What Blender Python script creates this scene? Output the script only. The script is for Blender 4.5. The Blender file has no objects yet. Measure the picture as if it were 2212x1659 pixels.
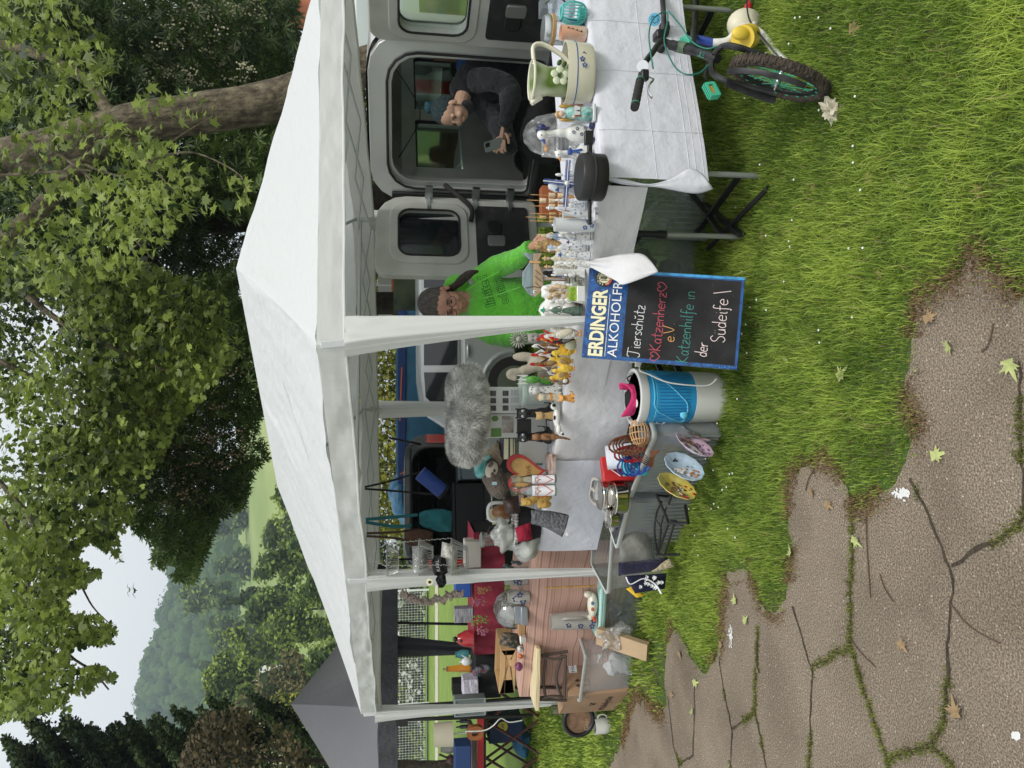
import bpy,math,random
import numpy as np
from mathutils import Vector,Matrix,noise
R=math.radians
random.seed(11);rng=np.random.default_rng(5)
scene=bpy.context.scene
COL=scene.collection

# ------------------------------------------------------------------ camera
H=1.62  # eye height, m
FL=1591.0  # focal length in units of a 2212 wide picture
TH=math.atan(245/1591)  # pitched down a little
cs,sn=math.cos(TH),math.sin(TH)
cam_d=bpy.data.cameras.new("camera");cam=bpy.data.objects.new("camera",cam_d);COL.objects.link(cam)
cam_d.sensor_width=36;cam_d.lens=36*FL/2212;cam_d.clip_end=4000;cam_d.clip_start=.05
# phone held upright but stored sideways: the picture's left is the world's up
cam.matrix_world=Matrix(((0,1,0,0),(-sn,0,-cs,0),(-cs,0,sn,H),(0,0,0,1)))
scene.camera=cam

# ------------------------------------------------------------------ light: bright overcast
SUN_EL,SUN_AZ=R(58),R(150)
w=bpy.data.worlds.new("World");scene.world=w;w.use_nodes=True
nt=w.node_tree;bgn=nt.nodes['Background']
sky=nt.nodes.new('ShaderNodeTexSky');sky.sky_type='NISHITA';sky.sun_disc=False
sky.sun_elevation=SUN_EL;sky.sun_rotation=SUN_AZ;sky.dust_density=6;sky.air_density=1.2
hs=nt.nodes.new('ShaderNodeHueSaturation');hs.inputs['Saturation'].default_value=.25
hs.inputs['Value'].default_value=.09
nt.links.new(sky.outputs[0],hs.inputs['Color'])
tc=nt.nodes.new('ShaderNodeTexCoord');nz=nt.nodes.new('ShaderNodeTexNoise');nz.inputs['Scale'].default_value=2.2
nz.inputs['Detail'].default_value=3
rp=nt.nodes.new('ShaderNodeValToRGB');rp.color_ramp.elements[0].color=(.84,.89,.92,1);rp.color_ramp.elements[1].color=(.98,1.0,1.0,1)
rp.color_ramp.elements[0].position=.3;rp.color_ramp.elements[1].position=.7
nt.links.new(tc.outputs['Generated'],nz.inputs['Vector']);nt.links.new(nz.outputs[0],rp.inputs[0])
mx=nt.nodes.new('ShaderNodeMix');mx.data_type='RGBA';mx.inputs[0].default_value=.8
nt.links.new(hs.outputs[0],mx.inputs[6]);nt.links.new(rp.outputs[0],mx.inputs[7])
nt.links.new(mx.outputs[2],bgn.inputs[0]);bgn.inputs[1].default_value=.82
sd=bpy.data.lights.new("sun",'SUN');so=bpy.data.objects.new("sun",sd);COL.objects.link(so)
sd.energy=1.5;sd.angle=R(16);sd.color=(1,.965,.91)
# sun behind the photographer's right shoulder, veiled by cloud
sdir=Vector((math.sin(R(35))*math.cos(SUN_EL),-math.cos(R(35))*math.cos(SUN_EL),math.sin(SUN_EL)))
so.rotation_euler=sdir.to_track_quat('Z','Y').to_euler();so.location=(0,0,30)
scene.view_settings.view_transform='Standard';scene.view_settings.look='None'
scene.view_settings.exposure=0.55;scene.view_settings.gamma=1
scene.cycles.max_bounces=8;scene.cycles.transparent_max_bounces=24;scene.cycles.transmission_bounces=6
scene.cycles.sample_clamp_indirect=6;scene.cycles.use_denoising=True

# ------------------------------------------------------------------ where a picture point lies
def ray(a,b):
    return Vector((829.5-b,FL*cs-(a-1106)*sn,-FL*sn-(a-1106)*cs))
def at(a,b,D):
    r=ray(a,b);k=D/r.y
    return Vector((r.x*k,D,H+r.z*k))
def gnd(a,b,z=0.0):
    r=ray(a,b);k=(z-H)/r.z
    return Vector((r.x*k,r.y*k,z))
def scr(p):
    dy,dz=p[1],p[2]-H
    f=dy*cs-dz*sn;d=-dy*sn-dz*cs
    return(1106+FL*d/f,829.5-FL*p[0]/f)
def slot(a0,b0,b1,D,z):  # foot point, width and height of a thing seen between b0..b1, top at a0, standing at height z
    bm=(b0+b1)/2;t=at(a0,bm,D)
    e0=at(a0,b0,D);e1=at(a0,b1,D)
    return Vector((t.x,D,z)),abs(e0.x-e1.x),t.z-z

# ------------------------------------------------------------------ mesh builder
def rot(rx=0,ry=0,rz=0):
    return Matrix.Rotation(R(rz),4,'Z')@Matrix.Rotation(R(ry),4,'Y')@Matrix.Rotation(R(rx),4,'X')
def T(x=0,y=0,z=0):return Matrix.Translation((x,y,z))
class MB:
    def __init__(s,M=None):s.v=[];s.f=[];s.mi=[];s.m=0;s.M=M or Matrix()
    def add(s,vs,fs,M=None):
        o=len(s.v);M=s.M@M if M else s.M
        s.v+=[tuple(M@Vector(p))for p in vs]
        s.f+=[tuple(i+o for i in f)for f in fs];s.mi+=[s.m]*len(fs);return s
    def box(s,c,d,M=None):
        x,y,z=[q/2 for q in d];c=Vector(c)
        vs=[c+Vector((i*x,j*y,k*z))for k in(-1,1)for j in(-1,1)for i in(-1,1)]
        return s.add(vs,[(0,2,3,1),(4,5,7,6),(0,1,5,4),(2,6,7,3),(0,4,6,2),(1,3,7,5)],M)
    def ell(s,c,r,M=None,n=14,m=9,j=0):
        if not hasattr(r,'__len__'):r=(r,r,r)
        vs=[(0,0,r[2])];c=Vector(c)
        for i in range(1,m):
            t=math.pi*i/m
            for k in range(n):
                p=2*math.pi*k/n
                vs.append((r[0]*math.sin(t)*math.cos(p),r[1]*math.sin(t)*math.sin(p),r[2]*math.cos(t)))
        vs.append((0,0,-r[2]));L=len(vs)-1
        if j:vs=[Vector(v)*(1+j*noise.noise(Vector(v)/max(r)*2.2+c*9))for v in vs]
        fs=[(0,1+k,1+(k+1)%n)for k in range(n)]
        for i in range(m-2):
            for k in range(n):
                q=1+i*n;fs.append((q+k,q+n+k,q+n+(k+1)%n,q+(k+1)%n))
        q=1+(m-2)*n;fs+=[(L,q+(k+1)%n,q+k)for k in range(n)]
        TM=Matrix.Translation(c)
        return s.add(vs,fs,(TM@M)if M else TM)
    def tube(s,pts,r,n=10,closed=False,flat=1.0,M=None,cap=True):
        P=[Vector(p)for p in pts];N=len(P)
        if not hasattr(r,'__len__'):r=[r]*N
        up=None;vs=[]
        for i in range(N):
            if closed:t=(P[(i+1)%N]-P[i-1])
            else:t=P[min(i+1,N-1)]-P[max(i-1,0)]
            if t.length<1e-9:t=Vector((0,0,1))
            t.normalize()
            if up is None:
                up=Vector((0,0,1))if abs(t.z)<.9 else Vector((0,1,0))
            u=(up-t*up.dot(t))
            if u.length<1e-6:u=t.orthogonal()
            u.normalize();up=u;v=t.cross(u)
            for k in range(n):
                q=2*math.pi*k/n
                vs.append(P[i]+r[i]*(math.cos(q)*u*flat+math.sin(q)*v))
        fs=[]
        for i in range(N if closed else N-1):
            for k in range(n):
                i2=(i+1)%N
                fs.append((i*n+k,i*n+(k+1)%n,i2*n+(k+1)%n,i2*n+k))
        if not closed and cap:fs+=[tuple(range(n))[::-1],tuple((N-1)*n+k for k in range(n))]
        return s.add(vs,fs,M)
    def cyl(s,p0,p1,r0,r1=None,n=16,M=None):return s.tube([p0,p1],[r0,r0 if r1 is None else r1],n,M=M)
    def lathe(s,prof,c=(0,0,0),n=28,sx=1,sy=1,M=None,wob=0):
        vs=[];c=Vector(c)
        for(r,z)in prof:
            for k in range(n):
                q=2*math.pi*k/n;rr=r*(1+wob*math.cos(q*12)if wob else 1)
                vs.append(c+Vector((rr*sx*math.cos(q),rr*sy*math.sin(q),z)))
        fs=[]
        for i in range(len(prof)-1):
            for k in range(n):
                fs.append((i*n+k,i*n+(k+1)%n,(i+1)*n+(k+1)%n,(i+1)*n+k))
        fs.append(tuple(range(n))[::-1]);fs.append(tuple((len(prof)-1)*n+k for k in range(n)))
        return s.add(vs,fs,M)
    def prism(s,out,y0,y1,M=None):  # outline in x,z pushed from y0 to y1
        n=len(out);vs=[(x,y0,z)for x,z in out]+[(x,y1,z)for x,z in out]
        fs=[tuple(range(n)),tuple(range(2*n-1,n-1,-1))]+[(i,i+n,(i+1)%n+n,(i+1)%n)for i in range(n)]
        return s.add(vs,fs,M)
    def ring(s,o,i,y0,y1,M=None):  # frame between two outlines with equal counts
        n=len(o);vs=[(x,y,z)for y in(y0,y1)for L in(o,i)for x,z in L];fs=[]
        for k in range(n):
            q=(k+1)%n
            fs+=[(k,q,n+q,n+k),(2*n+k,3*n+k,3*n+q,2*n+q),(k,2*n+k,2*n+q,q),(n+k,n+q,3*n+q,3*n+k)]
        return s.add(vs,fs,M)
    def grid(s,fn,nu,nv,M=None):
        vs=[fn(i/nu,j/nv)for j in range(nv+1)for i in range(nu+1)]
        fs=[(j*(nu+1)+i,j*(nu+1)+i+1,(j+1)*(nu+1)+i+1,(j+1)*(nu+1)+i)for j in range(nv)for i in range(nu)]
        return s.add(vs,fs,M)
    def build(s,name,mats,parent=None,smooth=True,bev=0,solid=0,remesh=0,sub=0,weld=False):
        me=bpy.data.meshes.new(name);me.from_pydata(s.v,[],s.f);me.validate(clean_customdata=False)
        o=bpy.data.objects.new(name,me);COL.objects.link(o)
        if not isinstance(mats,(list,tuple)):mats=[mats]
        for m_ in mats:me.materials.append(m_)
        if len(mats)>1 and len(me.polygons)==len(s.mi):me.polygons.foreach_set('material_index',s.mi)
        if smooth:
            me.polygons.foreach_set('use_smooth',[True]*len(me.polygons))
            if smooth!=2:
                try:me.set_sharp_from_angle(angle=R(42))
                except Exception:pass
        if remesh:
            m_=o.modifiers.new('r','REMESH');m_.mode='VOXEL';m_.voxel_size=remesh;m_.use_smooth_shade=True
            m_=o.modifiers.new('s','SMOOTH');m_.iterations=4;m_.factor=.5
        if solid:m_=o.modifiers.new('t','SOLIDIFY');m_.thickness=solid;m_.offset=0
        if bev:m_=o.modifiers.new('b','BEVEL');m_.width=bev;m_.segments=2;m_.limit_method='ANGLE'
        if sub:m_=o.modifiers.new('u','SUBSURF');m_.levels=m_.render_levels=sub
        if parent:o.parent=parent
        return o
def rr(x0,z0,x1,z1,r,n=5):  # rounded rectangle outline
    r=r if hasattr(r,'__len__')else(r,)*4;out=[]
    for(cx,cz,sx,sz,q0,q)in((x1,z1,-1,-1,0,r[0]),(x0,z1,1,-1,90,r[1]),(x0,z0,1,1,180,r[2]),(x1,z0,-1,1,270,r[3])):
        for k in range(n):
            t=R(q0+90*k/(n-1));out.append((cx+sx*q+q*math.cos(t),cz+sz*q+q*math.sin(t)))
    return out
def npmesh(name,V,F,mat,parent=None,smooth=False,col=None):  # F: (n,k) array
    me=bpy.data.meshes.new(name);n,k=F.shape
    me.vertices.add(len(V));me.vertices.foreach_set('co',V.astype(np.float32).ravel())
    me.loops.add(n*k);me.loops.foreach_set('vertex_index',F.astype(np.int32).ravel())
    me.polygons.add(n);me.polygons.foreach_set('loop_start',np.arange(0,n*k,k,dtype=np.int32))
    if smooth:me.polygons.foreach_set('use_smooth',np.ones(n,dtype=bool))
    me.update(calc_edges=True);me.materials.append(mat)
    if col is not None:
        at_=me.attributes.new('tint','FLOAT','FACE');at_.data.foreach_set('value',col.astype(np.float32))
    o=bpy.data.objects.new(name,me);COL.objects.link(o)
    if parent:o.parent=parent
    return o
def tag(o,label=None,cat=None,group=None,kind=None):
    if label:o['label']=label
    if cat:o['category']=cat
    if group:o['group']=group
    if kind:o['kind']=kind
    return o
def thing(name,label,cat,loc=(0,0,0),rz=0,group=None,sc=1):
    o=bpy.data.objects.new(name,None);COL.objects.link(o);o.empty_display_size=.05
    o.location=loc;o.rotation_euler=(0,0,R(rz))
    if sc!=1:o.scale=(sc,)*3 if not hasattr(sc,'__len__')else sc
    return tag(o,label,cat,group)
def text(s,size,m,parent,M,name='lettering',ext=.0004,off=0,align='CENTER',sx=1):
    cu=bpy.data.curves.new('t','FONT');cu.body=s;cu.size=size;cu.extrude=ext;cu.offset=off
    cu.align_x=align;cu.align_y='CENTER';cu.resolution_u=3
    t=bpy.data.objects.new('t',cu);me=bpy.data.meshes.new_from_object(t);bpy.data.objects.remove(t)
    me.name=name;me.transform(M@Matrix.Diagonal((sx,1,1,1)));me.materials.clear();me.materials.append(m)
    o=bpy.data.objects.new(name,me);COL.objects.link(o)
    if parent:o.parent=parent
    return o
FRONT=rot(90,0,0)  # text lying in x,z and read from -y

# ------------------------------------------------------------------ materials
_m={}
def mat(name,col,rough=.6,metal=0,bump=0,bs=30,var=0,vs=6,spec=.5,coat=0,sheen=0,trans=0,alpha=1,col2=None,det=4,transl=0,stretch=None,ior=1.45,cover=.5,emit=0):
    if name in _m:return _m[name]
    m=bpy.data.materials.new(name);m.use_nodes=True;nt=m.node_tree;L=nt.links;b=nt.nodes['Principled BSDF']
    b.inputs['Base Color'].default_value=(*col,1);b.inputs['Roughness'].default_value=rough;b.inputs['Metallic'].default_value=metal
    b.inputs['Specular IOR Level'].default_value=spec;b.inputs['Coat Weight'].default_value=coat;b.inputs['IOR'].default_value=ior
    if coat:b.inputs['Coat Roughness'].default_value=.08
    b.inputs['Sheen Weight'].default_value=sheen;b.inputs['Transmission Weight'].default_value=trans
    if alpha<1:b.inputs['Alpha'].default_value=alpha
    co=nt.nodes.new('ShaderNodeTexCoord');vec=co.outputs['Object']
    if stretch:
        mp=nt.nodes.new('ShaderNodeMapping');mp.inputs['Scale'].default_value=stretch;L.new(vec,mp.inputs[0]);vec=mp.outputs[0]
    if var or col2:
        n=nt.nodes.new('ShaderNodeTexNoise');n.inputs['Scale'].default_value=vs;n.inputs['Detail'].default_value=det;L.new(vec,n.inputs['Vector'])
        rp=nt.nodes.new('ShaderNodeValToRGB');L.new(n.outputs[0],rp.inputs[0])
        c2=col2 or tuple(min(1,c*(1+var))for c in col);c1=col if col2 else tuple(c*(1-var)for c in col)
        rp.color_ramp.elements[0].color=(*c1,1);rp.color_ramp.elements[1].color=(*c2,1)
        rp.color_ramp.elements[0].position=cover-.15;rp.color_ramp.elements[1].position=cover+.15;L.new(rp.outputs[0],b.inputs['Base Color'])
    if bump:
        n=nt.nodes.new('ShaderNodeTexNoise');n.inputs['Scale'].default_value=bs;n.inputs['Detail'].default_value=det+1;L.new(vec,n.inputs['Vector'])
        bp=nt.nodes.new('ShaderNodeBump');bp.inputs['Strength'].default_value=min(1,bump*12);bp.inputs['Distance'].default_value=bump*.1
        L.new(n.outputs[0],bp.inputs['Height']);L.new(bp.outputs[0],b.inputs['Normal'])
    if transl:
        t=nt.nodes.new('ShaderNodeBsdfTranslucent');t.inputs[0].default_value=(*[min(1,c*1.15)for c in col],1)
        if var or col2:L.new(rp.outputs[0],t.inputs[0])
        mx=nt.nodes.new('ShaderNodeMixShader');mx.inputs[0].default_value=transl
        L.new(b.outputs[0],mx.inputs[1]);L.new(t.outputs[0],mx.inputs[2]);L.new(mx.outputs[0],nt.nodes['Material Output'].inputs[0])
    _m[name]=m;return m
def thin(name,tint=(.95,.98,.97),gloss=.12,milk=0,rough=.06,bump=0,bs=20):  # thin clear plastic or glass sheet
    if name in _m:return _m[name]
    m=bpy.data.materials.new(name);m.use_nodes=True;nt=m.node_tree;L=nt.links;nt.nodes.remove(nt.nodes['Principled BSDF'])
    t=nt.nodes.new('ShaderNodeBsdfTransparent');t.inputs[0].default_value=(*tint,1)
    g=nt.nodes.new('ShaderNodeBsdfGlossy');g.inputs[1].default_value=rough
    d=nt.nodes.new('ShaderNodeBsdfDiffuse');d.inputs[0].default_value=(*[c*.8 for c in tint],1)
    lw=nt.nodes.new('ShaderNodeLayerWeight');lw.inputs[0].default_value=.3
    ma=nt.nodes.new('ShaderNodeMath');ma.operation='MULTIPLY_ADD';ma.inputs[1].default_value=.6;ma.inputs[2].default_value=gloss;ma.use_clamp=True
    L.new(lw.outputs['Fresnel'],ma.inputs[0])
    a=nt.nodes.new('ShaderNodeMixShader');a.inputs[0].default_value=milk;L.new(t.outputs[0],a.inputs[1]);L.new(d.outputs[0],a.inputs[2])
    c=nt.nodes.new('ShaderNodeMixShader');L.new(ma.outputs[0],c.inputs[0]);L.new(a.outputs[0],c.inputs[1]);L.new(g.outputs[0],c.inputs[2])
    L.new(c.outputs[0],nt.nodes['Material Output'].inputs[0])
    if bump:
        co=nt.nodes.new('ShaderNodeTexCoord');n=nt.nodes.new('ShaderNodeTexNoise');n.inputs['Scale'].default_value=bs;n.inputs['Detail'].default_value=5;n.inputs['Distortion'].default_value=1
        L.new(co.outputs['Object'],n.inputs['Vector'])
        bp=nt.nodes.new('ShaderNodeBump');bp.inputs['Strength'].default_value=1;bp.inputs['Distance'].default_value=bump
        L.new(n.outputs[0],bp.inputs['Height']);L.new(bp.outputs[0],g.inputs['Normal'])
    _m[name]=m;return m
def tinted(name,c1,c2,rough=.5,transl=.35,spec=.4,ns=0):  # foliage: colour runs c1..c2 with the face's own tint
    m=bpy.data.materials.new(name);m.use_nodes=True;nt=m.node_tree;L=nt.links;b=nt.nodes['Principled BSDF']
    at_=nt.nodes.new('ShaderNodeAttribute');at_.attribute_name='tint';rp=nt.nodes.new('ShaderNodeValToRGB');L.new(at_.outputs['Fac'],rp.inputs[0])
    rp.color_ramp.elements[0].color=(*c1,1);rp.color_ramp.elements[1].color=(*c2,1)
    L.new(rp.outputs[0],b.inputs['Base Color']);b.inputs['Roughness'].default_value=rough;b.inputs['Specular IOR Level'].default_value=spec
    t=nt.nodes.new('ShaderNodeBsdfTranslucent');L.new(rp.outputs[0],t.inputs[0])
    mx=nt.nodes.new('ShaderNodeMixShader');mx.inputs[0].default_value=transl
    L.new(b.outputs[0],mx.inputs[1]);L.new(t.outputs[0],mx.inputs[2]);L.new(mx.outputs[0],nt.nodes['Material Output'].inputs[0])
    return m
black=mat('black plastic',(.012,.012,.013),.4)
matt_black=mat('matt black',(.01,.01,.011),.85)
steel=mat('steel',(.55,.56,.57),.3,1)
chrome=mat('chrome',(.8,.8,.8),.12,1)
white_pl=mat('white plastic',(.75,.75,.72),.35)
glass_dark=mat('dark glass',(.01,.014,.016),.06,spec=.8)
rubber=mat('rubber',(.02,.019,.018),.8,bump=.02)
# ------------------------------------------------------------------ ground
def inside(px,py,poly):
    n=len(poly);c=np.zeros(len(px),bool);j=n-1
    for i in range(n):
        xi,yi=poly[i];xj,yj=poly[j]
        m_=((yi>py)!=(yj>py))&(px<(xj-xi)*(py-yi)/(yj-yi+1e-12)+xi);c^=m_;j=i
    return c
soil=mat('soil and thatch',(.085,.095,.03),.95,bump=.3,bs=60,col2=(.07,.13,.02),vs=9)
far_green=mat('mown field',(.14,.22,.035),.95,bump=.2,bs=40,col2=(.20,.29,.05),vs=1.2,det=8)
g=MB()
g.grid(lambda u,v:(-900+1800*u,-20+1500*v,-.012),2,2)
tag(g.build('ground',far_green,smooth=False),kind='structure')
# pavement: its ragged edge against the lawn, traced on the ground
EDGE=[(2500,560),(2212,640),(2150,590),(2110,548),(2078,560),(2070,612),(1975,640),(1980,700),(1965,760),(1960,830),(1975,880),(1985,930),
        (1960,990),(1925,1055),(1880,1082),(1850,1110),(1838,1080),(1810,1022),(1790,1000),(1740,1005),(1705,1040),(1700,1100),(1710,1180),
        (1700,1280),(1685,1312),(1655,1330),(1640,1290),(1620,1240),(1592,1226),(1572,1238),(1562,1290),(1556,1370),(1550,1420),(1520,1455),
        (1490,1420),(1470,1370),(1450,1352),(1440,1390),(1436,1450),(1438,1520),(1420,1545),(1400,1520),(1372,1500),(1360,1540),(1345,1600),(1318,1660),(1300,1760),(1280,1900)]
edge0=[gnd(a,b)for a,b in EDGE];edge=[]
for i in range(len(edge0)-1):
    n=max(1,int((edge0[i+1]-edge0[i]).length/.025))
    for k in range(n):
        q=edge0[i].lerp(edge0[i+1],k/n);edge.append(q+Vector((noise.noise(q*9),noise.noise(q*9+Vector((7,7,0))),0))*.035+Vector((noise.noise(q*30),noise.noise(q*30+Vector((7,7,0))),0))*.014)
edge.append(edge0[-1])
pave_poly=[(p.x,p.y)for p in edge]+[(-6,5),(-6,-3),(4,-3),(4,1.0)]
pm=bpy.data.materials.new('exposed aggregate concrete');pm.use_nodes=True
n_=pm.node_tree;L_=n_.links;b_=n_.nodes['Principled BSDF'];b_.inputs['Roughness'].default_value=.9
tc_=n_.nodes.new('ShaderNodeTexCoord')
def _noise(s,d=5,dist=0):
    q=n_.nodes.new('ShaderNodeTexNoise');q.inputs['Scale'].default_value=s;q.inputs['Detail'].default_value=d;q.inputs['Distortion'].default_value=dist
    L_.new(tc_.outputs['Object'],q.inputs['Vector']);return q
def _ramp(src,stops):
    q=n_.nodes.new('ShaderNodeValToRGB');L_.new(src,q.inputs[0]);e=q.color_ramp.elements
    while len(e)<len(stops):e.new(.5)
    for i,(p,c)in enumerate(stops):e[i].position=p;e[i].color=(*c,1)
    return q
big=_ramp(_noise(2.3,9,.6).outputs[0],[(.28,(.16,.128,.092)),(.5,(.225,.182,.135)),(.78,(.285,.235,.178))])
fine=_ramp(_noise(160,8).outputs[0],[(.36,(.50,.48,.46)),(.5,(1,1,1)),(.63,(1.45,1.4,1.32))])
mul=n_.nodes.new('ShaderNodeMix');mul.data_type='RGBA';mul.blend_type='MULTIPLY';mul.inputs[0].default_value=1
L_.new(big.outputs[0],mul.inputs[6]);L_.new(fine.outputs[0],mul.inputs[7])
vor=n_.nodes.new('ShaderNodeTexVoronoi');vor.inputs['Scale'].default_value=95;L_.new(tc_.outputs['Object'],vor.inputs['Vector'])
sep=n_.nodes.new('ShaderNodeSeparateColor');L_.new(vor.outputs['Color'],sep.inputs[0])
lt=n_.nodes.new('ShaderNodeMath');lt.operation='LESS_THAN';lt.inputs[1].default_value=.13;L_.new(sep.outputs[0],lt.inputs[0])
ds=n_.nodes.new('ShaderNodeMath');ds.operation='LESS_THAN';ds.inputs[1].default_value=.28;L_.new(vor.outputs['Distance'],ds.inputs[0])
an=n_.nodes.new('ShaderNodeMath');an.operation='MULTIPLY';L_.new(lt.outputs[0],an.inputs[0]);L_.new(ds.outputs[0],an.inputs[1])
peb=n_.nodes.new('ShaderNodeMix');peb.data_type='RGBA';L_.new(an.outputs[0],peb.inputs[0]);L_.new(mul.outputs[2],peb.inputs[6])
pc=_ramp(sep.outputs[1],[(.2,(.48,.40,.31)),(.6,(.22,.15,.11)),(.9,(.58,.52,.43))]);L_.new(pc.outputs[0],peb.inputs[7])
L_.new(peb.outputs[2],b_.inputs['Base Color'])
bp_=n_.nodes.new('ShaderNodeBump');bp_.inputs['Strength'].default_value=.7;bp_.inputs['Distance'].default_value=.007
L_.new(fine.outputs[0],bp_.inputs['Height']);L_.new(bp_.outputs[0],b_.inputs['Normal'])
g=MB();g.add([(x,y,0)for x,y in pave_poly],[tuple(range(len(pave_poly)))])
tag(g.build('path',pm,smooth=False),kind='structure')
# lawn soil beside it, a step below the grass tips
lawn_poly=[(p.x,p.y)for p in edge][::-1]+[(6,1.0),(9,4),(9,14),(-12,14),(-12,6.5)]
g=MB();g.add([(x,y,-.006)for x,y in[(-14,-4),(14,-4),(14,9.6),(-14,9.6)]],[(0,1,2,3)])
tag(g.build('lawn_soil',soil,smooth=False),kind='structure')
# joints
JC=[[(880,470),(885,660),(870,900),(875,1110),(780,1150),(700,1200),(690,1400),(685,1700)],
      [(1150,340),(1230,500),(1310,700),(1350,790),(1330,900),(1320,1200),(1300,1450),(1250,1560),(1150,1590),(1050,1620),(1040,1700)],
      [(1340,730),(1420,680),(1560,600),(1720,490)],[(875,1110),(930,1280),(1000,1500),(1045,1620)],[(610,920),(650,1060),(695,1200)],
      [(450,1020),(435,1390),(470,1560),(495,1700)],[(435,1400),(330,1480),(325,1700)],[(270,1150),(290,1300),(330,1480)],
      [(155,1240),(160,1400),(150,1600),(90,1640),(80,1720)],[(35,1330),(60,1550),(90,1650)],[(1250,1560),(1340,1640),(1350,1720)],[(1652,-200),(1655,200),(1672,480)]]
jm=mat('joint dirt',(.045,.032,.022),.95,bump=.3,bs=80,col2=(.09,.07,.04),vs=30)
g=MB();joint_pts=[]
for pl in JC:
    P=[gnd(1426.4+.471*x,877.8+.471*y)for x,y in pl];Q=[]
    for i in range(len(P)-1):
        n=max(2,int((P[i+1]-P[i]).length/.03))
        for k in range(n):Q.append(P[i].lerp(P[i+1],k/n)+Vector((random.uniform(-.006,.006),random.uniform(-.006,.006),0)))
    Q.append(P[-1]);joint_pts+=Q;vs=[];fs=[]
    for i,q in enumerate(Q):
        t=(Q[min(i+1,len(Q)-1)]-Q[max(0,i-1)]).normalized();nn=Vector((-t.y,t.x,0));wd=.0018+.007*abs(noise.noise(q*4))+random.uniform(0,.003)
        vs+=[q+nn*wd+Vector((0,0,.003)),q-nn*wd+Vector((0,0,.003))]
        if i:fs.append((2*i-2,2*i-1,2*i+1,2*i))
    g.add(vs,fs)
tag(g.build('paving_joints',jm,smooth=False),kind='structure')
# grass blades
def blades(n,box,dens,hmin,hmax,wd,name,mat_,region=None,pts=None,sp=.010):
    if pts is None:
        x=rng.uniform(box[0],box[1],n);u=rng.random(n);y=(box[2]+(box[3]-box[2])*u**dens)
        if region is not None:
            k=inside(x+rng.normal(0,.022,len(x)),y+rng.normal(0,.022,len(x)),region);x,y=x[k],y[k]
    else:
        i=rng.integers(0,len(pts),n);x=pts[i,0]+rng.normal(0,sp,n);y=pts[i,1]+rng.normal(0,sp,n)
    n=len(x)
    cl=np.array([noise.noise(Vector((a*1.4,b*1.4,0)))+.7*noise.noise(Vector((a*6,b*6,5)))for a,b in zip(x,y)])
    if pts is not None:
        k=cl>.0;x,y,cl=x[k],y[k],cl[k];n=len(x)
    h=rng.uniform(hmin,hmax,n)*(1+.55*cl)
    if region is not None:
        E=np.array([(e.x,e.y)for e in edge[::4]]);dm=np.full(n,9.0)
        for ex_,ey_ in E:dm=np.minimum(dm,(x-ex_)**2+(y-ey_)**2)
        h*=np.clip(np.sqrt(dm)/.14,.28,1)
    az=rng.uniform(0,2*np.pi,n);le=rng.uniform(.15,.95,n)*h
    dx,dy=np.cos(az),np.sin(az);px,py=-dy*wd*.5,dx*wd*.5
    sc=np.clip(y/3.2,1,2.5);px,py=px*sc,py*sc
    V=np.zeros((n,5,3))
    V[:,0]=np.c_[x-px,y-py,np.full(n,-.006)];V[:,1]=np.c_[x+px,y+py,np.full(n,-.006)]
    V[:,2]=np.c_[x+dx*le*.35+px*.8,y+dy*le*.35+py*.8,h*.6];V[:,3]=np.c_[x+dx*le*.35-px*.8,y+dy*le*.35-py*.8,h*.6]
    V[:,4]=np.c_[x+dx*le,y+dy*le,h*np.where(le>.6*h,.8,1)]
    o=np.arange(n)[:,None]*5
    F=np.concatenate([o+[0,1,2],o+[0,2,3],o+[3,2,4]])
    tint=np.clip(.45+.5*cl+rng.normal(0,.22,n),0,1)
    return npmesh(name,V.reshape(-1,3),F,mat_,col=np.tile(tint,3))
gm=tinted('grass blades',(.085,.17,.015),(.50,.62,.11),.55,.35,.3)
lp=lawn_poly
def keep_lawn(box,n,dens):return n,box,dens
o=blades(215000,(-1.6,2.6,1.55,4.6),1.0,.02,.06,.0028,'grass',gm,lp);tag(o,'bright green lawn grass around the stall and along the paving','grass',kind='stuff')
o=blades(110000,(-5.5,4,3.8,9.5),1.0,.025,.06,.006,'grass',gm,lp);tag(o,'bright green lawn grass behind and left of the tables','grass',kind='stuff')
jp=np.array([(q.x,q.y)for q in joint_pts]);mossm=tinted('joint moss',(.06,.07,.015),(.22,.24,.06),.7,.2,.2)
o=blades(14000,None,1,.003,.014,.003,'moss',mossm,pts=jp);tag(o,'moss and small weeds growing in the joints of the paving','moss',kind='stuff')
o=blades(7000,(-2.6,2.6,1.7,5.5),1.0,.02,.05,.0032,'straw',tinted('dead straw',(.20,.15,.07),(.55,.46,.24),.9,.2,.1),lp);tag(o,'dead straw coloured blades scattered through the lawn','dry grass',kind='stuff')
# dry thatch along the edge of the lawn
ep=[]
for i in range(1,len(edge)-4):
    for k in range(2):q=edge[i].lerp(edge[i+1],k/2);ep.append((q.x,q.y))
drym=tinted('dry roots',(.09,.055,.03),(.30,.21,.11),.9,.1,.1)
o=blades(32000,None,1,.004,.014,.003,'thatch',drym,pts=np.array(ep),sp=.03);tag(o,'brown dry roots and thatch along the ragged lawn edge','dry grass',kind='stuff')
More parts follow.
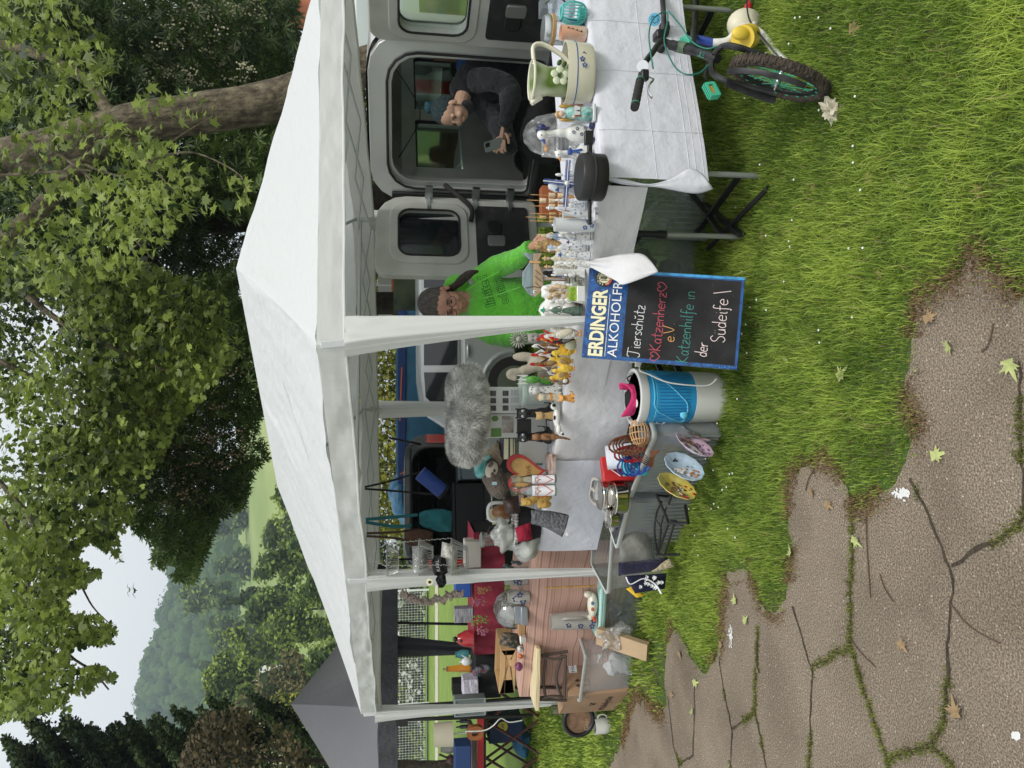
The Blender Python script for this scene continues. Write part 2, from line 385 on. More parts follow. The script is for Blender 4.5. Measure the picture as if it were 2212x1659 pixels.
# ------------------------------------------------------------------ leaf clouds
def tmpl_maple():
    P=[(0,0)];
    for ang,r in((-115,.42),(-80,.28),(-62,.72),(-48,.42),(-38,.62),(-26,.36),(-9,.66),(0,1.0),(9,.66),(26,.36),(38,.62),(48,.42),(62,.72),(80,.28),(115,.42)):
        t=R(ang);P.append((r*math.sin(t),r*math.cos(t)))
    V=np.array([(x,y,-.12*(x*x+y*y)+.06*abs(x))for x,y in P]);n=len(P)
    F=np.array([(0,i+1,i)for i in range(1,n-1)]+[(0,1,n-1)]);return V,F
def tmpl_maple_s():
    P=[(0,-.25),(-.5,-.15),(-.75,.3),(-.3,.3),(-.42,.75),(0,1),(.42,.75),(.3,.3),(.75,.3),(.5,-.15)]
    V=np.array([(x,y,-.15*(x*x+y*y))for x,y in P]);F=np.array([(0,i+1,i)for i in range(1,9)]);return V,F
def tmpl_chest(k=6):
    V=[];F=[]
    for i in range(k):
        t=R(-110+220*i/(k-1));r=1.0-.25*abs(i-(k-1)/2)/(k/2);c,s=math.sin(t),math.cos(t);o=len(V)
        for(u,v,z)in((0,0,0),(.6,-.13,-.1),(1,0,-.35),(.6,.13,-.1)):
            V.append((r*(u*c-v*s),r*(u*s+v*c),z))
        F+=[(o,o+1,o+2),(o,o+2,o+3)]
    return np.array(V),np.array(F)
def tmpl_kite():
    return np.array([(0,0,0),(-.4,.5,-.05),(0,1,-.1),(.4,.5,-.05)]),np.array([(0,1,2),(0,2,3)])
def leaves(name,P,size,tmpl,mat_,parent=None,droop=.6,tint0=.5,tv=.25,clump=.7):
    n=len(P);V0,F0=tmpl;s=size*rng.uniform(.6,1.25,n)
    nrm=rng.normal(0,.55,(n,3));nrm[:,2]+=.75;nrm[:,1]-=.35;nrm/=np.linalg.norm(nrm,axis=1)[:,None]
    d=rng.normal(0,1,(n,3));d[:,2]-=droop*1.6;d-=nrm*(d*nrm).sum(1)[:,None];d/=np.linalg.norm(d,axis=1)[:,None]
    sd_=np.cross(d,nrm)
    V=P[:,None]+s[:,None,None]*(V0[None,:,0,None]*sd_[:,None]+V0[None,:,1,None]*d[:,None]+V0[None,:,2,None]*nrm[:,None])
    F=(np.arange(n)[:,None,None]*len(V0)+F0[None]).reshape(-1,3)
    cn=np.array([noise.noise(Vector(p)*clump)for p in P])
    t=np.clip(tint0+.85*cn+rng.normal(0,tv,n),0,1)  # clump noise paints lighter and darker patches, as sun contrast, into the tint
    return npmesh(name,V.reshape(-1,3),F,mat_,parent,col=np.repeat(t,len(F0)))
def region_pts(poly,D0,D1,n,cut=-.15,fs=.9,seed=0):
    a0=min(p[0]for p in poly);a1=max(p[0]for p in poly);b0=min(p[1]for p in poly);b1=max(p[1]for p in poly)
    a=rng.uniform(a0,a1,n);b=rng.uniform(b0,b1,n);k=inside(a,b,poly);a,b=a[k],b[k];D=rng.uniform(D0,D1,len(a))
    P=np.array([at(x,y,d)for x,y,d in zip(a,b,D)])
    m_=np.array([noise.noise(Vector(p)*fs+Vector((seed,0,0)))+.5*noise.noise(Vector(p)*fs*2.7)for p in P])
    return P[m_>cut]
def blob_pts(blobs,n):  # (centre, radii) ellipsoids, leaves mostly near the surface
    w_=np.array([r[0]*r[2]for c,r in blobs]);w_=w_/w_.sum();i=rng.choice(len(blobs),n,p=w_)
    C=np.array([list(c)for c,r in blobs]);Rr=np.array([list(r)for c,r in blobs])
    d=rng.normal(0,1,(n,3));d/=np.linalg.norm(d,axis=1)[:,None];k=rng.uniform(.35,1,n)**.4
    return C[i]+d*Rr[i]*k[:,None]
bark=mat('plane bark',(.06,.045,.03),.9,bump=.7,bs=16,col2=(.20,.165,.11),vs=13,det=9,stretch=(1,1,.55))
bark_dark=mat('dark bark',(.03,.022,.016),.95,bump=.4,bs=20,var=.4)
def smooth_path(P,k=5):
    P=[Vector(p)for p in P];out=[]
    for i in range(len(P)-1):
        p0,p1,p2,p3=P[max(0,i-1)],P[i],P[i+1],P[min(len(P)-1,i+2)]
        for j in range(k):
            t=j/k
            out.append(.5*((2*p1)+(p2-p0)*t+(2*p0-5*p1+4*p2-p3)*t*t+(3*p1-p0-3*p2+p3)*t**3))
    out.append(P[-1]);return out
def branch(mb,pts,r0,r1,k=5,n=9,wob=0):
    Q=smooth_path(pts,k);N=len(Q)
    if wob:Q=[q+Vector((noise.noise(q*2),noise.noise(q*2+Vector((5,5,5))),0))*wob for q in Q]
    mb.tube(Q,[(r0+(r1-r0)*i/(N-1))*(1+.07*noise.noise(Q[i]*3))for i in range(N)],n)

# plane tree: trunk behind the gazebo, crown reaching over it
leafA=tinted('plane leaves',(.018,.038,.006),(.36,.45,.095),.5,.4,.4)  # wide dark to bright range paints sun contrast into the leaf colour
t=thing('plane_tree','tall plane tree with mottled brown trunk rising behind the white gazebo','tree',at(830,120,9.5).xy.to_3d())
def child_world(o,parent):o.matrix_parent_inverse=Matrix.Translation(-parent.location);return o
TR=8.2
tk=MB();branch(tk,[Vector((at(820,128,TR).x,TR,-.1)),at(1000,118,TR),at(820,135,TR),at(600,215,TR),at(430,245,TR),at(280,268,TR),at(120,318,TR),at(0,345,TR),at(-120,400,TR)],.225,.19,n=24)
child_world(tk.build('trunk',bark,t,smooth=2),t)
br=MB()
branch(br,[at(300,262,TR),at(235,240,TR-.1),at(190,175,TR),at(60,110,TR),at(-40,90,TR)],.07,.045)
child_world(br.build('limb',bark,t),t)
br=MB()
branch(br,[at(270,270,TR),at(215,330,7.6),at(165,368,7.3),at(90,450,7.1),at(0,531,6.9),at(-60,590,6.8)],.06,.095)
child_world(br.build('limb',bark,t),t)
br=MB()
for pts,r in(([at(-20,380,6.5),at(170,368,6.4),at(200,372,6.4)],.012),([at(60,640,7),at(140,700,7),at(260,760,7),at(360,800,7)],.03),([at(0,780,8),at(150,860,8),at(300,950,8)],.035),
               ([at(-20,1020,8),at(70,1130,8),at(120,1280,8),at(140,1400,8),at(200,1450,8),at(235,1490,8)],.028),([at(0,1100,8),at(60,1260,8),at(100,1420,8),at(110,1520,8)],.022),
               ([at(80,1140,8),at(160,1240,8),at(200,1310,8),at(240,1350,8)],.016),([at(280,300,6.2),at(330,360,6),at(380,420,5.8)],.012),([at(340,340,6.2),at(420,330,6),at(520,380,5.8),at(530,440,5.8)],.010),
               ([at(120,330,7),at(190,380,6.6),at(260,480,6.3),at(330,560,6.2)],.016),([at(170,350,7),at(280,380,6.5),at(380,300,6.3),at(460,250,6.2)],.012)):
    branch(br,pts,r,r*.3,n=6)
child_world(br.build('twigs',bark,t),t);
P=region_pts([(-30,-20),(-30,620),(200,640),(260,560),(330,520),(400,470),(440,400),(330,300),(210,240),(250,120),(150,-20)],5.4,7.8,5200,-.03,1.1)
child_world(leaves('crown',P,.078,tmpl_maple(),leafA,t),t)
P=region_pts([(250,300),(520,370),(560,420),(510,470),(420,460),(330,560),(260,620),(200,420)],5.2,6.6,900,-.05,1.4,3)
P2=region_pts([(280,180),(420,200),(470,250),(440,330),(300,330)],5.6,6.6,150,0,1.6,4)
child_world(leaves('leaf_spray',np.concatenate([P,P2]),.085,tmpl_maple(),leafA,t,tint0=.7),t)
P=region_pts([(-30,560),(-30,1560),(40,1552),(100,1540),(150,1530),(130,1490),(180,1500),(215,1470),(255,1480),(230,1440),(150,1440),(150,1400),(240,1390),(255,1360),(200,1330),(150,1330),(140,1290),(220,1240),(160,1210),(190,1170),
                 (260,1215),(255,1160),(300,1110),(330,1010),(400,900),(520,760),(480,640),(300,560)],6.6,9.8,52000,-.13,.85,9)
child_world(leaves('crown',P,.056,tmpl_maple_s(),leafA,t,tint0=.40),t)

# chestnuts
leafB=tinted('chestnut leaves',(.018,.036,.009),(.11,.17,.035),.5,.3,.35)
t=thing('chestnut_tree','dark horse chestnut tree with hanging leaf fans behind the gazebo roof','tree',(2.2,13,0))
tk=MB();branch(tk,[at(1010,430,12),at(840,425,12),at(560,470,12),at(400,475,12),at(250,440,12)],.24,.17,n=12);child_world(tk.build('trunk',bark_dark,t),t)
P=region_pts([(330,-20),(640,-20),(640,160),(560,420),(540,470),(450,475),(430,530),(520,550),(520,620),(-30,640),(-30,-20)],9.5,14,20000,-.14,.6,21)
child_world(leaves('crown',P,.145,tmpl_chest(),leafB,t,tint0=.42,clump=.5),t)
P=region_pts([(-40,-40),(620,-40),(600,330),(560,470),(430,480),(430,600),(-40,640)],14.5,17,7000,-.2,.5,33)
child_world(leaves('crown',P,.26,tmpl_chest(5),leafB,t,tint0=.25,clump=.5),t)
P=region_pts([(420,460),(560,440),(560,640),(430,620)],12,15,1500,.0,1.3,55)
child_world(leaves('crown',P,.13,tmpl_chest(),leafB,t,tint0=.45,clump=.5),t)
fl=region_pts([(330,-10),(600,-10),(540,200),(330,180)],9.6,10.4,90,-.3,.8,2)
fb=MB();blossom=mat('chestnut blossom',(.42,.40,.26),.8)
for p in fl:
    for k in range(9):fb.ell(Vector(p)+Vector((random.gauss(0,.03),random.gauss(0,.03),k*.02)),.014,n=5,m=4)
child_world(fb.build('blossom',blossom,t),t)
t=thing('chestnut_tree','chestnut tree whose crown hangs low in front of the wooded hill','tree',(-1.5,13.5,0))
P=region_pts([(150,640),(480,590),(560,720),(570,850),(560,930),(582,1000),(545,1010),(530,1090),(470,1120),(440,1200),(415,1262),(370,1250),(385,1215),(325,1225),(335,1180),(290,1150),(250,1090),(220,900)],9.5,13,19000,-.17,.6,41)
child_world(leaves('crown',P,.115,tmpl_chest(),leafB,t,tint0=.62,clump=.6),t)
tk=MB();branch(tk,[at(1000,655,13),at(620,660,13),at(430,700,13),at(250,730,13)],.22,.1,n=10);branch(tk,[at(430,700,13),at(380,850,12),at(400,1000,11.5),at(420,1150,11)],.07,.02,n=7)
child_world(tk.build('trunk',bark_dark,t),t)
fl=region_pts([(260,800),(560,800),(560,980),(400,1120),(280,1050)],9.4,10,110,-.3,.8,2)
fb=MB();husk=mat('withered blossom',(.30,.20,.13),.8)
for p in fl:
    for k in range(7):fb.ell(Vector(p)+Vector((random.gauss(0,.04),random.gauss(0,.03),k*.022)),.013,n=5,m=4)
child_world(fb.build('blossom',husk,t),t)

# conifer on the far left with tiers of fans, and the brown leaved bush in front of it
ym=tinted('conifer scales',(.010,.022,.009),(.07,.10,.03),.7,.1,.2)
t=thing('conifer_tree','dark conifer with fan shaped tips at the left edge below the sky','tree',(-9,17,0))
tips=[(48,1540),(90,1600),(130,1560),(140,1545),(180,1610),(255,1565),(275,1548),(335,1545),(395,1535),(450,1505),(20,1620),(60,1560+45),(75,1568),(110,1640),(155,1575),(190,1568),(235,1570),(215,1610),(290,1580),(320,1560),(300,1630),(350,1600),(370,1530),(400,1560),(430,1530),(480,1515),(540,1500),(470,1560),(560,1540),(620,1560),(40,1655),(10,1590)]
Q=[]
for(a,b)in tips:
    for k in range(5):
        a1,b1=a+random.uniform(10,60),b+random.uniform(30,70)+k*6
        p0,p1=at(a+random.uniform(-6,6),b+random.uniform(-4,10),15.5+random.uniform(-1,1)),at(a1+60,b1+30,17)
        L=420;u=rng.random(L)**.8;sp=.03+.42*u
        Q.append(np.array(p0)[None]*(1-u[:,None])+np.array(p1)[None]*u[:,None]+rng.normal(0,.16,(L,3))*sp[:,None]*1.6)
Q.append(region_pts([(60,1680),(180,1640),(330,1630),(480,1570),(640,1580),(720,1640),(720,1720),(60,1720)],16,18,7000,-.4))
child_world(leaves('crown',np.concatenate(Q),.09,tmpl_kite(),ym,t,tint0=.4,droop=-.3),t)
tk=MB();branch(tk,[Vector((-9,17.2,0)),Vector((-9,17.2,7)),at(30,1690,17.3)],.25,.05);child_world(tk.build('trunk',bark_dark,t),t)
rm=tinted('brown leaves',(.035,.030,.016),(.14,.11,.055),.7,.2,.2)
t=thing('copper_bush','brown leaved tree top in front of the conifer beside the grey gazebo','tree',(-7.3,13.5,0))
child_world(leaves('crown',region_pts([(400,1600),(430,1545),(520,1525),(600,1560),(640,1600),(700,1700),(420,1720),(380,1660)],13,14.5,5200,-.25,.9),.10,tmpl_kite(),rm,t),t)
tk=MB();branch(tk,[Vector((-7.3,14,0)),at(600,1640,14),at(460,1620,14)],.08,.02);child_world(tk.build('trunk',bark_dark,t),t)
# ------------------------------------------------------------------ hills and valley
def strip(name,rows,m,cat=None):  # rows of points with equal counts
    g=MB();n=len(rows[0]);vs=[p for r_ in rows for p in r_]
    fs=[(j*n+i,j*n+i+1,(j+1)*n+i+1,(j+1)*n+i)for j in range(len(rows)-1)for i in range(n-1)]
    g.add(vs,fs);return tag(g.build(name,m,smooth=2),kind='structure')
meadow=mat('hill meadow',(.17,.25,.06),.95,col2=(.30,.36,.12),vs=.03,stretch=(1,.25,1),det=3)
bs_=[640,900,1042,1130,1230,1330,1430,1560,1700,1900]
strip('valley_meadow',[[at(a,b,D)for b in bs_]for a,D in((800,70),(700,110),(600,190),(553,260),(530,300),(515,330))],meadow)
fm=mat('forest floor',(.03,.055,.02),.95,var=.3,vs=.1)
ridge=[(640,600),(900,560),(1042,505),(1110,450),(1180,395),(1228,372),(1265,362),(1340,340),(1395,322),(1451,310),(1488,296),(1563,283),(1611,274),(1659,266),(1800,250)]
rows=[]
for k in range(6):
    u=k/5;rows.append([at(560+(a-560+16)*u**.9,b,300+230*u)for b,a in ridge])
strip('hill',rows,fm)
g=MB();fcol=[]
fc_V=[];fc_F=[];fc_t=[];off=0
ico=MB();ico.ell((0,0,0),1,n=9,m=7);IV=np.array(ico.v)
IF=np.array([f if len(f)==4 else(*f,f[-1])for f in ico.f])
tris=[]
for f in ico.f:tris.append(f[:3]);(tris.append((f[0],f[2],f[3]))if len(f)==4 else None)
IT=np.array(tris)
def crown_blobs(P,size,name,m,parent=None,flat=1.0,jit=.35,tb=None):
    Vs=[];Fs=[];ts=[]
    for i,p in enumerate(P):
        s=size*random.uniform(.6,1.35);V=IV*np.array([1,1,flat*random.uniform(.9,1.3)])
        nn=np.array([noise.noise(Vector(v)*1.9+Vector(p))+.5*noise.noise(Vector(v)*5+Vector(p))for v in IV]);V=V*(1+jit*nn)[:,None]*s+np.array(p)[None]
        Vs.append(V);Fs.append(IT+i*len(IV));t0=random.uniform(.1,.9)if tb is None else tb;ts.append(np.clip(t0+rng.normal(0,.08,len(IT)),0,1))
    return npmesh(name,np.concatenate(Vs),np.concatenate(Fs),m,parent,smooth=False,col=np.concatenate(ts))
fdm=tinted('far forest',(.022,.055,.012),(.085,.15,.03),.8,.15,.2)
P=[]
for i in range(900):
    u=random.random()**.8;x=random.uniform(0,len(ridge)-1.001);k=int(x);b=ridge[k][0]+(ridge[k+1][0]-ridge[k][0])*(x-k);a=ridge[k][1]+(ridge[k+1][1]-ridge[k][1])*(x-k)
    if b<980:continue
    P.append(at(560+(a+8-560)*u**.9,b,296+230*u))
P.sort(key=lambda p:p.y)
VP=[]
base_leaf=[]
for p in P:
    s=3.6*p.y/330
    d=rng.normal(0,1,(70,3));d/=np.linalg.norm(d,axis=1)[:,None];base_leaf.append(np.array(p)[None]+d*np.array([s,s,s*.95])*random.uniform(.7,1.2))
o=crown_blobs(P,4.3,'forest',fdm,flat=1.0,jit=.5);tag(o,'hazy deciduous forest covering the steep hillside','forest',kind='stuff')
o=leaves('forest',np.concatenate(base_leaf),1.5,tmpl_kite(),fdm,tint0=.5,clump=.03);tag(o,'leafy outer foliage of the woods on the distant hill','forest',kind='stuff')
# trees of the valley: each its own crown and trunk
def tree(a0,a1,b0,b1,D,m,label,n=1500,ls=None,group='trees in the valley',name='broadleaf_tree',pointed=False):
    top=at(a0,(b0+b1)/2,D);bot=at(a1,(b0+b1)/2,D);W_=(b1-b0)/1600*D;Hh=top.z-bot.z
    t=thing(name,label,'tree',(top.x,D,bot.z-Hh*.25),0,group)
    bl=[]
    for i in range(13):
        u=random.random();q=random.uniform(-1,1);ww=(1-u*.9)if pointed else math.sqrt(max(.05,1-(1.5*u-.75)**2))
        bl.append((Vector((top.x+q*W_*.33*ww,D+random.uniform(-.3,.3)*W_,bot.z+Hh*(.12+.72*u))),Vector((W_*.22*(ww+.2),W_*.2,Hh*.17))))
    sz=ls or D*.0062
    child_world(leaves('crown',blob_pts(bl,n),sz,tmpl_kite(),m,t,tint0=.5,clump=2.5/W_),t)
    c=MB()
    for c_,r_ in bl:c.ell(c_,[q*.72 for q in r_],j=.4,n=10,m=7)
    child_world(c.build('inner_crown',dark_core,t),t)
    k=MB();k.cyl((top.x,D,bot.z-Hh*.3),(top.x,D,bot.z+Hh*.5),W_*.035,W_*.015,8);child_world(k.build('trunk',bark_dark,t),t)
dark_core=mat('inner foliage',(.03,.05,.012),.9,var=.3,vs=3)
lm1=tinted('valley leaves light',(.08,.13,.02),(.34,.44,.09),.7,.25,.2)
lm2=tinted('valley leaves mid',(.06,.11,.022),(.26,.36,.08),.7,.25,.2)
lm3=tinted('valley leaves dark',(.02,.04,.015),(.07,.10,.035),.7,.2,.2)
lm4=tinted('valley leaves yellow',(.14,.15,.02),(.38,.38,.06),.7,.25,.2)
lm5=tinted('valley leaves brown',(.10,.09,.03),(.25,.22,.09),.7,.25,.2)
TRS=[(430,560,1080,1160,290,lm2,'hazy round tree on the lower edge of the hill forest',500),(455,560,1190,1260,280,lm2,'broad bluish green tree at the foot of the hill above the meadow',500),
       (380,500,1255,1340,240,lm2,'large pale domed tree standing before the hill forest',900),(425,560,1330,1420,230,lm2,'domed tree lower on the hillside, right of the pale domed one',800),
       (420,540,1415,1480,220,lm2,'rounded hazy tree above the light green tree on the slope',700),
       (545,680,1060,1190,120,lm1,'olive yellow tree beside the meadow strip',1600),(590,720,1010,1110,85,lm1,'bright willow like tree next to the gazebo ridge',1300),
       (472,640,1262,1330,110,lm3,'dark pointed fir on the slope below the hill',1500),(545,700,1170,1262,90,lm2,'dark green tree in front of the white gabled house',1600),
       (520,700,1275,1370,100,lm2,'broad mid green tree below the dark fir',1900),(460,640,1345,1440,95,lm1,'big fresh green tree in the middle of the slope',2200),
       (560,745,1310,1400,75,lm1,'light green tree touching the gazebo roof',2000),(420,560,1425,1540,80,lm1,'bright light green tree right of the conifer',2400),
       (540,700,1420,1500,70,lm5,'brownish olive tree above the grey gazebo',1700),(500,690,1480,1560,62,lm5,'olive tree beside the copper bush',1700),
       (560,720,1500,1560,50,lm4,'yellow leaved tree just over the grey gazebo',1300),(620,780,1240,1330,60,lm2,'bushy green tree low behind the gazebo corner',1700),(640,790,1390,1460,55,lm2,'green tree right behind the grey gazebo peak',1500)]
for(a0,a1,b0,b1,D,m_,lab,n)in TRS:
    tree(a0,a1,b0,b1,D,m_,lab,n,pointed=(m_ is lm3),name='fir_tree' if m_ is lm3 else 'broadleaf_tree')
# houses on the slope
hw=mat('white render',(.75,.74,.70),.9,var=.05);roofm=mat('slate roof',(.09,.07,.08),.8,var=.2,vs=1);wnd=glass_dark
def house(a0,a1,b0,b1,D,label,gab=.45):
    p,W_,Hh=slot(a0,b0,b1,D,at(a1,(b0+b1)/2,D).z)
    t=thing('house',label,'house',p,12);z1=Hh*(1-gab)
    g=MB();g.box((0,0,z1/2-2),(W_,W_*.9,z1+4));g.prism([(-W_/2,z1),(W_/2,z1),(0,Hh*.97)],-W_*.45,W_*.45);g.build('wall',hw,t,smooth=False)
    g=MB();k=math.hypot(W_/2,Hh-z1)
    for s in(-1,1):
        g.add([(s*W_*.56,-W_*.5,z1-Hh*.05),(s*W_*.56,W_*.5,z1-Hh*.05),(0,W_*.5,Hh*1.03),(0,-W_*.5,Hh*1.03)],[(0,1,2,3)])
    g.build('roof',roofm,t,smooth=False,solid=W_*.03)
    for x in(-.25,.1,.3):
        for z in(.3,.75):
            g=MB();g.box((x*W_,-W_*.452,z*z1),(W_*.12,W_*.02,z1*.2));g.build('window',wnd,t,smooth=False)
house(566,616,1180,1236,150,'white gabled house half hidden by trees under the meadow')
house(530,575,1425,1475,140,'pale house with grey roof behind the light green tree')
house(580,640,1425,1500,120,'low white house behind the brownish trees',.3)
# ------------------------------------------------------------------ park behind the stalls: field path, kerb, fence, hedge
pathm=mat('gravel',(.48,.44,.36),.95,bump=.2,bs=30,var=.15)
def band(name,a_a,a_b,b0,b1,m,dz):
    g=MB();g.add([gnd(a_a,b0,dz),gnd(a_a,b1,dz),gnd(a_b,b1,dz),gnd(a_b,b0,dz)],[(0,1,2,3)]);return tag(g.build(name,m,smooth=False),kind='structure')
band('field_path',940,946,900,2000,pathm,.0)
band('kerb',906,913,1000,2000,mat('pale kerb',(.6,.58,.54),.9),.004)
band('road',880,906,-900,1700,mat('asphalt far',(.12,.12,.12),.9),.002)
FD=40.0
hedge=tinted('hedge leaves',(.05,.085,.018),(.26,.32,.06),.7,.25,.2)
t=thing('hedge','loose green hedge with white blossom behind the wire fence','hedge',(-12,FD+1,0))
P=region_pts([(770,1140),(770,1700),(912,1700),(912,1140)],FD+1,FD+3.5,16000,-.35,.5)
child_world(leaves('foliage',P,.26,tmpl_kite(),hedge,t,tint0=.35,clump=.8),t)
P=region_pts([(840,1150),(838,1560),(900,1560),(900,1200)],FD+.6,FD+1,900,.12,.6)
child_world(leaves('blossom',P,.28,tmpl_kite(),tinted('white blossom',(.6,.6,.55),(.8,.8,.75),.8,.2,.2),t),t)
t=thing('hedge','yellow green hedge above the blue trailer','hedge',(0,22,0))
P=region_pts([(760,560),(760,1160),(930,1160),(930,560)],24,26,14000,-.3,1.0)
child_world(leaves('foliage',P,.17,tmpl_kite(),lm4,t,tint0=.3,clump=1.4),t)
t=thing('hedge','dark hedge and shrubs behind the van','hedge',(5,16,0))
P=region_pts([(700,60),(700,600),(960,600),(960,60)],15,17,12000,-.35,1.0)
child_world(leaves('foliage',P,.14,tmpl_kite(),lm2,t,tint0=.3,clump=1.4),t)
fen=mat('white fence bars',(.72,.74,.74),.5)
for(b0,b1,lab)in((1275,1400,'white welded mesh fence panel nearest the gazebo'),(1405,1520,'white welded mesh fence panel behind the grey gazebo leg'),(1530,1700,'white welded mesh fence panel at the far left')):
    x0=at(900,b0,FD).x;x1=at(900,b1,FD).x;zt=at(828,b0,FD).z;t=thing('mesh_fence',lab,'fence',(x0,FD,0),group='fence panels along the field')
    g=MB();L_f=x1-x0
    for k in range(int(abs(L_f)/.14)):g.box((-k*.14,0,zt/2+.1),(.012,.012,zt-.2))
    for k in range(int(zt/.16)):g.box((L_f/2,.02,.12+k*.16),(abs(L_f),.012,.012))
    g.build('mesh',fen,t,smooth=False)
    for x in(0,L_f):
        g=MB();g.cyl((x,0,0),(x,0,zt+.1),.06,n=8);g.build('post',fen,t)
t=thing('rendered_wall','salmon pink rendered wall with a small sign, right of the gazebo','wall',(10,17,0))
g=MB();g.box((2.5,0,1.6),(9,.3,6));g.build('wall',mat('salmon render',(.62,.22,.15),.95,bump=.2,bs=40,var=.08),t,smooth=False)
g=MB();g.box((-.2,-.2,2.55),(.5,.04,.5));g.build('sign',mat('dark green sign',(.02,.05,.03),.5),t,smooth=False)
t=thing('banner_fence','orange and grey banner on a site fence behind the van','banner',(at(900,640,14).x,14,0))
g=MB();g.box((.2,0,1.5),(1.6,.02,.5));g.build('banner',mat('orange banner',(.75,.18,.05),.7,var=.1),t,smooth=False)
g=MB();[g.cyl((x,.03,0),(x,.03,2.1),.02,n=6)for x in(-.8,.2,1.2)];g.build('post',fen,t)
g=MB();g.box((.2,.05,1.05),(2.2,.02,1.9));g.build('panel',mat('pale banner',(.6,.62,.58),.8),t,smooth=False)
t=thing('site_fence','rust red site fence with dark green netting seen through the van windows','fence',(3.6,11.5,0))
g=MB();g.box((0,0,.75),(5.5,.04,.7));g.build('orange_netting',mat('rust netting',(.30,.09,.05),.9,col2=(.10,.12,.05),vs=2.5,det=6),t,smooth=False)
g=MB();g.box((0,.05,1.3),(5.5,.03,.8));g.build('green_netting',mat('dark netting',(.03,.06,.03),.9,col2=(.12,.13,.08),vs=3,det=6),t,smooth=False)
for x in(-2.7,-.9,.9,2.7):g=MB();g.cyl((x,-.05,0),(x,-.05,1.8),.03,n=8);g.build('post',fen,t)
# ------------------------------------------------------------------ the white gazebo
fab=mat('white polyester',(.72,.74,.745),.75,bump=.18,bs=11,transl=.30,stretch=(1,1,3.5))
fabv=mat('white valance',(.70,.71,.69),.5,bump=.06,bs=5,transl=.22,spec=.4,stretch=(5,5,.7))
fabw=mat('smooth white valance',(.72,.73,.72),.7,bump=.06,bs=5,transl=.25,stretch=(1,1,3.5))
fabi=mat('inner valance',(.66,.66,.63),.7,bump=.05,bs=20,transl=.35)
alu=mat('white powder coated tube',(.55,.57,.58),.45)
C=dict(A=(.179,3.45,1.99),B=(2.5,4.45,2.07),C=(1.32,6.0,1.98),D=(-.25,7.4,1.99),E=(-2.77,6.3,1.93),F=(-1.21,4.65,1.945))
C={k:Vector(v)for k,v in C.items()}
P1=at(510,580,4.58);P2=at(599,1050,6.09)
gz=thing('white_gazebo','white pop-up gazebo with hipped roof over the flea market stall','gazebo',(.2,5.2,0))
def wr(p,s=3.0,amp=.012,seed=0):
    q=Vector(p);return amp*(noise.noise(Vector((q.x*s,q.y*s,q.z*s*.35+seed)))+.6*noise.noise(Vector((q.x*s*2.6,q.y*s*2.6,q.z*s+seed))))
def panel(e0,e1,r0,r1,sag=.05,n=60,m=30,seed=0):
    def fn(u,v):
        a=e0.lerp(e1,u);b=r0.lerp(r1,u);p=a.lerp(b,v)
        s=math.sin(math.pi*v)*sag*(.5+.5*math.sin(math.pi*u))
        # tension folds fan out of the peak
        fd=.006*math.sin(u*34+3*noise.noise(Vector((u*3,v,seed))))*(1-v)*v*2.4
        edge=1 if 0<u<1 else 0
        return p+Vector((0,0,-s+(fd+wr(p,2.4,.018,seed))*edge*min(1,(1-v)*8)))
    return fn
g=MB()
for e0,e1,r0,r1,sd_ in((C['A'],C['B'],P1,P1,1),(C['F'],C['A'],P2.lerp(P1,.52),P1,2),(C['E'],C['F'],P2,P2.lerp(P1,.52),3),(C['D'],C['E'],P2,P2,4),(C['B'],C['C'],P1,P1,5),(C['C'],C['D'],P1,P2,6)):
    g.grid(panel(e0,e1,r0,r1,.035,seed=sd_),60,30)
child_world(g.build('canopy',fab,gz,smooth=2),gz)
def valance(p,q,h,name,m,seed,hang=0.0,crinkle=.016,scal=0):
    d=(q-p);L_=d.length;nn=Vector((-d.y,d.x,0)).normalized()
    def fn(u,v):
        b=p.lerp(q,u);k=(.002+crinkle*min(1,4*u)*min(1,4*(1-u)))
        x=u*L_;o=k*(math.sin(x*21+seed+2*v)*.5+1.3*noise.noise(Vector((x*5,v*1.6,seed)))+.35*noise.noise(Vector((x*14,v*5,seed))))*(.3+v)
        dz=-v*(h+.012*noise.noise(Vector((x*2.2,seed,3))))-hang*math.sin(math.pi*u)*.5
        return b+nn*o+Vector((0,0,dz))
    g=MB();g.grid(fn,int(L_*55),12);child_world(g.build(name,m,gz,smooth=2),gz)
    g=MB();pts=[fn(i/40,1.0)for i in range(41)];g.tube(pts,.007,6);child_world(g.build('hem',m,gz),gz)
valance(C['A'],C['B'],.125,'valance',fabw,1,crinkle=.003);valance(C['F'],C['A'],.13,'valance',fabv,2,crinkle=.006);valance(C['E'],C['F'],.125,'valance',fabv,3,crinkle=.009)
for p,q,s in((C['B'],C['C'],4),(C['C'],C['D'],5),(C['D'],C['E'],6)):valance(p,q,.165,'valance',fabi,s,crinkle=.004)
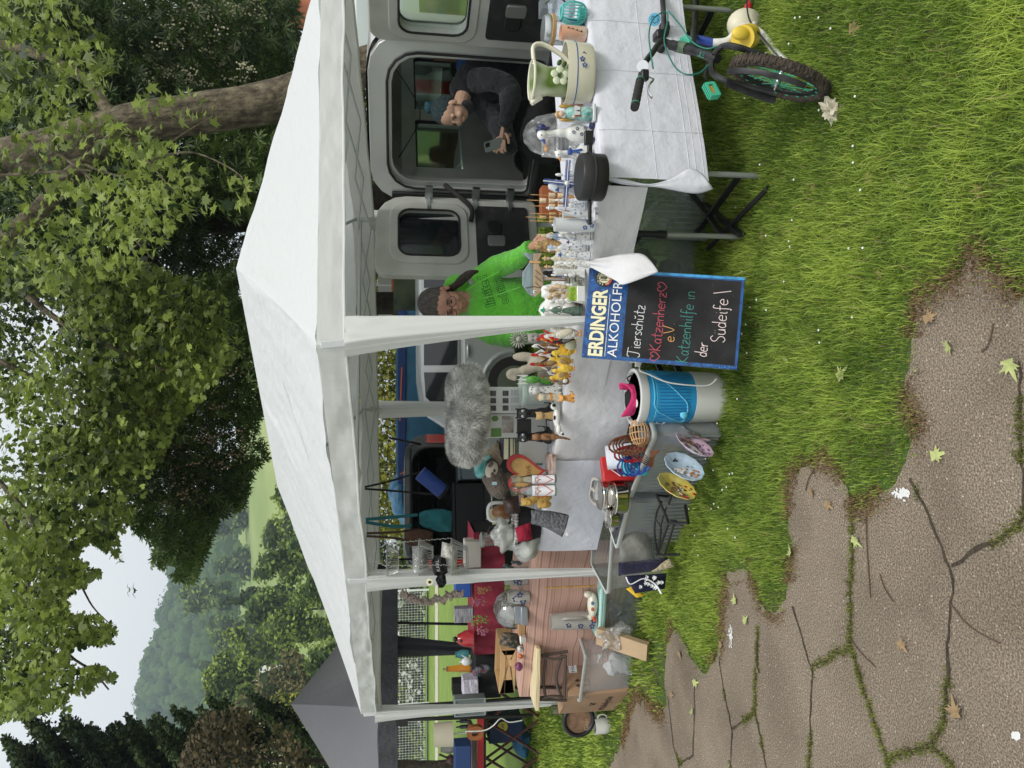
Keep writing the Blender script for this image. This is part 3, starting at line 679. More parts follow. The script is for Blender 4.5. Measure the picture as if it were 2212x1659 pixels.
# frame: legs, eave bars and scissor trusses under the canopy
def leg(top,foot,lab=None):
    g=MB();d=(foot-top)
    g.box((0,0,0),(.032,.032,d.length),T(*((top+foot)/2))@d.to_track_quat('Z','X').to_matrix().to_4x4());child_world(g.build('leg',alu,gz,bev=.003),gz)
FT={'A':gnd(1598,697),'B':Vector((2.5,4.45,0)),'C':Vector((1.32,6,0)),'D':Vector((-.25,7.4,0)),'E':Vector((-2.74,6.3,0)),'F':Vector((-1.17,4.6,0))}
FT['A']=Vector((.388,3.42,0));FT['F']=Vector((-1.225,4.62,0));FT['E']=Vector((-2.76,6.3,0))
for k in C:leg(C[k]+Vector((0,0,-.02)),FT[k])
g=MB();order=['A','B','C','D','E','F']
for i in range(6):
    cen_=Vector((-.1,5.4,1.9));p,q=[C[o_]+(cen_-C[o_]).normalized()*.09+Vector((0,0,-.115))for o_ in(order[i],order[(i+1)%6])];nseg=4
    for k in range(nseg):
        u0,u1=k/nseg,(k+1)/nseg;z=Vector((0,0,.0));z2=Vector((0,0,-.02))
        up,dn=(z,Vector((0,0,.08)))if k%2 else(Vector((0,0,.08)),z)
        g.tube([p.lerp(q,u0)+up,p.lerp(q,u1)+dn],.009,6);g.tube([p.lerp(q,u0)+dn+z2,p.lerp(q,u1)+up+z2],.009,6)
for a,b in(('F','C'),):
    g.tube([C[a]+Vector((0,0,-.06)),C[b]+Vector((0,0,-.06))],.012,6)
for k,P_ in(('A',P1),('B',P1),('C',P1),('F',P1),('D',P2),('E',P2)):g.tube([C[k]+Vector((0,0,-.03)),P_+Vector((0,0,-.05))],.012,6)
child_world(g.build('truss',alu,gz),gz)
# tapered fabric sleeves round the legs: three traced rails (right edge, corner, left edge)
def sleeve(D0,D1,top,bot,name='leg_sleeve',m=fabv,folds=1):
    (a0,r0,c0,l0),(a1,r1,c1,l1)=top,bot
    def fn(u,v):
        a=a0+(a1-a0)*v;D=D0+(D1-D0)*v
        e=v**.8
        rr_,cc_,ll_=[x+(y-x)*e for x,y in((r0,r1),(c0,c1),(l0,l1))]
        if u<.5:b=rr_+(cc_-rr_)*u*2;dy=(1-2*u)*.10
        else:b=cc_+(ll_-cc_)*(u-.5)*2;dy=(2*u-1)*.08
        p=at(a,b,D+dy*(1-.7*v))
        k=folds*.006*(math.sin(u*17+v*3)+1.4*noise.noise(Vector((u*5,v*2,D0))))+.012*noise.noise(Vector((u*9,v*9,D0)))*max(0,1-4*v)
        return p+Vector((.3*k,-k,0))
    g=MB();g.grid(fn,26,60);child_world(g.build(name,m,gz,smooth=2),gz)
sleeve(3.41,3.36,(744,683,742,772),(1270,683,693,701))
sleeve(4.60,4.52,(792,1230,1252,1279),(1330,1227,1232,1239),folds=.7)
sleeve(6.26,6.2,(810,1523,1540,1562),(1206,1519,1521,1524),folds=.6)
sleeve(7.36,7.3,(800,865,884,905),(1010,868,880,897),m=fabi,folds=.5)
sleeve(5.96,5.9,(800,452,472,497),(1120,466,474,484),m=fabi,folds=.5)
# ------------------------------------------------------------------ grey gazebo of the next stall
gfab=mat('grey polyester',(.23,.23,.25),.6,bump=.08,bs=12,transl=.35,stretch=(1,1,3));gfab2=mat('dark grey polyester',(.06,.06,.07),.6,bump=.15,bs=18,transl=.1)
blackpole=mat('black pole',(.012,.012,.012),.4)
g2=thing('grey_gazebo','dark grey pop-up gazebo behind the left end of the white one','gazebo',(-4,9.5,0))
pk=at(628,1521,8.8);K=[at(822,1245,10.2),at(826,1530,7.6),at(812,1880,8.6),at(812,1560,11.2)]
for k_ in K:k_.z=1.83
g=MB()
for i in range(4):g.grid(panel(K[i],K[(i+1)%4],pk,pk,.10,40,20,seed=20+i),36,18)
child_world(g.build('canopy',gfab,g2,smooth=2),g2)
g=MB()
for i in range(4):
    p,q=K[i],K[(i+1)%4];d=q-p;nn=Vector((-d.y,d.x,0)).normalized();h_=.2
    g.grid(lambda u,v:p.lerp(q,u)+nn*(.012*math.sin(u*d.length*16)*v)+Vector((0,0,-h_*v)),60,4)
child_world(g.build('valance',gfab2,g2,smooth=2),g2)
for i,k_ in enumerate(K):
    g=MB();g.box((k_.x,k_.y,.9),(.035,.035,1.8));child_world(g.build('leg',blackpole,g2,smooth=False),g2)
g=MB()
def gs(a0,b0,b1,a1,b2,b3,D):g.grid(lambda u,v:at(a0+(a1-a0)*v,(b0+(b1-b0)*u)*(1-v)+(b2+(b3-b2)*u)*v,D+.06*math.sin(u*6)),8,14)
gs(845,1372,1420,1085,1398,1412,8.9);child_world(g.build('leg_sleeve',gfab2,g2,smooth=2),g2)
g=MB();g.cyl(at(830,1345,9.6),at(1100,1350,9.6),.018,n=8);child_world(g.build('leg',blackpole,g2),g2)
g=MB();g.cyl(at(830,1556,7.7),at(1150,1545,7.7),.02,n=8);g.box(at(868,1556,7.66),(.1,.05,.12));child_world(g.build('leg',blackpole,g2),g2)
# ------------------------------------------------------------------ open van
VL=Vector((1.60,6.1,0));VR=Vector((2.36,5.25,0));vm=(VL+VR)/2;vx=(VR-VL).normalized();vang=math.degrees(math.atan2(vx.y,vx.x));vw=(VR-VL).length/2
silver=mat('silver grey paint',(.50,.51,.50),.28,.3,coat=.5,var=.05,vs=2,bump=.004,bs=3)
primer=mat('pale inner metal',(.40,.41,.38),.45,.1,col2=(.52,.52,.49),vs=3.5,det=8,coat=.2)
trim=mat('dark interior trim',(.016,.016,.017),.8,col2=(.05,.048,.045),vs=9,cover=.62)
van=thing('delivery_van','silver grey van with both rear doors swung open, person sitting in the back','van',vm,vang)
hw_=vw
outl=rr(-hw_-.11,.32,hw_+.11,1.84,(.28,.28,.06,.06));inn=rr(-hw_+.02,.55,hw_-.02,1.71,(.22,.22,.05,.05))
g=MB();g.ring(outl,inn,0,.07);
inn2=rr(-hw_+.06,.55,hw_-.06,1.67,(.2,.2,.05,.05));g.ring(inn,inn2,.03,.10)
g.build('rear_frame',silver,van,bev=.012)
g=MB();o2=rr(-hw_+.015,.56,hw_-.015,1.705,(.22,.22,.05,.05));g.tube([(x,-.012,z)for x,z in o2],.010,8,closed=True);g.build('door_seal',rubber,van)
g=MB();nO=len(outl)
top_=[p for p in outl if p[1]>1.0]
g.ring(rr(-hw_-.11,.32,hw_+.11,1.84,(.28,.28,.06,.06)),rr(-hw_-.07,.36,hw_+.07,1.80,(.25,.25,.06,.06)),.07,2.6)
# left side gets a window: build the body shell as roof and lower parts
g=MB()
def shell(z0,z1,y0,y1,s,m=g):
    x=s*(hw_+.10);g.box((x,(y0+y1)/2,(z0+z1)/2),(.05,y1-y0,z1-z0))
for s in(-1,1):
    shell(.32,1.03,.07,2.7,s);shell(1.47,1.62,.07,2.7,s);shell(1.03,1.47,.07,.34,s);shell(1.03,1.47,1.22,1.36,s);shell(1.03,1.47,2.5,2.7,s)
g.grid(lambda u,v:((-1+2*u)*(hw_+.125),.07+2.63*v,1.62+.24*(max(0,1-abs(-1+2*u)**5))**.5),24,4)
g.build('body',silver,van,smooth=True)
g=MB()
for s in(-1,1):g.box((s*(hw_+.06),1.38,.75),(.03,2.6,.62))
g.grid(lambda u,v:((-1+2*u)*(hw_+.08),.08+2.55*v,1.585+.18*(max(0,1-abs(-1+2*u)**4))**.5),16,2)
for s in(-1,1):g.box((s*(hw_+.055),.24,1.25),(.04,.3,.5));g.box((s*(hw_+.055),1.3,1.25),(.04,.16,.5));g.box((s*(hw_+.055),1.4,1.53),(.04,2.6,.12))
g.build('inner_lining',primer,van,smooth=True)
g=MB();g.box((0,1.35,.52),(2*hw_+.1,2.6,.05));g.build('floor',trim,van,smooth=False)
g=MB();g.box((0,-.04,.44),(2*hw_+.26,.14,.2));g.build('bumper',black,van,bev=.03)
for s in(-1,1):
    for y0,y1 in((.34,1.22),(1.36,2.5)):
        g=MB();g.box((s*(hw_+.10),(y0+y1)/2,1.25),(.008,y1-y0,.44));g.build('side_window',thin('side glass',(.75,.85,.8),.15),van,smooth=False)
    g=MB()
    for y0,y1 in((.34,1.22),(1.36,2.5)):g.tube([(s*(hw_+.07),y,z)for y,z in rr(y0,1.03,y1,1.47,.06)],.018,6,closed=True)
    g.build('window_seal',rubber,van)
g=MB();g.prism([(-.5,.55),(.5,.55),(.5,1.05),(.42,1.12),(.1,1.12),(.05,1.3),(-.05,1.3),(-.1,1.12),(-.45,1.12),(-.5,1.0)],1.75,1.9);g.build('front_seats',trim,van,bev=.03)
g=MB();g.box((0,2.72,.8),(2*hw_+.1,.1,.7));g.build('dashboard',black,van,bev=.03)
g=MB();g.box((0,2.75,1.38),(2*hw_,.01,.45));g.build('windscreen',thin('windscreen',(.7,.8,.75),.1),van,smooth=False)
for s in(-1,1):
    for y in(2.45,.55):g=MB();g.cyl((s*(hw_+.02),y,.3),(s*(hw_+.16),y,.3),.3,n=28);g.build('wheel',rubber,van)
for s in(-1,1):
    g=MB();g.box((s*(hw_+.11),-.012,1.0),(.09,.05,.5));g.build('tail_lamp',mat('red lamp',(.35,.01,.01),.15,coat=1),van,bev=.015)
g=MB();g.box((-hw_-.075,-.012,1.05),(.11,.03,1.25));g.build('dark_pillar',black,van,bev=.01)
# the load: boxes stacked at the right, dark things behind
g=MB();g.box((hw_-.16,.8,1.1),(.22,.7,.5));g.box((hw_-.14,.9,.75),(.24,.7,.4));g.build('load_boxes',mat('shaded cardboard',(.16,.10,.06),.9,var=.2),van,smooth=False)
t=thing('shopping_bag','blue shopping bag standing beside the person in the van','bag',van.matrix_world@Vector((0,0,0)))
vM=T(vm.x,vm.y,0)@rot(0,0,vang)
t.location=vM@Vector((hw_-.15,.35,.9));g=MB();g.box((0,0,.14),(.2,.3,.28));g.build('body',mat('blue bag',(.03,.09,.28),.5,bump=.2,bs=12,var=.2),t,bev=.03)
# cables hanging in the load space
g=MB();g.tube(smooth_path([Vector((-hw_+.1,.3,1.62)),Vector((-.1,.3,1.45)),Vector((.15,.3,1.55)),Vector((.35,.3,1.7))],6),.004,5);g.build('cable',black,van)
def van_door(hinge,outer,name,label,ztop,zbot,glass,lh,sgn):
    d=(outer-hinge);L_=Vector((d.x,d.y,0)).length;ang=math.degrees(math.atan2(d.y,d.x))
    t=bpy.data.objects.new(name,None);COL.objects.link(t);t.parent=van
    M=(T(*van.location)@rot(0,0,vang)).inverted()@T(hinge.x,hinge.y,0)@rot(0,0,ang);t.matrix_local=M;t['label']=label
    return t,L_
def door(name,hinge,outer,label,z0,z1,wz0,wz1,wx0,wx1,flip):
    t,L_=van_door(hinge,outer,name,label,0,0,0,0,0)
    rad=(.16,.12,.08,.06)
    g=MB();out=rr(0,z0,L_,z1,(.10,.24,.05,.05)if not flip else(.24,.10,.05,.05));wi=rr(wx0,wz0,wx1,wz1,.09);g.ring(out,wi,-.035,.035)
    M2=[];g.ring(rr(wx0-.07,wz0-.07,wx1+.07,wz1+.07,.12),rr(wx0+.002,wz0+.002,wx1-.002,wz1-.002,.085),-.05*lh_s,.05*lh_s)
    g.build('door_skin',primer,t,bev=.012)
    g=MB();g.prism(rr(wx0-.01,wz0-.01,wx1+.01,wz1+.01,.09),-.004,.004);g.build('window',doorglass,t,smooth=False)
    g=MB();g.tube([(x,lh_s*.05,z)for x,z in rr(wx0,wz0,wx1,wz1,.09)],.009,6,closed=True);g.tube([(x,-lh_s*.05,z)for x,z in rr(wx0,wz0,wx1,wz1,.09)],.009,6,closed=True);g.build('window_seal',rubber,t)
    g=MB();g.prism(rr(.08,z0+.08,L_-.07,wz0-.13,.03),-.047,.047);g.build('trim_panel',trim,t,bev=.005)
    g=MB();g.prism(rr(L_*.5,z0+.28,L_*.5+.1,z0+.42,.02),-.066,.066);g.build('latch',mat('latch metal',(.25,.25,.25),.4,.6),t,bev=.006)
    g=MB();g.prism(rr(L_*.3,z0+.3,L_*.3+.14,z0+.42,.04),-.06,.06);g.build('handle',black,t,bev=.01)
    return t
lh_s=1;doorglass=glass_dark
hl=Vector((1.50,6.02,0));ol=Vector((.82,5.72,0))
door('rear_door',hl,ol,'left rear door of the van, dark window above a scuffed black panel',.5,1.80,1.14,1.62,.14,.57,False)
for z in(.72,1.0,1.38):
    g=MB();A_=vM.inverted()@Vector((1.6,6.05,z));B_=vM.inverted()@Vector((1.40,5.93,z));g.box((A_+B_)/2,((B_-A_).length,.03,.06),None);g.tube([A_,B_],.022,6);g.build('hinge',steel,van)
g=MB();A_,B_=[vM.inverted()@Vector(q)for q in((1.62,6.0,1.25),(1.30,5.86,1.05))];g.tube(smooth_path([A_,(A_+B_)/2+Vector((0,-.05,-.1)),B_],6),.02,8);g.build('cable_gaiter',rubber,van)
doorglass=thin('clear door glass',(.92,.97,.95),.08)
hr=Vector((2.40,5.16,0));orr=Vector((2.60,4.60,0))
door('rear_door',hr,orr,'right rear door of the van, clear window above a black panel',.5,1.82,1.16,1.62,.10,.50,True)

# ------------------------------------------------------------------ cars behind
carwhite=mat('mint white paint',(.62,.68,.66),.3,coat=.4);palegrey=mat('light metallic paint',(.45,.47,.47),.28,.35,coat=.6)
def car(name,label,loc,yaw,L_,Hc,paint,lamp=False,flipx=False):
    t=thing(name,label,'car',loc,yaw);W_=.82
    belt=[(0,.28),(0,.72),(.12,.88),(L_*.28,.96),(L_*.97,.92),(L_,.7),(L_,.28)]
    g=MB()
    def body(sx,z):return[(x,z_)for x,z_ in belt]
    g.prism(belt,-W_,W_);g.build('body',paint,t,bev=.05)
    roof=[(L_*.18,.93),(L_*.34,Hc-.04),(L_*.42,Hc),(L_*.8,Hc-.01),(L_*.9,Hc-.07),(L_*.97,.93)]
    g=MB();n=len(roof)
    vs=[(x,s*(W_-.02-.13*(z-.93)/(Hc-.93)),z)for s in(-1,1)for x,z in roof]
    g.add(vs,[tuple(range(n)),tuple(range(2*n-1,n-1,-1))]+[(i,i+n,(i+1)%n+n,(i+1)%n)for i in range(n)]);g.build('cabin',paint,t,bev=.03)
    def side(out,m,nm,d=.012):
        for s in(-1,1):
            g=MB();k=len(out);off=lambda z:s*(W_-.02-.13*(z-.93)/(Hc-.93)+d)
            vs=[(x,off(z),z)for x,z in out]+[(x,off(z)-s*.02,z)for x,z in out]
            g.add(vs,[tuple(range(k)),tuple(range(2*k-1,k-1,-1))]+[(i,i+k,(i+1)%k+k,(i+1)%k)for i in range(k)]);g.build(nm,m,t,smooth=False)
    zt=Hc-.07
    side([(L_*.245,.97),(L_*.35,zt),(L_*.54,zt),(L_*.54,.97)],glass_dark,'window')
    side([(L_*.56,.97),(L_*.56,zt),(L_*.76,zt),(L_*.76,.97)],glass_dark,'window')
    side([(L_*.78,.97),(L_*.78,zt),(L_*.85,zt-.02),(L_*.93,.99)],glass_dark,'window')
    for x in(L_*.19,L_*.81):
        for s in(-1,1):
            g=MB();g.cyl((x,s*(W_-.18),.31),(x,s*(W_+.012),.31),.31,n=30);o=g.build('wheel',rubber,t)
            g=MB();g.cyl((x,s*(W_+.01),.31),(x,s*(W_+.02),.31),.2,n=24);g.build('rim',steel,o)
            g=MB();g.tube([(x+.37*math.cos(R(q)),s*(W_+.004),.31+.37*math.sin(R(q)))for q in range(0,181,15)],.03,8);g.build('wheel_arch',paint,t)
    for x in(L_*.5,L_*.72):
        for s in(-1,1):
            g=MB();g.ell((x,s*(W_+.02),.85),(.08,.02,.018));g.build('door_handle',paint,t)
    g=MB()
    for x in(L_*.555,L_*.775):
        for s in(-1,1):g.box((x,s*(W_+.001),.62),(.006,.006,.6))
    g.build('door_gap',black,t,smooth=False)
    return t
car('parked_car','light silver car seen side on behind the gazebo, next to the blue trailer',Vector((3.32,9.35,-.02)),181,4.1,1.42,palegrey)
wv=thing('white_van','mint white van with red tail lamp seen through the open van door','van',Vector((4.1,7.9,0)),-20)
g=MB();g.prism(rr(-.95,.3,.95,2.1,(.2,.2,.05,.05)),0,3.5);g.build('body',carwhite,wv,bev=.04)
g=MB();g.prism(rr(-.75,1.25,.75,1.85,.1),-.02,.01);g.build('rear_window',glass_dark,wv,smooth=False)
for s in(-1,1):
    g=MB();g.box((s*.86,-.03,1.2),(.14,.06,.5));g.build('tail_lamp',mat('red lamp',(.35,.01,.01),.15,coat=1),wv,bev=.02)
# blue tarpaulin trailer
tr=thing('tarpaulin_trailer','trailer with a blue tarpaulin hood standing behind the silver car','trailer',Vector((-.95,11.2,0)),-3)
tarp=mat('blue tarpaulin',(.035,.14,.24),.6,bump=.15,bs=5,var=.1);tarp2=mat('navy tarpaulin edge',(.015,.045,.16),.6,var=.1)
g=MB();g.grid(lambda u,v:(-.55+2.6*u,-.012*math.sin(u*30),1.05+.5*v),40,2);g.prism([(-.55,.5),(2.05,.5),(2.05,1.55),(1.9,1.66),(-.4,1.66),(-.55,1.55)],0,1.3);g.build('hood',tarp,tr,bev=.03)
g=MB();g.box((.75,-.02,1.57),(2.6,.03,.12));g.build('hood_edge',tarp2,tr,bev=.01)
g=MB();g.tube([(0.4,-.045,1.6),(1.2,-.045,1.57)],.012,6);g.tube([(-.4,-.045,1.6),(-.3,-.045,1.4)],.012,6);g.build('strap',mat('orange strap',(.6,.16,.08),.6),tr)
g=MB();g.ell((-.75,.3,1.45),(.35,.4,.3),j=.3);g.ell((-1.0,.1,1.35),(.28,.3,.25),j=.4);g.ell((-.8,0,1.6),(.25,.3,.14),j=.4);g.build('loose_tarpaulin',mat('light blue tarpaulin',(.10,.30,.5),.5,bump=.3,bs=6,var=.2),tr)
g=MB();g.box((.75,.7,.42),(2.6,1.4,.16));[g.cyl((x,-.02,.28),(x,.1,.28),.28)for x in(.3,1.1)];g.build('chassis',black,tr)
# dark estate car with its tailgate up
dk=mat('dark metallic paint',(.05,.055,.055),.3,.4,coat=.6)
ec=thing('estate_car','dark grey estate car with raised tailgate behind the hanging bags','car',Vector((-1.35,8.6,0)),14)
g=MB();g.ring(rr(-.78,.3,.78,1.55,(.25,.25,.08,.08)),rr(-.62,.55,.62,1.46,(.2,.2,.05,.05)),0,.12)
g.ring(rr(-.78,.3,.78,1.55,(.25,.25,.08,.08)),rr(-.70,.4,.70,1.50,(.22,.22,.05,.05)),.12,3.2);g.build('body',dk,ec,bev=.02)
g=MB();g.box((0,1.6,.58),(1.3,3,.06));g.box((0,1.15,.85),(1.3,.1,.55));g.build('boot_lining',trim,ec,smooth=False)
g=MB();g.box((0,3.1,1.1),(1.3,.02,.7));g.build('windscreen',mat('sky seen glass',(.25,.33,.33),.1),ec,smooth=False)
gt=bpy.data.objects.new('tailgate',None);COL.objects.link(gt);gt.parent=ec;gt.location=(0,0,1.5);gt.rotation_euler=(R(76),0,0)
g=MB();g.ring(rr(-.72,-1.05,.72,0,(.12,.12,.2,.2)),rr(-.58,-.48,.58,-.06,.1),-.03,.03);g.build('tailgate_frame',black,gt,bev=.02)
g=MB();g.prism(rr(-.58,-.48,.58,-.06,.1),-.006,.006);g.build('tailgate_glass',mat('green tinted glass',(.03,.05,.05),.05,spec=1),gt,smooth=False)
for s in(-1,1):
    g=MB();g.tube([(s*.66,.02,1.35),(s*.66,-.45,1.72)],.012,6);g.build('gas_strut',black,ec)
    g=MB();g.box((s*.72,-.01,1.05),(.1,.05,.5));g.build('tail_lamp',mat('red lamp',(.35,.01,.01),.15,coat=1),ec,bev=.01)
# boxes standing in the boot
for i,(x,y,z,dx,dz,c,lab)in enumerate(((-.2,.3,.61,.8,.35,(.006,.006,.008),'black crate in the boot of the estate car'),(.42,.25,.61,.35,.28,(.10,.13,.15),'slate grey plastic box in the car boot'))):
    t=thing('storage_box',lab,'box',(T(-1.35,8.6,0)@rot(0,0,14))@Vector((x,y,z)),14);g=MB();g.prism(rr(-dx/2,0,dx/2,dz,.03),-.2,.2);g.build('body',mat('boot box %d'%i,c,.6),t,bev=.01)
    g=MB();g.prism(rr(-dx/2-.01,dz,dx/2+.01,dz+.03,.01),-.21,.21);g.build('lid',mat('boot box %d'%i,c,.6),t,bev=.005)
# ------------------------------------------------------------------ small bicycle at the right edge
hub=Vector(gnd(1793,203));wr_=.19
ang=52  # the wheel plane turned away from the view axis
bD=hub.y+.03
t=thing('childs_bicycle','black and mint childs bicycle with knobbly tyre and muddy frame at the right edge','bicycle',(hub.x,bD,0));o_=t.location.copy()
def bl(a,b,D):return at(a,b,D)-o_
top,bot=at(1578,137,bD+.06),at(1789,203,bD-.02);c=(top+bot)/2-o_;up=(top-bot);rad=up.length/2;up.normalize()
view=(c+o_-Vector((0,0,H))).normalized();side=up.cross(view).normalized();ax=(side*.965-view*.26).normalized();fw=ax.cross(up).normalized()  # axle axis and fore-aft axis
WM=Matrix(((fw.x,up.x,ax.x,c.x),(fw.y,up.y,ax.y,c.y),(fw.z,up.z,ax.z,c.z),(0,0,0,1)))
tyre=mat('muddy tyre',(.035,.028,.022),.9,bump=.2,bs=60,col2=(.09,.07,.05),vs=20);mint=mat('mint paint',(.06,.42,.27),.4,coat=.3);bframe=mat('muddy black frame',(.015,.015,.016),.5,var=.8,vs=18)
wo=bpy.data.objects.new('wheel',None);COL.objects.link(wo);wo.parent=t;wo.matrix_local=WM
rt=.022
g=MB();g.tube([((rad-rt)*math.cos(q*math.pi/24),(rad-rt)*math.sin(q*math.pi/24),0)for q in range(48)],rt,16,closed=True)
for k in range(84):
    q=2*math.pi*k/84
    for j,(w0,w1)in enumerate(((-.019,-.004),(.004,.019))if k%2 else((-.012,.012),)):
        M=rot(0,0,math.degrees(q))@T(rad-.001-.35*abs((w0+w1)/2)**1*.6,0,(w0+w1)/2);g.box((0,0,0),(.007,.0075,w1-w0),M)
g.build('tyre',tyre,wo)
g=MB();g.tube([((rad-.048)*math.cos(q*math.pi/24),(rad-.048)*math.sin(q*math.pi/24),0)for q in range(48)],.012,10,closed=True,flat=.6);g.build('rim',bframe,wo)
g=MB()
for k in range(40):
    q=2*math.pi*k/40;g.box((0,0,0),(.009,.012,.002),rot(0,0,math.degrees(q))@T(rad-.046,0,.0125 if k%2 else-.0125))
g.build('rim_checks',mint,wo)
g=MB()
for k in range(20):
    q=2*math.pi*k/20;g.tube([(.012*math.cos(q+.8),.012*math.sin(q+.8),.02 if k%2 else-.02),((rad-.052)*math.cos(q),(rad-.052)*math.sin(q),0)],.0018,4)
g.build('spokes',mint,wo)
g=MB();g.cyl((0,0,-.035),(0,0,.035),.012);g.cyl((0,0,-.06),(0,0,.06),.005);g.build('hub',steel,wo)
cr0=bl(1550,128,bD+.12)
for s in(-1,1):
    e=Vector(WM@Vector((0,0,s*.055)));k0=cr0+ax*s*.05;k1=(WM@Vector((0,rad*1.02,s*.062)))
    g=MB();g.tube(smooth_path([cr0+ax*s*.01+up*.02,k0,k1,WM@Vector((0,rad*.5,s*.06)),e],6),[.012]*0 or .012,8);g.build('fork_leg',bframe,t)
g=MB();g.tube(smooth_path([Vector(WM@Vector((math.cos(R(q))*rad*1.08,math.sin(R(q))*rad*1.08,.05)))for q in range(110,215,15)],3),.012,6,flat=.4);g.build('mudguard',bframe,t)
stem=bl(1433,90,bD+.42);g=MB();g.tube([cr0,bl(1495,108,bD+.26)],.018,12);g.tube([bl(1500,110,bD+.27),bl(1450,97,bD+.38)],.021,12);g.tube([bl(1450,97,bD+.38),stem],.016,10);g.build('head_tube',bframe,t)
g=MB()
for k in range(9):q=k/9;g.tube([Vector(bl(1462+22*q,100+5*q,bD+.36-.06*q)),Vector(bl(1463.5+22*q,100.4+5*q,bD+.357-.06*q))],.0235,12)
g.build('headset_rings',mat('sage green',(.13,.20,.12),.5),t)
g=MB();g.tube(smooth_path([bl(1470,88,bD+.40),bl(1482,84,bD+.36),bl(1492,92,bD+.32)],4),.016,8,flat=.4);g.build('mint_plate',mint,t)
g=MB();g.tube(smooth_path([bl(1388,150,bD+.10),bl(1393,136,bD+.13),bl(1412,110,bD+.25),bl(1420,97,bD+.33),bl(1433,80,bD+.42),bl(1434,45,bD+.55),bl(1432,10,bD+.68),bl(1428,-40,bD+.8)],6),.0125,10);g.build('handlebar',bframe,t)
g=MB();g.box(bl(1425,78,bD+.42),(.04,.06,.05),None);g.build('stem_clamp',black,t,bev=.01)
a_,b_=bl(1383,172,bD+.04),bl(1371,232,bD-.14);g=MB();g.tube([a_,b_],.0155,14);g.tube([a_,bl(1388,148,bD+.11)],.012,10)
for k in range(6):q=a_.lerp(b_,.1+k*.15);g.tube([q,q+(b_-a_).normalized()*.008],.0165,12)
g.build('grip',rubber,t)
g=MB();[g.tube([q,q+(b_-a_).normalized()*.004],.0165,12)for q in(a_.lerp(b_,.02),a_.lerp(b_,.9))];g.build('grip_ring',mint,t)
g=MB();g.tube([bl(1388,143,bD+.06),bl(1388,143,bD+.12)],.022,20);g.build('bell',chrome,t)
g=MB();g.box(bl(1392,163,bD+.05),(.04,.03,.03));g.build('lever_bracket',black,t,bev=.006)
g=MB();g.tube(smooth_path([bl(1404,165,bD+.0),bl(1412,172,bD-.04),bl(1403,183,bD-.07),bl(1401,200,bD-.11),bl(1408,211,bD-.14)],5),.006,8,flat=.5);g.build('brake_lever',chrome,t)
cm=mat('teal cable',(.02,.16,.13),.4)
for pts in([(1411,148,.05),(1405,110,.1),(1402,70,.2),(1412,40,.35),(1438,25,.4),(1442,45,.35),(1435,90,.25),(1455,140,.15),(1480,160,.1),(1510,158,.1),(1530,140,.12)],[(1445,25,.45),(1470,55,.35),(1495,90,.25),(1525,105,.18),(1550,100,.15)]):
    g=MB();g.tube(smooth_path([bl(a,b,bD+d)for a,b,d in pts],6),.0032,6);g.build('brake_cable',cm,t)
g=MB();g.ell(bl(1418,90,bD+.75),(.06,.12,.03),rot(10,0,20));g.ell(bl(1420,112,bD+.68),(.03,.08,.025));g.build('saddle',rubber,t)
g=MB();g.tube([bl(1495,105,bD+.3),bl(1500,60,bD+.75),bl(1505,-30,bD+1.1)],.016,10);g.tube([bl(1430,90,bD+.7),bl(1500,70,bD+.75)],.012,8);g.build('frame',bframe,t)
g=MB();g.tube(smooth_path([Vector(WM@Vector((-.02,rad*.95,.075))),Vector(WM@Vector((0,rad*.3,.078))),Vector(WM@Vector((.01,-rad*.1,.075)))],6),.016,8,flat=.35);g.build('guard_strip',bframe,t)
g=MB();g.tube([bl(1524,168,bD+.2),bl(1530,130,bD+.25)],.008,8);g.build('crank',black,t)
def pedal(p,name,M,L_=.07):
    g=MB();g.ring(rr(-L_/2,-.022,L_/2,.022,.006),rr(-L_/2+.012,-.010,L_/2-.012,.010,.003),-.012,.012,M=T(*p)@M)
    for s in(-1,1):
        for k in range(6):g.box((-L_/2+.008+k*(L_-.016)/5,0,s*.023),(.005,.02,.008),T(*p)@M)
    g.build(name,mint,t);g=MB();g.box((0,-.002,0),(L_*.6,.008,.012),T(*p)@M);g.build('reflector',mat('amber',(.6,.25,.02),.3),t)
pedal(bl(1537,196,bD+.1),'pedal',rot(0,-12,25));
text('JET',.028,mint,t,T(*bl(1518,118,bD+.17))@rot(60,-75,0),'frame_lettering',.0004)
g=MB();g.cyl(bl(1414,42,bD+.4),bl(1414,42,bD+.39),.026,n=24);g.build('blue_badge',mat('sky blue',(.12,.42,.62),.5),t)
g=MB();g.tube([Vector(bl(1414,42,bD+.385))+Vector(((.013 if k%2 else .018)*math.cos(k*.393),0,(.013 if k%2 else .018)*math.sin(k*.393)))for k in range(16)],.0013,4,closed=True);g.build('badge_star',matt_black,t)
# white frame behind it
t=thing('white_scooter','white tube frame of a small scooter with cream saddle behind the bicycle wheel','scooter',Vector((hub.x+.1,bD+.45,0)));o_=t.location.copy();wD=bD+.38
wp=mat('chipped white paint',(.70,.70,.66),.4,var=.1,vs=20);crm=mat('cream plastic',(.60,.56,.42),.45,var=.06)
g=MB();g.tube(smooth_path([bl(1706,137,wD-.12),bl(1690,128,wD-.1),bl(1670,105,wD),bl(1650,78,wD+.05),bl(1620,58,wD+.1),bl(1596,64,wD+.1),bl(1572,88,wD+.08),bl(1540,92,wD+.1)],6),.017,10);g.tube([bl(1626,60,wD+.1),bl(1640,20,wD+.2),bl(1648,-30,wD+.3)],.017,10);g.build('frame',wp,t)
g=MB();g.tube([bl(1545,94,wD+.1),bl(1502,84,wD+.22)],.019,12)
g.build('blue_grip',mat('dark blue rubber',(.012,.04,.22),.5),t)
g=MB();g.tube([bl(1706,128,wD-.13),bl(1704,142,wD-.11)],.026,12);g.build('end_grip',crm,t)
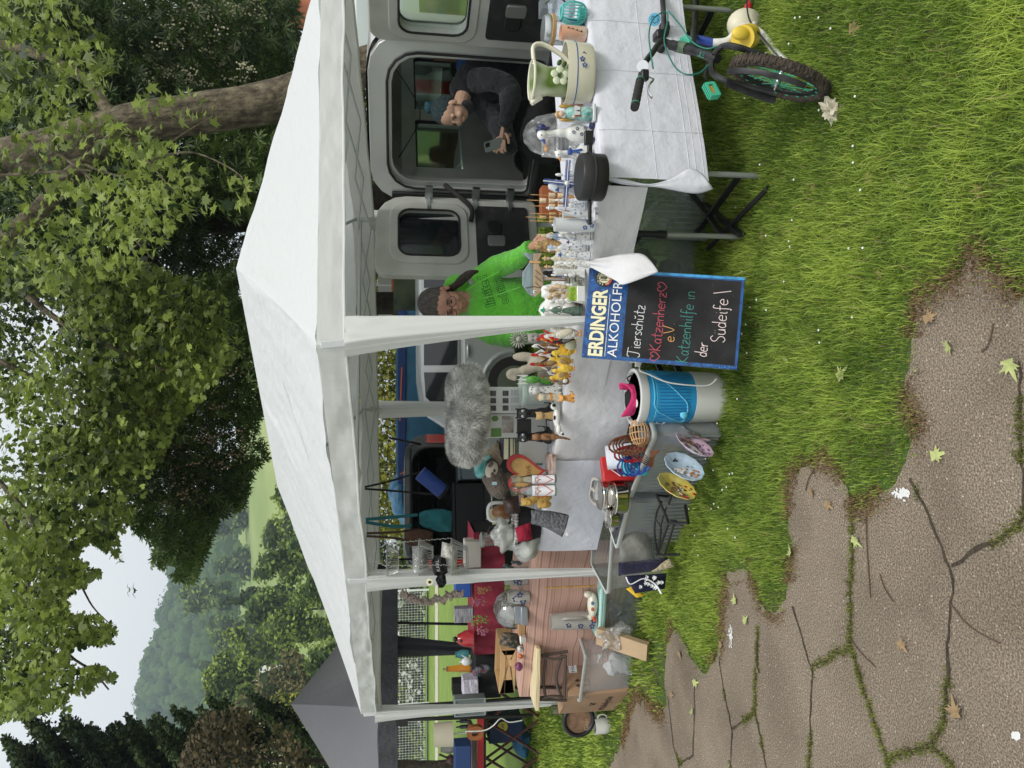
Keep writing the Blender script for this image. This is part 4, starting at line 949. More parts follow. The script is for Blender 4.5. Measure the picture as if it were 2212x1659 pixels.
g=MB();g.ell(bl(1610,55,wD+.16),(.075,.06,.085),n=20,m=14);g.build('saddle',crm,t)
g=MB();g.tube([bl(1604,82,wD),bl(1618,78,wD+.05)],.052,20);g.ell(bl(1600,72,wD-.02),(.03,.02,.04));g.build('yellow_reel',mat('yellow plastic',(.72,.52,.06),.45),t)
g=MB();g.ell(bl(1686,84,wD+.1),(.055,.04,.05));g.ell(bl(1690,70,wD+.1),(.03,.04,.05));g.ell(bl(1682,98,wD+.1),(.03,.04,.045));g.build('green_knob',mat('green rubber',(.03,.27,.15),.6),t)
g=MB();g.tube([bl(1606,40,wD+.12),bl(1622,8,wD+.2),bl(1634,-30,wD+.3)],.013,8);g.build('handle_tube',steel,t)
for q in(.25,.55):g=MB();a_,b_=bl(1606,40,wD+.12),bl(1634,-30,wD+.3);g.tube([a_.lerp(b_,q),a_.lerp(b_,q+.12)],.018,10);g.build('red_band',mat('red tape',(.55,.02,.03),.4),t)
g=MB();g.tube(smooth_path([bl(1612,-20,wD+.1),bl(1618,40,wD+.05),bl(1650,85,wD-.05),bl(1692,135,wD-.12)],6),.004,6);g.build('cable',black,t)
# ------------------------------------------------------------------ tables and cloths
TZ=.75
cloth=mat('white cotton cloth',(.71,.72,.78),.9,bump=.10,bs=14,transl=.12,det=6)
cloth2=mat('white cotton cloth left',(.70,.70,.71),.9,bump=.16,bs=9,transl=.12,det=6)
tabm=mat('table top',(.16,.15,.14),.6)
alug=mat('table leg alloy',(.34,.36,.34),.4,.5)
Ac,Bc=Vector((.88,3.05,0)),Vector((2.75,3.66,0));dB=(Bc-Ac).normalized();nB=Vector((-dB.y,dB.x,0))
Lc=Vector((.86,3.075,0));Le=Vector((-1.05,4.56,0));dL=(Le-Lc).normalized();nL=Vector((-dL.y,dL.x,0))*-1
def table(label,p,d,n,L_,W_,z,legs,loc,grp='folding tables of the stall',hide=()):
    t=thing('folding_table',label,'table',loc,group=grp)
    g=MB();q=[p,p+d*L_,p+d*L_+n*W_,p+n*W_]
    g.add([v+Vector((0,0,z-.035))for v in q]+[v+Vector((0,0,z))for v in q],[(3,2,1,0),(4,5,6,7),(0,1,5,4),(1,2,6,5),(2,3,7,6),(3,0,4,7)])
    child_world(g.build('table_top',tabm,t,smooth=False),t)
    for(x,y)in legs:
        f=p+d*x+n*y
        g=MB();g.cyl((f.x,f.y,0),(f.x,f.y,.42),.0125,n=10);o=child_world(g.build('leg',alug,t),t)
        g=MB();g.cyl((f.x,f.y,.40),(f.x,f.y,z-.03),.0155,n=10);g.cyl((f.x,f.y,.385),(f.x,f.y,.43),.019,n=10);child_world(g.build('upper_leg',black,t),t)
    for x in sorted(set(x for x,y in legs)):
        ys=[y for xx,y in legs if xx==x];a_,b_=p+d*x+n*ys[0],p+d*x+n*ys[-1]
        g=MB();g.box((0,0,0),((b_-a_).length,.012,.03),T(*((a_+b_)/2+Vector((0,0,.1))))@rot(0,0,math.degrees(math.atan2((b_-a_).y,(b_-a_).x))));child_world(g.build('cross_bar',black,t,smooth=False),t)
        s=1 if x<L_/2 else-1
        g=MB();g.tube([(a_+Vector((0,0,.5))),a_+d*s*.32+Vector((0,0,z-.05))],.011,6);child_world(g.build('brace',black,t),t)
    return t
tR=table('folding table at the right under the long bright cloth',Ac+dB*.02+nB*.02,dB,nB,1.85,.68,TZ,[(.06,.03),(.06,.6),(1.0,.03),(1.0,.6)],Ac)
tL=table('folding table running back to the left under white cloths',Lc+nL*.02,dL,nL,1.15,.66,TZ-.006,[(.26,.05),(.26,.6),(1.1,.05),(1.1,.6)],Lc)
tL2=table('second folding table in the left row, under the heart box and basket',Lc+dL*1.17+nL*.02,dL,nL,1.2,.66,TZ-.008,[(.1,.05),(.1,.6),(1.1,.05),(1.1,.6)],Lc+dL*1.2)
g=MB()
g.tube([gnd(1660,405,.03),gnd(1655,405,.03)+Vector((-.18,.5,.05))],.012,6);g.box((0,0,0),(.5,.02,.035),T(*(gnd(1610,470,.05)+Vector((.05,.25,0))))@rot(0,0,60));child_world(g.build('foot_bar',black,tR),tR)
def cl_wr(p,s=5,amp=.006,sd_=0):q=Vector(p);return amp*(noise.noise(q*s+Vector((sd_,0,0)))+.5*noise.noise(q*s*2.7+Vector((sd_,3,0))))
def drape(name,label,p,d,n,L_,depth,z,drop,mat_,seed,group='white cloths over the tables',folds=.004,fu=9,hem=None,back=.0):
    # cloth lying on the top and falling over the near edge
    S0,S1=depth,depth+drop
    def fn(u,v):
        s=v*S1;x=u*L_;dr=drop if hem is None else hem(u)
        q=p+d*x
        if s<S0:r=q+n*(S0-s)+Vector((0,0,z+.002*noise.noise(Vector((x*4,s*4,seed)))))
        else:
            w_=(s-S0)/drop
            o=(folds*math.sin(x*fu+seed)+folds*1.2*noise.noise(Vector((x*5,w_*1.2,seed))))*w_-.010*min(1,w_*6)
            o+=.0018*noise.noise(Vector((x*14,w_*8,seed)))
            r=q+n*o+Vector((0,0,z-w_*dr))
            # pressed fold lines
        return r
    g=MB();g.grid(fn,int(L_*60),60);o=g.build(name,mat_,None,smooth=2)
    return tag(o,label,'tablecloth',group),fn
_,fnR=drape('tablecloth','long bluish white cloth with pressed creases on the right table',Ac,dB,nB,1.87,.70,TZ+.008,.475,cloth,3,folds=.005,fu=7)
# pressed fold lines of the right cloth
cloth_r=bpy.data.objects['tablecloth']
g=MB()
for u in(.13,.30,.45,.6):
    g.tube([fnR(u,k/40)+Vector((0,-.0015,.001))for k in range(24,41)],.0011,4)
for v in(.80,.93,.955,.985):
    g.tube([fnR(k/60,v)+Vector((0,-.0012,0))for k in range(0,61)],.0012,4)
g.build('crease',cloth,cloth_r)
def rails(name,rl,rr2,D0,D1,mat_,parent,n=24,bulge=.02,sw=0):
    rl=smooth_path([Vector((a,b,0))for a,b in rl],6);rr2=smooth_path([Vector((a,b,0))for a,b in rr2],6)
    def pick(L_,v):x=v*(len(L_)-1);i=min(int(x),len(L_)-2);return L_[i].lerp(L_[i+1],x-i)
    def fn(u,v):
        a,b=pick(rl,v),pick(rr2,v);q=a.lerp(b,u);D=D0+(D1-D0)*v-bulge*math.sin(math.pi*u)+.010*math.sin(u*9+v*5)*(1-v)+.012*abs(u-.45-.3*v)
        return at(q.x,q.y,D)
    g=MB();g.grid(fn,14,n);o=g.build(name,mat_,parent,smooth=2,solid=.002);return o
rails('folded_corner',[(1306,383),(1350,388),(1402,398),(1450,386),(1490,364),(1518,376)],[(1307,388),(1345,398),(1384,402),(1424,405),(1500,418),(1541,408)],3.03,3.0,cloth,cloth_r,bulge=.012)
o,fnL=drape('tablecloth','white cloth with short skirt at the corner between the two tables',Lc,dL,nL,1.15,.68,TZ+.002,.2,cloth2,11,folds=.003)
cor=o
rails('hanging_corner',[(1267,562),(1308,556),(1346,549),(1390,550),(1421,584)],[(1267,572),(1300,590),(1330,606),(1350,614),(1421,588)],3.24,3.02,cloth2,cor,bulge=.004)
o,_=drape('tablecloth','long white cloth hanging in soft folds under the animal figures',Lc+dL*.62+nL*-.004,dL,nL,1.20,.66,TZ+.006,.37,cloth2,23,folds=.03,fu=10,hem=lambda u:.30+.12*u)
o,_=drape('tablecloth','white cloth with square creases under the heart box and basket',Lc+dL*1.62+nL*-.012,dL,nL,.78,.68,TZ+.010,.38,cloth,31,folds=.004,fu=6)
cl3=o
# striped cloth of the next table
sm=bpy.data.materials.new('striped rose cloth');sm.use_nodes=True;n_=sm.node_tree;L_=n_.links;b_=n_.nodes['Principled BSDF'];b_.inputs['Roughness'].default_value=.9
tc_=n_.nodes.new('ShaderNodeTexCoord');sx=n_.nodes.new('ShaderNodeSeparateXYZ');L_.new(tc_.outputs['Object'],sx.inputs[0])
add=n_.nodes.new('ShaderNodeVectorMath');add.operation='DOT_PRODUCT';L_.new(tc_.outputs['Object'],add.inputs[0]);add.inputs[1].default_value=(-.465,-.885,1)
w1=n_.nodes.new('ShaderNodeTexNoise');w1.noise_dimensions='1D';w1.inputs['Scale'].default_value=62;w1.inputs['Detail'].default_value=1;L_.new(add.outputs['Value'],w1.inputs['W'])
rp=n_.nodes.new('ShaderNodeValToRGB');rp.color_ramp.interpolation='LINEAR';L_.new(w1.outputs[0],rp.inputs[0]);e=rp.color_ramp.elements
e[0].position=.36;e[0].color=(.30,.17,.13,1);e[1].position=.66;e[1].color=(.50,.30,.24,1)
for p_,c_ in((.42,(.46,.27,.22)),(.55,(.55,.36,.29)),(.60,(.38,.23,.18))):x=e.new(p_);x.color=(*c_,1)
L_.new(rp.outputs[0],b_.inputs['Base Color'])
S0,S1=gnd(1157,1170,TZ),gnd(1122,1505,TZ);S0.z=S1.z=0;dS=(S1-S0).normalized();nS=Vector((-dS.y,dS.x,0))*-1
if nS.y<0:nS=-nS
table('folding table under the rose striped cloth',S0+nS*.02,dS,nS,(S1-S0).length,.68,TZ-.006,[(.1,.05),(.1,.6),(1.2,.05),(1.2,.6)],S0)
drape('tablecloth','rose and brown striped cloth falling to the ground',S0,dS,nS,(S1-S0).length,.7,TZ+.002,.66,sm,41,group='cloths on the left stall',folds=.010,fu=17)

# ------------------------------------------------------------------ sign board
TLc,TRc,BRc,BLc=at(1256,772,3.31),at(1273,579,3.31),at(1614,599,3.10),at(1592,808,3.10)
ex=(TRc-TLc);ey=(BLc-TLc);bw,bh=ex.length,ey.length;ex.normalize();ey=(ey-ex*ey.dot(ex)).normalized();ez=ex.cross(-ey)
BM=Matrix(((ex.x,-ey.x,ez.x,TLc.x),(ex.y,-ey.y,ez.y,TLc.y),(ex.z,-ey.z,ez.z,TLc.z),(0,0,0,1)))
sb=thing('sign_board','blue framed chalkboard sign leaning against the table corner','sign board',(TLc.x,TLc.y,0));sb.matrix_world=BM
def blk(x0,y0,x1,y1,z0,z1,name,m,**k):
    g=MB();g.box(((x0+x1)/2,-(y0+y1)/2,(z0+z1)/2),(x1-x0,abs(y1-y0),z1-z0));return g.build(name,m,sb,**k)
bluem=mat('wet blue print',(.008,.09,.30),.3,col2=(.004,.035,.15),vs=28,det=6,coat=.4,bump=.05,bs=60);slate=mat('slate black',(.012,.012,.013),.75,var=.5,vs=9)
blk(0,0,bw,bh,-.012,0,'frame',bluem,bev=.002)
blk(.0,0,bw,bh,-.02,-.013,'back',white_pl)
blk(.018,bh*.262,bw-.018,bh-.015,0,.002,'slate',slate,smooth=False)
lightblue=mat('edge light blue',(.05,.28,.55),.4,var=.3,vs=30);blk(bw-.012,bh*.26,bw,bh,.0,.0025,'edge_strip',lightblue,smooth=False)
drop=mat('printed droplets',(.02,.16,.42),.2,coat=.5);g=MB();random.seed(4)
for i in range(330):
    x,y=random.uniform(.004,bw-.004),random.uniform(.004,bh*.258)
    if i>230:
        x=random.choice((random.uniform(.002,.016),random.uniform(bw-.016,bw-.002)));y=random.uniform(bh*.26,bh)
    g.ell((x,-y,.0),(random.uniform(.002,.0042),random.uniform(.002,.0042),.0012),n=6,m=4)
g.build('droplets',drop,sb)
cream=mat('cream print',(.80,.76,.50),.5);whitep=mat('white print',(.78,.80,.82),.5)
def btext(s,u,v,width,hgt,m,off=0,z=.0015):
    cu=bpy.data.curves.new('t','FONT');cu.body=s;cu.size=1;cu.offset=off;cu.align_x='LEFT';cu.resolution_u=3;t=bpy.data.objects.new('t',cu);me=bpy.data.meshes.new_from_object(t);bpy.data.objects.remove(t)
    xs=[q.co.x for q in me.vertices];ys=[q.co.y for q in me.vertices];sx_,sy_=width/(max(xs)-min(xs)),hgt/(max(ys)-min(ys))
    me.transform(T(u-min(xs)*sx_,-v-min(ys)*sy_,z)@Matrix.Diagonal((sx_,sy_,1,1)));me.name='lettering';me.materials.clear();me.materials.append(m)
    o=bpy.data.objects.new('lettering',me);COL.objects.link(o);o.parent=sb;return o
btext('ERDINGER',.028*bw,.136*bh,.745*bw,.098*bh,cream,.035,.004);btext('ERDINGER',.028*bw+.002,.139*bh,.745*bw,.098*bh,mat('navy print',(.004,.02,.08),.5),.05,.0028)
btext('ALKOHOLFREI',.03*bw,.228*bh,1.0*bw*.94,.062*bh,whitep,0,.004)
for k,(x0,x1)in enumerate(((.03,.25),(.26,.72))):blk(x0*bw,.150*bh,x1*bw,.153*bh,.002,.0035,'underline',whitep,smooth=False)
g=MB();cx,cy,cr=.9*bw,.105*bh,.098*bw
g.cyl((cx,-cy,.001),(cx,-cy,.004),cr,n=36);g.build('badge_ring',black,sb)
g=MB();g.add([(cx,-cy,.0045)]+[(cx+cr*.93*math.cos(R(q)),-cy+cr*.93*math.sin(R(q)),.0045)for q in range(195,346,10)],[(0,i,i+1)for i in range(1,16)]);g.build('badge_red',mat('badge red',(.45,.02,.02),.5),sb,smooth=False)
g=MB();g.cyl((cx,-cy,.004),(cx,-cy,.006),cr*.58,n=30);g.build('badge_centre',cream,sb)
g=MB()
for k in range(5):
    for s in(-1,1):g.tube([(cx,-cy-cr*.3+k*cr*.15,.0068),(cx+s*cr*.22,-cy-cr*.12+k*cr*.15,.0068)],cr*.035,4)
g.tube([(cx,-cy-cr*.5,.0068),(cx,-cy+cr*.5,.0068)],cr*.03,4)
for s in(-1,1):g.tube([(cx+s*cr*.3,-cy-cr*.38,.0068),(cx+s*cr*.34,-cy+cr*.36,.0068)],cr*.035,4)
g.build('badge_grain',black,sb)
for s,r0,q0,st in(('ERDINGER',.74,168,-22),('WEISSBRÄU',.74,205,17)):
    for i,ch in enumerate(s):
        q=q0+st*i;M=T(cx+cr*r0*math.cos(R(q)),-cy+cr*r0*math.sin(R(q)),.0055)@rot(0,0,q-90 if st<0 else q+90)
        text(ch,cr*.36,cream,sb,M,'badge_letter',.0002)
# chalk handwriting as strokes
GL={'T':(.75,[[(0,.85),(.05,1),(.4,1.02),(.8,.98)],[(.42,1),(.38,.3),(.3,0),(.1,-.05),(0,.1)]]),'i':(.25,[[(.1,.5),(.1,.05),(.2,0)],[(.1,.72),(.11,.74)]]),
      'e':(.5,[[(.05,.28),(.4,.3),(.36,.48),(.2,.52),(.04,.35),(.05,.1),(.2,0),(.4,.06)]]),'r':(.42,[[(.05,.5),(.06,0)],[(.06,.3),(.18,.48),(.36,.5)]]),
      's':(.42,[[(.34,.45),(.2,.53),(.06,.42),(.2,.28),(.34,.14),(.2,0),(.04,.06)]]),'c':(.45,[[(.38,.44),(.2,.53),(.04,.3),(.16,.02),(.4,.06)]]),
      'h':(.5,[[(.06,1),(.05,0)],[(.05,.3),(.2,.5),(.36,.42),(.38,0)]]),'u':(.5,[[(.06,.5),(.06,.12),(.2,0),(.36,.12),(.38,.5),(.4,0)]]),'t':(.4,[[(.2,.9),(.16,.1),(.26,0),(.36,.05)],[(.0,.56),(.36,.6)]]),
      'z':(.48,[[(.04,.5),(.4,.5),(.04,0),(.42,.02)],[(.12,.25),(.34,.27)]]),'K':(.6,[[(.08,1),(.06,0)],[(.5,.95),(.08,.42),(.52,.0)]]),'a':(.5,[[(.36,.48),(.16,.52),(.04,.24),(.16,.0),(.34,.14),(.37,.5),(.38,.06),(.44,0)]]),
      'n':(.5,[[(.05,.5),(.05,0)],[(.05,.32),(.2,.5),(.36,.42),(.38,0)]]),'.':(.2,[[(.06,.02),(.08,.0)]]),'V':(.65,[[(.0,.95),(.25,0),(.6,1.0)]]),'l':(.28,[[(.12,1),(.1,.08),(.2,0)]]),'L':(.4,[[(.1,.95),(.3,-.15)]]),
      'f':(.42,[[(.4,.92),(.25,1),(.16,.8),(.16,-.2),(.06,-.25)],[(.02,.5),(.36,.53)]]),'S':(.55,[[(.46,.85),(.3,1),(.08,.85),(.12,.6),(.4,.4),(.42,.12),(.2,-.02),(.02,.12)]]),'d':(.52,[[(.36,.42),(.18,.52),(.04,.24),(.16,0),(.36,.12)],[(.4,1),(.38,0)]]),
      'ü':(.5,[[(.06,.5),(.06,.12),(.2,0),(.36,.12),(.38,.5),(.4,0)],[(.12,.7),(.13,.72)],[(.3,.72),(.31,.74)]]),'û':(.5,[[(.06,.5),(.06,.12),(.2,0),(.36,.12),(.38,.5),(.4,0)],[(.08,.76),(.2,.68),(.34,.8)]]),' ':(.35,[]),
      '*':(.85,[[(.4,0),(.05,.4),(.1,.75),(.28,.78),(.4,.55),(.52,.78),(.7,.75),(.75,.4),(.4,0)]])}
def chalk(s,u0,v0,u1,v1,size,m):
    g=MB();p0=Vector((u0*bw,-v0*bh));d=Vector((u1*bw,-v1*bh))-p0;tot=sum(GL[c][0]for c in s);k=d.length/tot;d.normalize();nrm=Vector((-d.y,d.x));x=0
    for c in s:
        for st in GL[c][1]:
            P=[p0+d*(x+px*(k/size if False else 1))*1 for px,py in[]]
            pts=[Vector((*(p0+d*((x+px)*k)+nrm*(py*size)),.0035))for px,py in st];Q=smooth_path(pts,4)if len(pts)>2 else pts
            g.tube(Q,.0017,5,flat=1)
        x+=GL[c][0]
    g.build('chalk_writing',m,sb)
cw=mat('chalk white',(.75,.75,.76),.9);cp=mat('chalk pink white',(.85,.70,.70),.9);cr_=mat('chalk red',(.55,.10,.14),.9);ct=mat('chalk teal',(.07,.28,.24),.9);co_=mat('chalk orange',(.72,.38,.14),.9)
chalk('Tierschûtz',.05,.372,.63,.385,.052,cw);chalk('*Katzenherz*',.02,.505,.90,.515,.052,cr_);chalk('e.V.',.25,.590,.46,.580,.052,co_);chalk('Katzenhilfe in',.03,.685,.82,.695,.055,ct)
chalk('der',.11,.80,.27,.805,.055,cp);chalk('Südeife',.28,.905,.76,.905,.062,cp);chalk('L',.79,.905,.86,.905,.07,cp)
g=MB()
for i in range(14):
    x,y=random.uniform(.1,.9)*bw,random.uniform(.32,.95)*bh;g.tube([(x,-y,.0022),(x+random.uniform(-.03,.03),-y+random.uniform(-.02,.02),.0022)],.0004,4)
g.build('scratches',mat('scratch grey',(.10,.10,.10),.9),sb)

# ------------------------------------------------------------------ blue pet fountain bucket
p=Vector((at(1480,858,3.58).x,3.58,0));bk=thing('plastic_bucket','tall white and blue plastic bucket with clear lid between sign and tub','bucket',p)
blu=mat('clear blue plastic',(.03,.30,.60),.15,trans=.0,coat=.6,var=.12,vs=7)
g=MB();g.lathe([(.122,0),(.126,.02),(.132,.165),(.124,.168)]);g.build('base',mat('off white plastic',(.66,.66,.62),.45),bk)
g=MB();g.lathe([(.131,.165),(.139,.42),(.12,.42)]);g.build('tank',blu,bk)
g=MB();g.lathe([(.141,.41),(.146,.43),(.146,.452),(.13,.455),(.125,.44)]);g.build('rim',mat('light grey plastic',(.6,.61,.6),.3),bk)
g=MB();g.lathe([(.128,.44),(.1,.425),(.001,.42)]);g.build('lid',mat('smoked lid',(.12,.12,.115),.1,coat=1,var=.3,vs=12),bk)
g=MB();g.ell((-.03,-.02,.43),(.04,.045,.012));g.build('filter_cap',white_pl,bk)
cyb=mat('pale cyan moulding',(.12,.52,.75),.2,coat=.5)
def arc(r,z0,q0,q1,n=10):return[(r*math.sin(R(q0+(q1-q0)*i/n)),-r*math.cos(R(q0+(q1-q0)*i/n)),z0 if not callable(z0)else z0(i/n))for i in range(n+1)]
g=MB()
for k in range(15):g.tube([(.133*math.sin(R(-45+k*7)),-.133*math.cos(R(-45+k*7))-.003,.20),(.138*math.sin(R(-45+k*7)),-.138*math.cos(R(-45+k*7))-.001,.36)],.0016,5)
g.build('ribs',mat('deep blue rib',(.01,.14,.38),.3),bk)
g=MB();g.tube(smooth_path(arc(.139,.385,60,-15,5)+arc(.137,lambda u:.36-.13*u,-30,-62,4)+arc(.134,lambda u:.21,-60,-25,4)+arc(.136,lambda u:.22+.16*u,-10,60,5),3),.0035,6);g.tube(arc(.136,.372,-55,60),.003,5);g.build('tubing',cyb,bk)
g=MB();g.ell((.137*math.sin(R(-38)),-.137*math.cos(R(-38)),.225),(.022,.01,.02));g.build('pump',cyb,bk)
g=MB();g.tube([(.142*math.sin(R(-66)),-.142*math.cos(R(-66)),.33),(.142*math.sin(R(-66)),-.142*math.cos(R(-66)),.37)],.0015,4);g.tube(arc(.142,.35,-72,-58,2),.0015,4);g.build('level_mark',whitep,bk)
text('Max',.022,whitep,bk,T(.1425*math.sin(R(-66)),-.1425*math.cos(R(-66))-.001,.315)@rot(90,0,-66),'level_text')
cab=MB();cab.tube(smooth_path([at(1385,783,3.38),at(1382,800,3.36),at(1400,808,3.36),at(1440,825,3.36),at(1490,832,3.36),at(1530,832,3.36),at(1548,818,3.34)],6),.0035,8)
cab.box(at(1377,786,3.4),(.03,.02,.02));cab.box(at(1366,777,3.42),(.03,.02,.02));tag(cab.build('power_cable',white_pl),'white power cable with plug draped down the side of the blue bucket','cable')

# ------------------------------------------------------------------ storage tubs
clear=thin('clear tub plastic',(.87,.90,.90),.10,milk=.22);clear2=thin('milky tub plastic',(.62,.66,.68),.10,milk=.42);rimm=mat('translucent rim',(.55,.58,.56),.3,coat=.4)
def tub(label,c,yaw,w_,d_,h_,m,rm_=None,lid=None,ribs=0,fill=None,grp='clear storage tubs',lidh=.02,tap=.9,rim=True):
    t=thing('storage_tub',label,'storage box',(c[0],c[1],c[2]if len(c)>2 else 0),yaw,grp)
    def ringpts(k,z,e=0):return[(x*1,y*1,z)for x,y in rr(-w_/2*k-e,-d_/2*k-e,w_/2*k+e,d_/2*k+e,.03)]
    g=MB();lv=[ringpts(tap,.003),ringpts(tap+(1-tap)*.5,h_*.5),ringpts(1,h_)];n=len(lv[0]);vs=[q for r_ in lv for q in r_]
    g.add(vs,[(j*n+i,j*n+(i+1)%n,(j+1)*n+(i+1)%n,(j+1)*n+i)for j in range(2)for i in range(n)]+[tuple(range(n))[::-1]]);g.build('body',m,t)
    if rim:g=MB();a=ringpts(1,h_,.004);b=ringpts(1,h_,.018);vs=a+b+[(x,y,z-.022)for x,y,z in b];g.add(vs,[(i,n+i,n+(i+1)%n,(i+1)%n)for i in range(n)]+[(n+i,2*n+i,2*n+(i+1)%n,n+(i+1)%n)for i in range(n)]);g.build('rim',rm_ or rimm,t,solid=.002)
    if ribs:
        g=MB()
        for k in range(ribs):
            x=-w_/2*.9+w_*.9*k/(ribs-1);g.box((x,-d_/2*(tap+.045)-.003,h_*.45),(.006,.006,h_*.8))
        g.build('ribbing',m,t,smooth=False)
    if lid:g=MB();n2=1;a=ringpts(1,h_,.022);g.add([(x,y,h_+.002)for x,y,z in a]+[(x,y,h_+lidh)for x,y,z in a],[tuple(range(n))[::-1],tuple(range(n,2*n))]+[(i,(i+1)%n,n+(i+1)%n,n+i)for i in range(n)]);g.build('lid',lid,t,bev=.004)
    if fill:
        g=MB();random.seed(int(c[0]*100));
        for k in range(fill[1]):g.ell((random.uniform(-.3,.3)*w_,random.uniform(-.3,.3)*d_,h_*random.uniform(.12,fill[2])),(w_*.2,d_*.2,h_*.14),rot(random.uniform(-40,40),random.uniform(-40,40),random.uniform(0,180)),n=14,m=9,j=.5)
        g.build('contents',fill[0],t)
    return t
crumple=mat('crumpled cloth',(.30,.31,.32),.9,bump=.3,bs=12,var=.25)
pA,pB_=Vector((-.255,3.49,0)),Vector((-.60,3.86,0));dA=(pB_-pA).normalized();yA=math.degrees(math.atan2(-dA.y,-dA.x));cA=(pA+pB_)/2+Vector((dA.y,-dA.x,0))*-.17
if cA.y<pA.y:cA=(pA+pB_)/2+Vector((-dA.y,dA.x,0))*-.17
nA=Vector((.73,.68,0));cA=(pA+pB_)/2+nA*.17
tubA=tub('clear tub full of dog harnesses and collars, next to the blue bucket',(cA.x,cA.y,0),yA,.52,.34,.385,clear2,ribs=16,fill=(mat('dark tub fill',(.16,.17,.19),.9,bump=.2,bs=14,var=.3),8,.7))
tub('grey clear tub lying behind the steel pots',(-.66,4.12,0),-35,.34,.42,.40,clear2,ribs=12,fill=(mat('dark tub fill',(.2,.2,.2),.9),6,.7))
tub('clear tub with grey cushion hanging over its rim',(-.99,4.38,0),-14,.42,.36,.395,clear,fill=(mat('navy fill',(.03,.04,.09),.9,var=.3),5,.5))
tD=tub('clear tub with mint green lid beside the middle gazebo leg',(at(1390,1290,4.95).x,4.95,0),-10,.38,.34,.275,thin('smoky clear',(.72,.78,.78),.12,.15),rm_=mat('mint plastic',(.45,.70,.65),.4),lid=mat('mint plastic',(.45,.70,.65),.4),fill=(mat('dark leaf fabric',(.10,.11,.12),.8,col2=(.35,.37,.38),vs=14),7,.7),tap=.93)
tE=tub('clear open tub standing against the big cardboard box',(at(1360,1422,5.12).x,5.12,0),-24,.40,.32,.37,thin('clear tub plastic 2',(.88,.92,.95),.16,.30),fill=(mat('white things',(.65,.66,.68),.6,var=.1),5,.45))
# tubs below the right table
tub('clear tub stuffed with grey fabric under the corner of the table',(1.0,3.85,0),-4,.44,.36,.40,thin('greenish clear',(.85,.93,.88),.12,.30),fill=(mat('pale crumple',(.5,.51,.5),.9,bump=.4,bs=10,var=.3),9,.75),ribs=15)
tub('second clear tub with dark cloth under the short skirted table',(.58,3.95,0),8,.42,.36,.40,thin('greenish clear',(.85,.93,.88),.12,.30),fill=(mat('dark cloth',(.05,.05,.055),.9),8,.7))
tub('low grey box under the middle of the right table',(1.55,4.0,0),12,.6,.4,.20,mat('grey box',(.22,.24,.25),.5),lid=mat('grey box',(.22,.24,.25),.5),grp=None)
tub('flat white and grey box at the back under the right table',(2.2,4.3,0),16,.6,.4,.19,mat('pale box',(.4,.42,.44),.5),lid=mat('grey box',(.22,.24,.25),.5),grp=None)
# things sticking out of tub A
def at_t(a,b,D):return at(a,b,D)
pk_=mat('pink fabric',(.62,.035,.16),.85,bump=.15,bs=25,var=.12);p,w_,h_=slot(1304,823,897,3.62,.36)
t=thing('dog_coat','pink dog coat standing open above the tub beside the bucket','dog coat',p)
g=MB();g.grid(lambda u,v:((.085-.02*v)*math.cos(R(-200+250*u))-.01,(.06)*math.sin(R(-200+250*u)),.125-.14*v+.02*math.sin(u*9)),26,10);g.ell((.0,.02,.03),(.085,.06,.06),j=.3);g.build('body',pk_,t,solid=.006)
g=MB();g.ell((-.012,-.012,.10),(.062,.045,.025),j=.2);g.build('lining',matt_black,t)
g=MB();g.tube(smooth_path([Vector((.06,0,.07)),Vector((.10,0,.11)),Vector((.115,0,.07)),Vector((.09,0,.03))],5),.008,6,flat=.4);g.build('strap',matt_black,t)
p,w_,h_=slot(1331,887,977,3.52,.36);tanm=mat('tan leather',(.55,.33,.15),.5,var=.15)
t=thing('dog_muzzle','tan basket muzzle with leather straps lying on the tub rim','muzzle',p+Vector((0,0,.02)),20)
g=MB()
for k in range(9):g.tube([(.07*math.sin(s)*1.0-.01,-.045*math.cos(s)*math.cos(R(-80+k*20)),.05+.055*math.cos(s)*math.sin(R(-80+k*20))*.9+.01)for s in[R(-85+q*17)for q in range(10)]],.0028,5)
for q in range(5):
    s=R(-60+q*28);g.tube([(.07*math.sin(s)-.01,-.046*math.cos(s)*math.cos(R(-90+k*20)),.06+.051*math.cos(s)*math.sin(R(-90+k*20)))for k in range(10)],.0028,5)
g.build('basket',tanm,t)
br_=mat('brown leather',(.16,.06,.025),.5,var=.3);g=MB()
for k in range(5):g.tube(smooth_path([Vector((-.05,.02*k-.04,.04)),Vector((-.10,-.02,.06+.02*k)),Vector((-.14-.01*k,.0,.02)),Vector((-.10,.0,-.03+.01*k))],5),.007,6,flat=.3)
g.build('strap',br_,t)
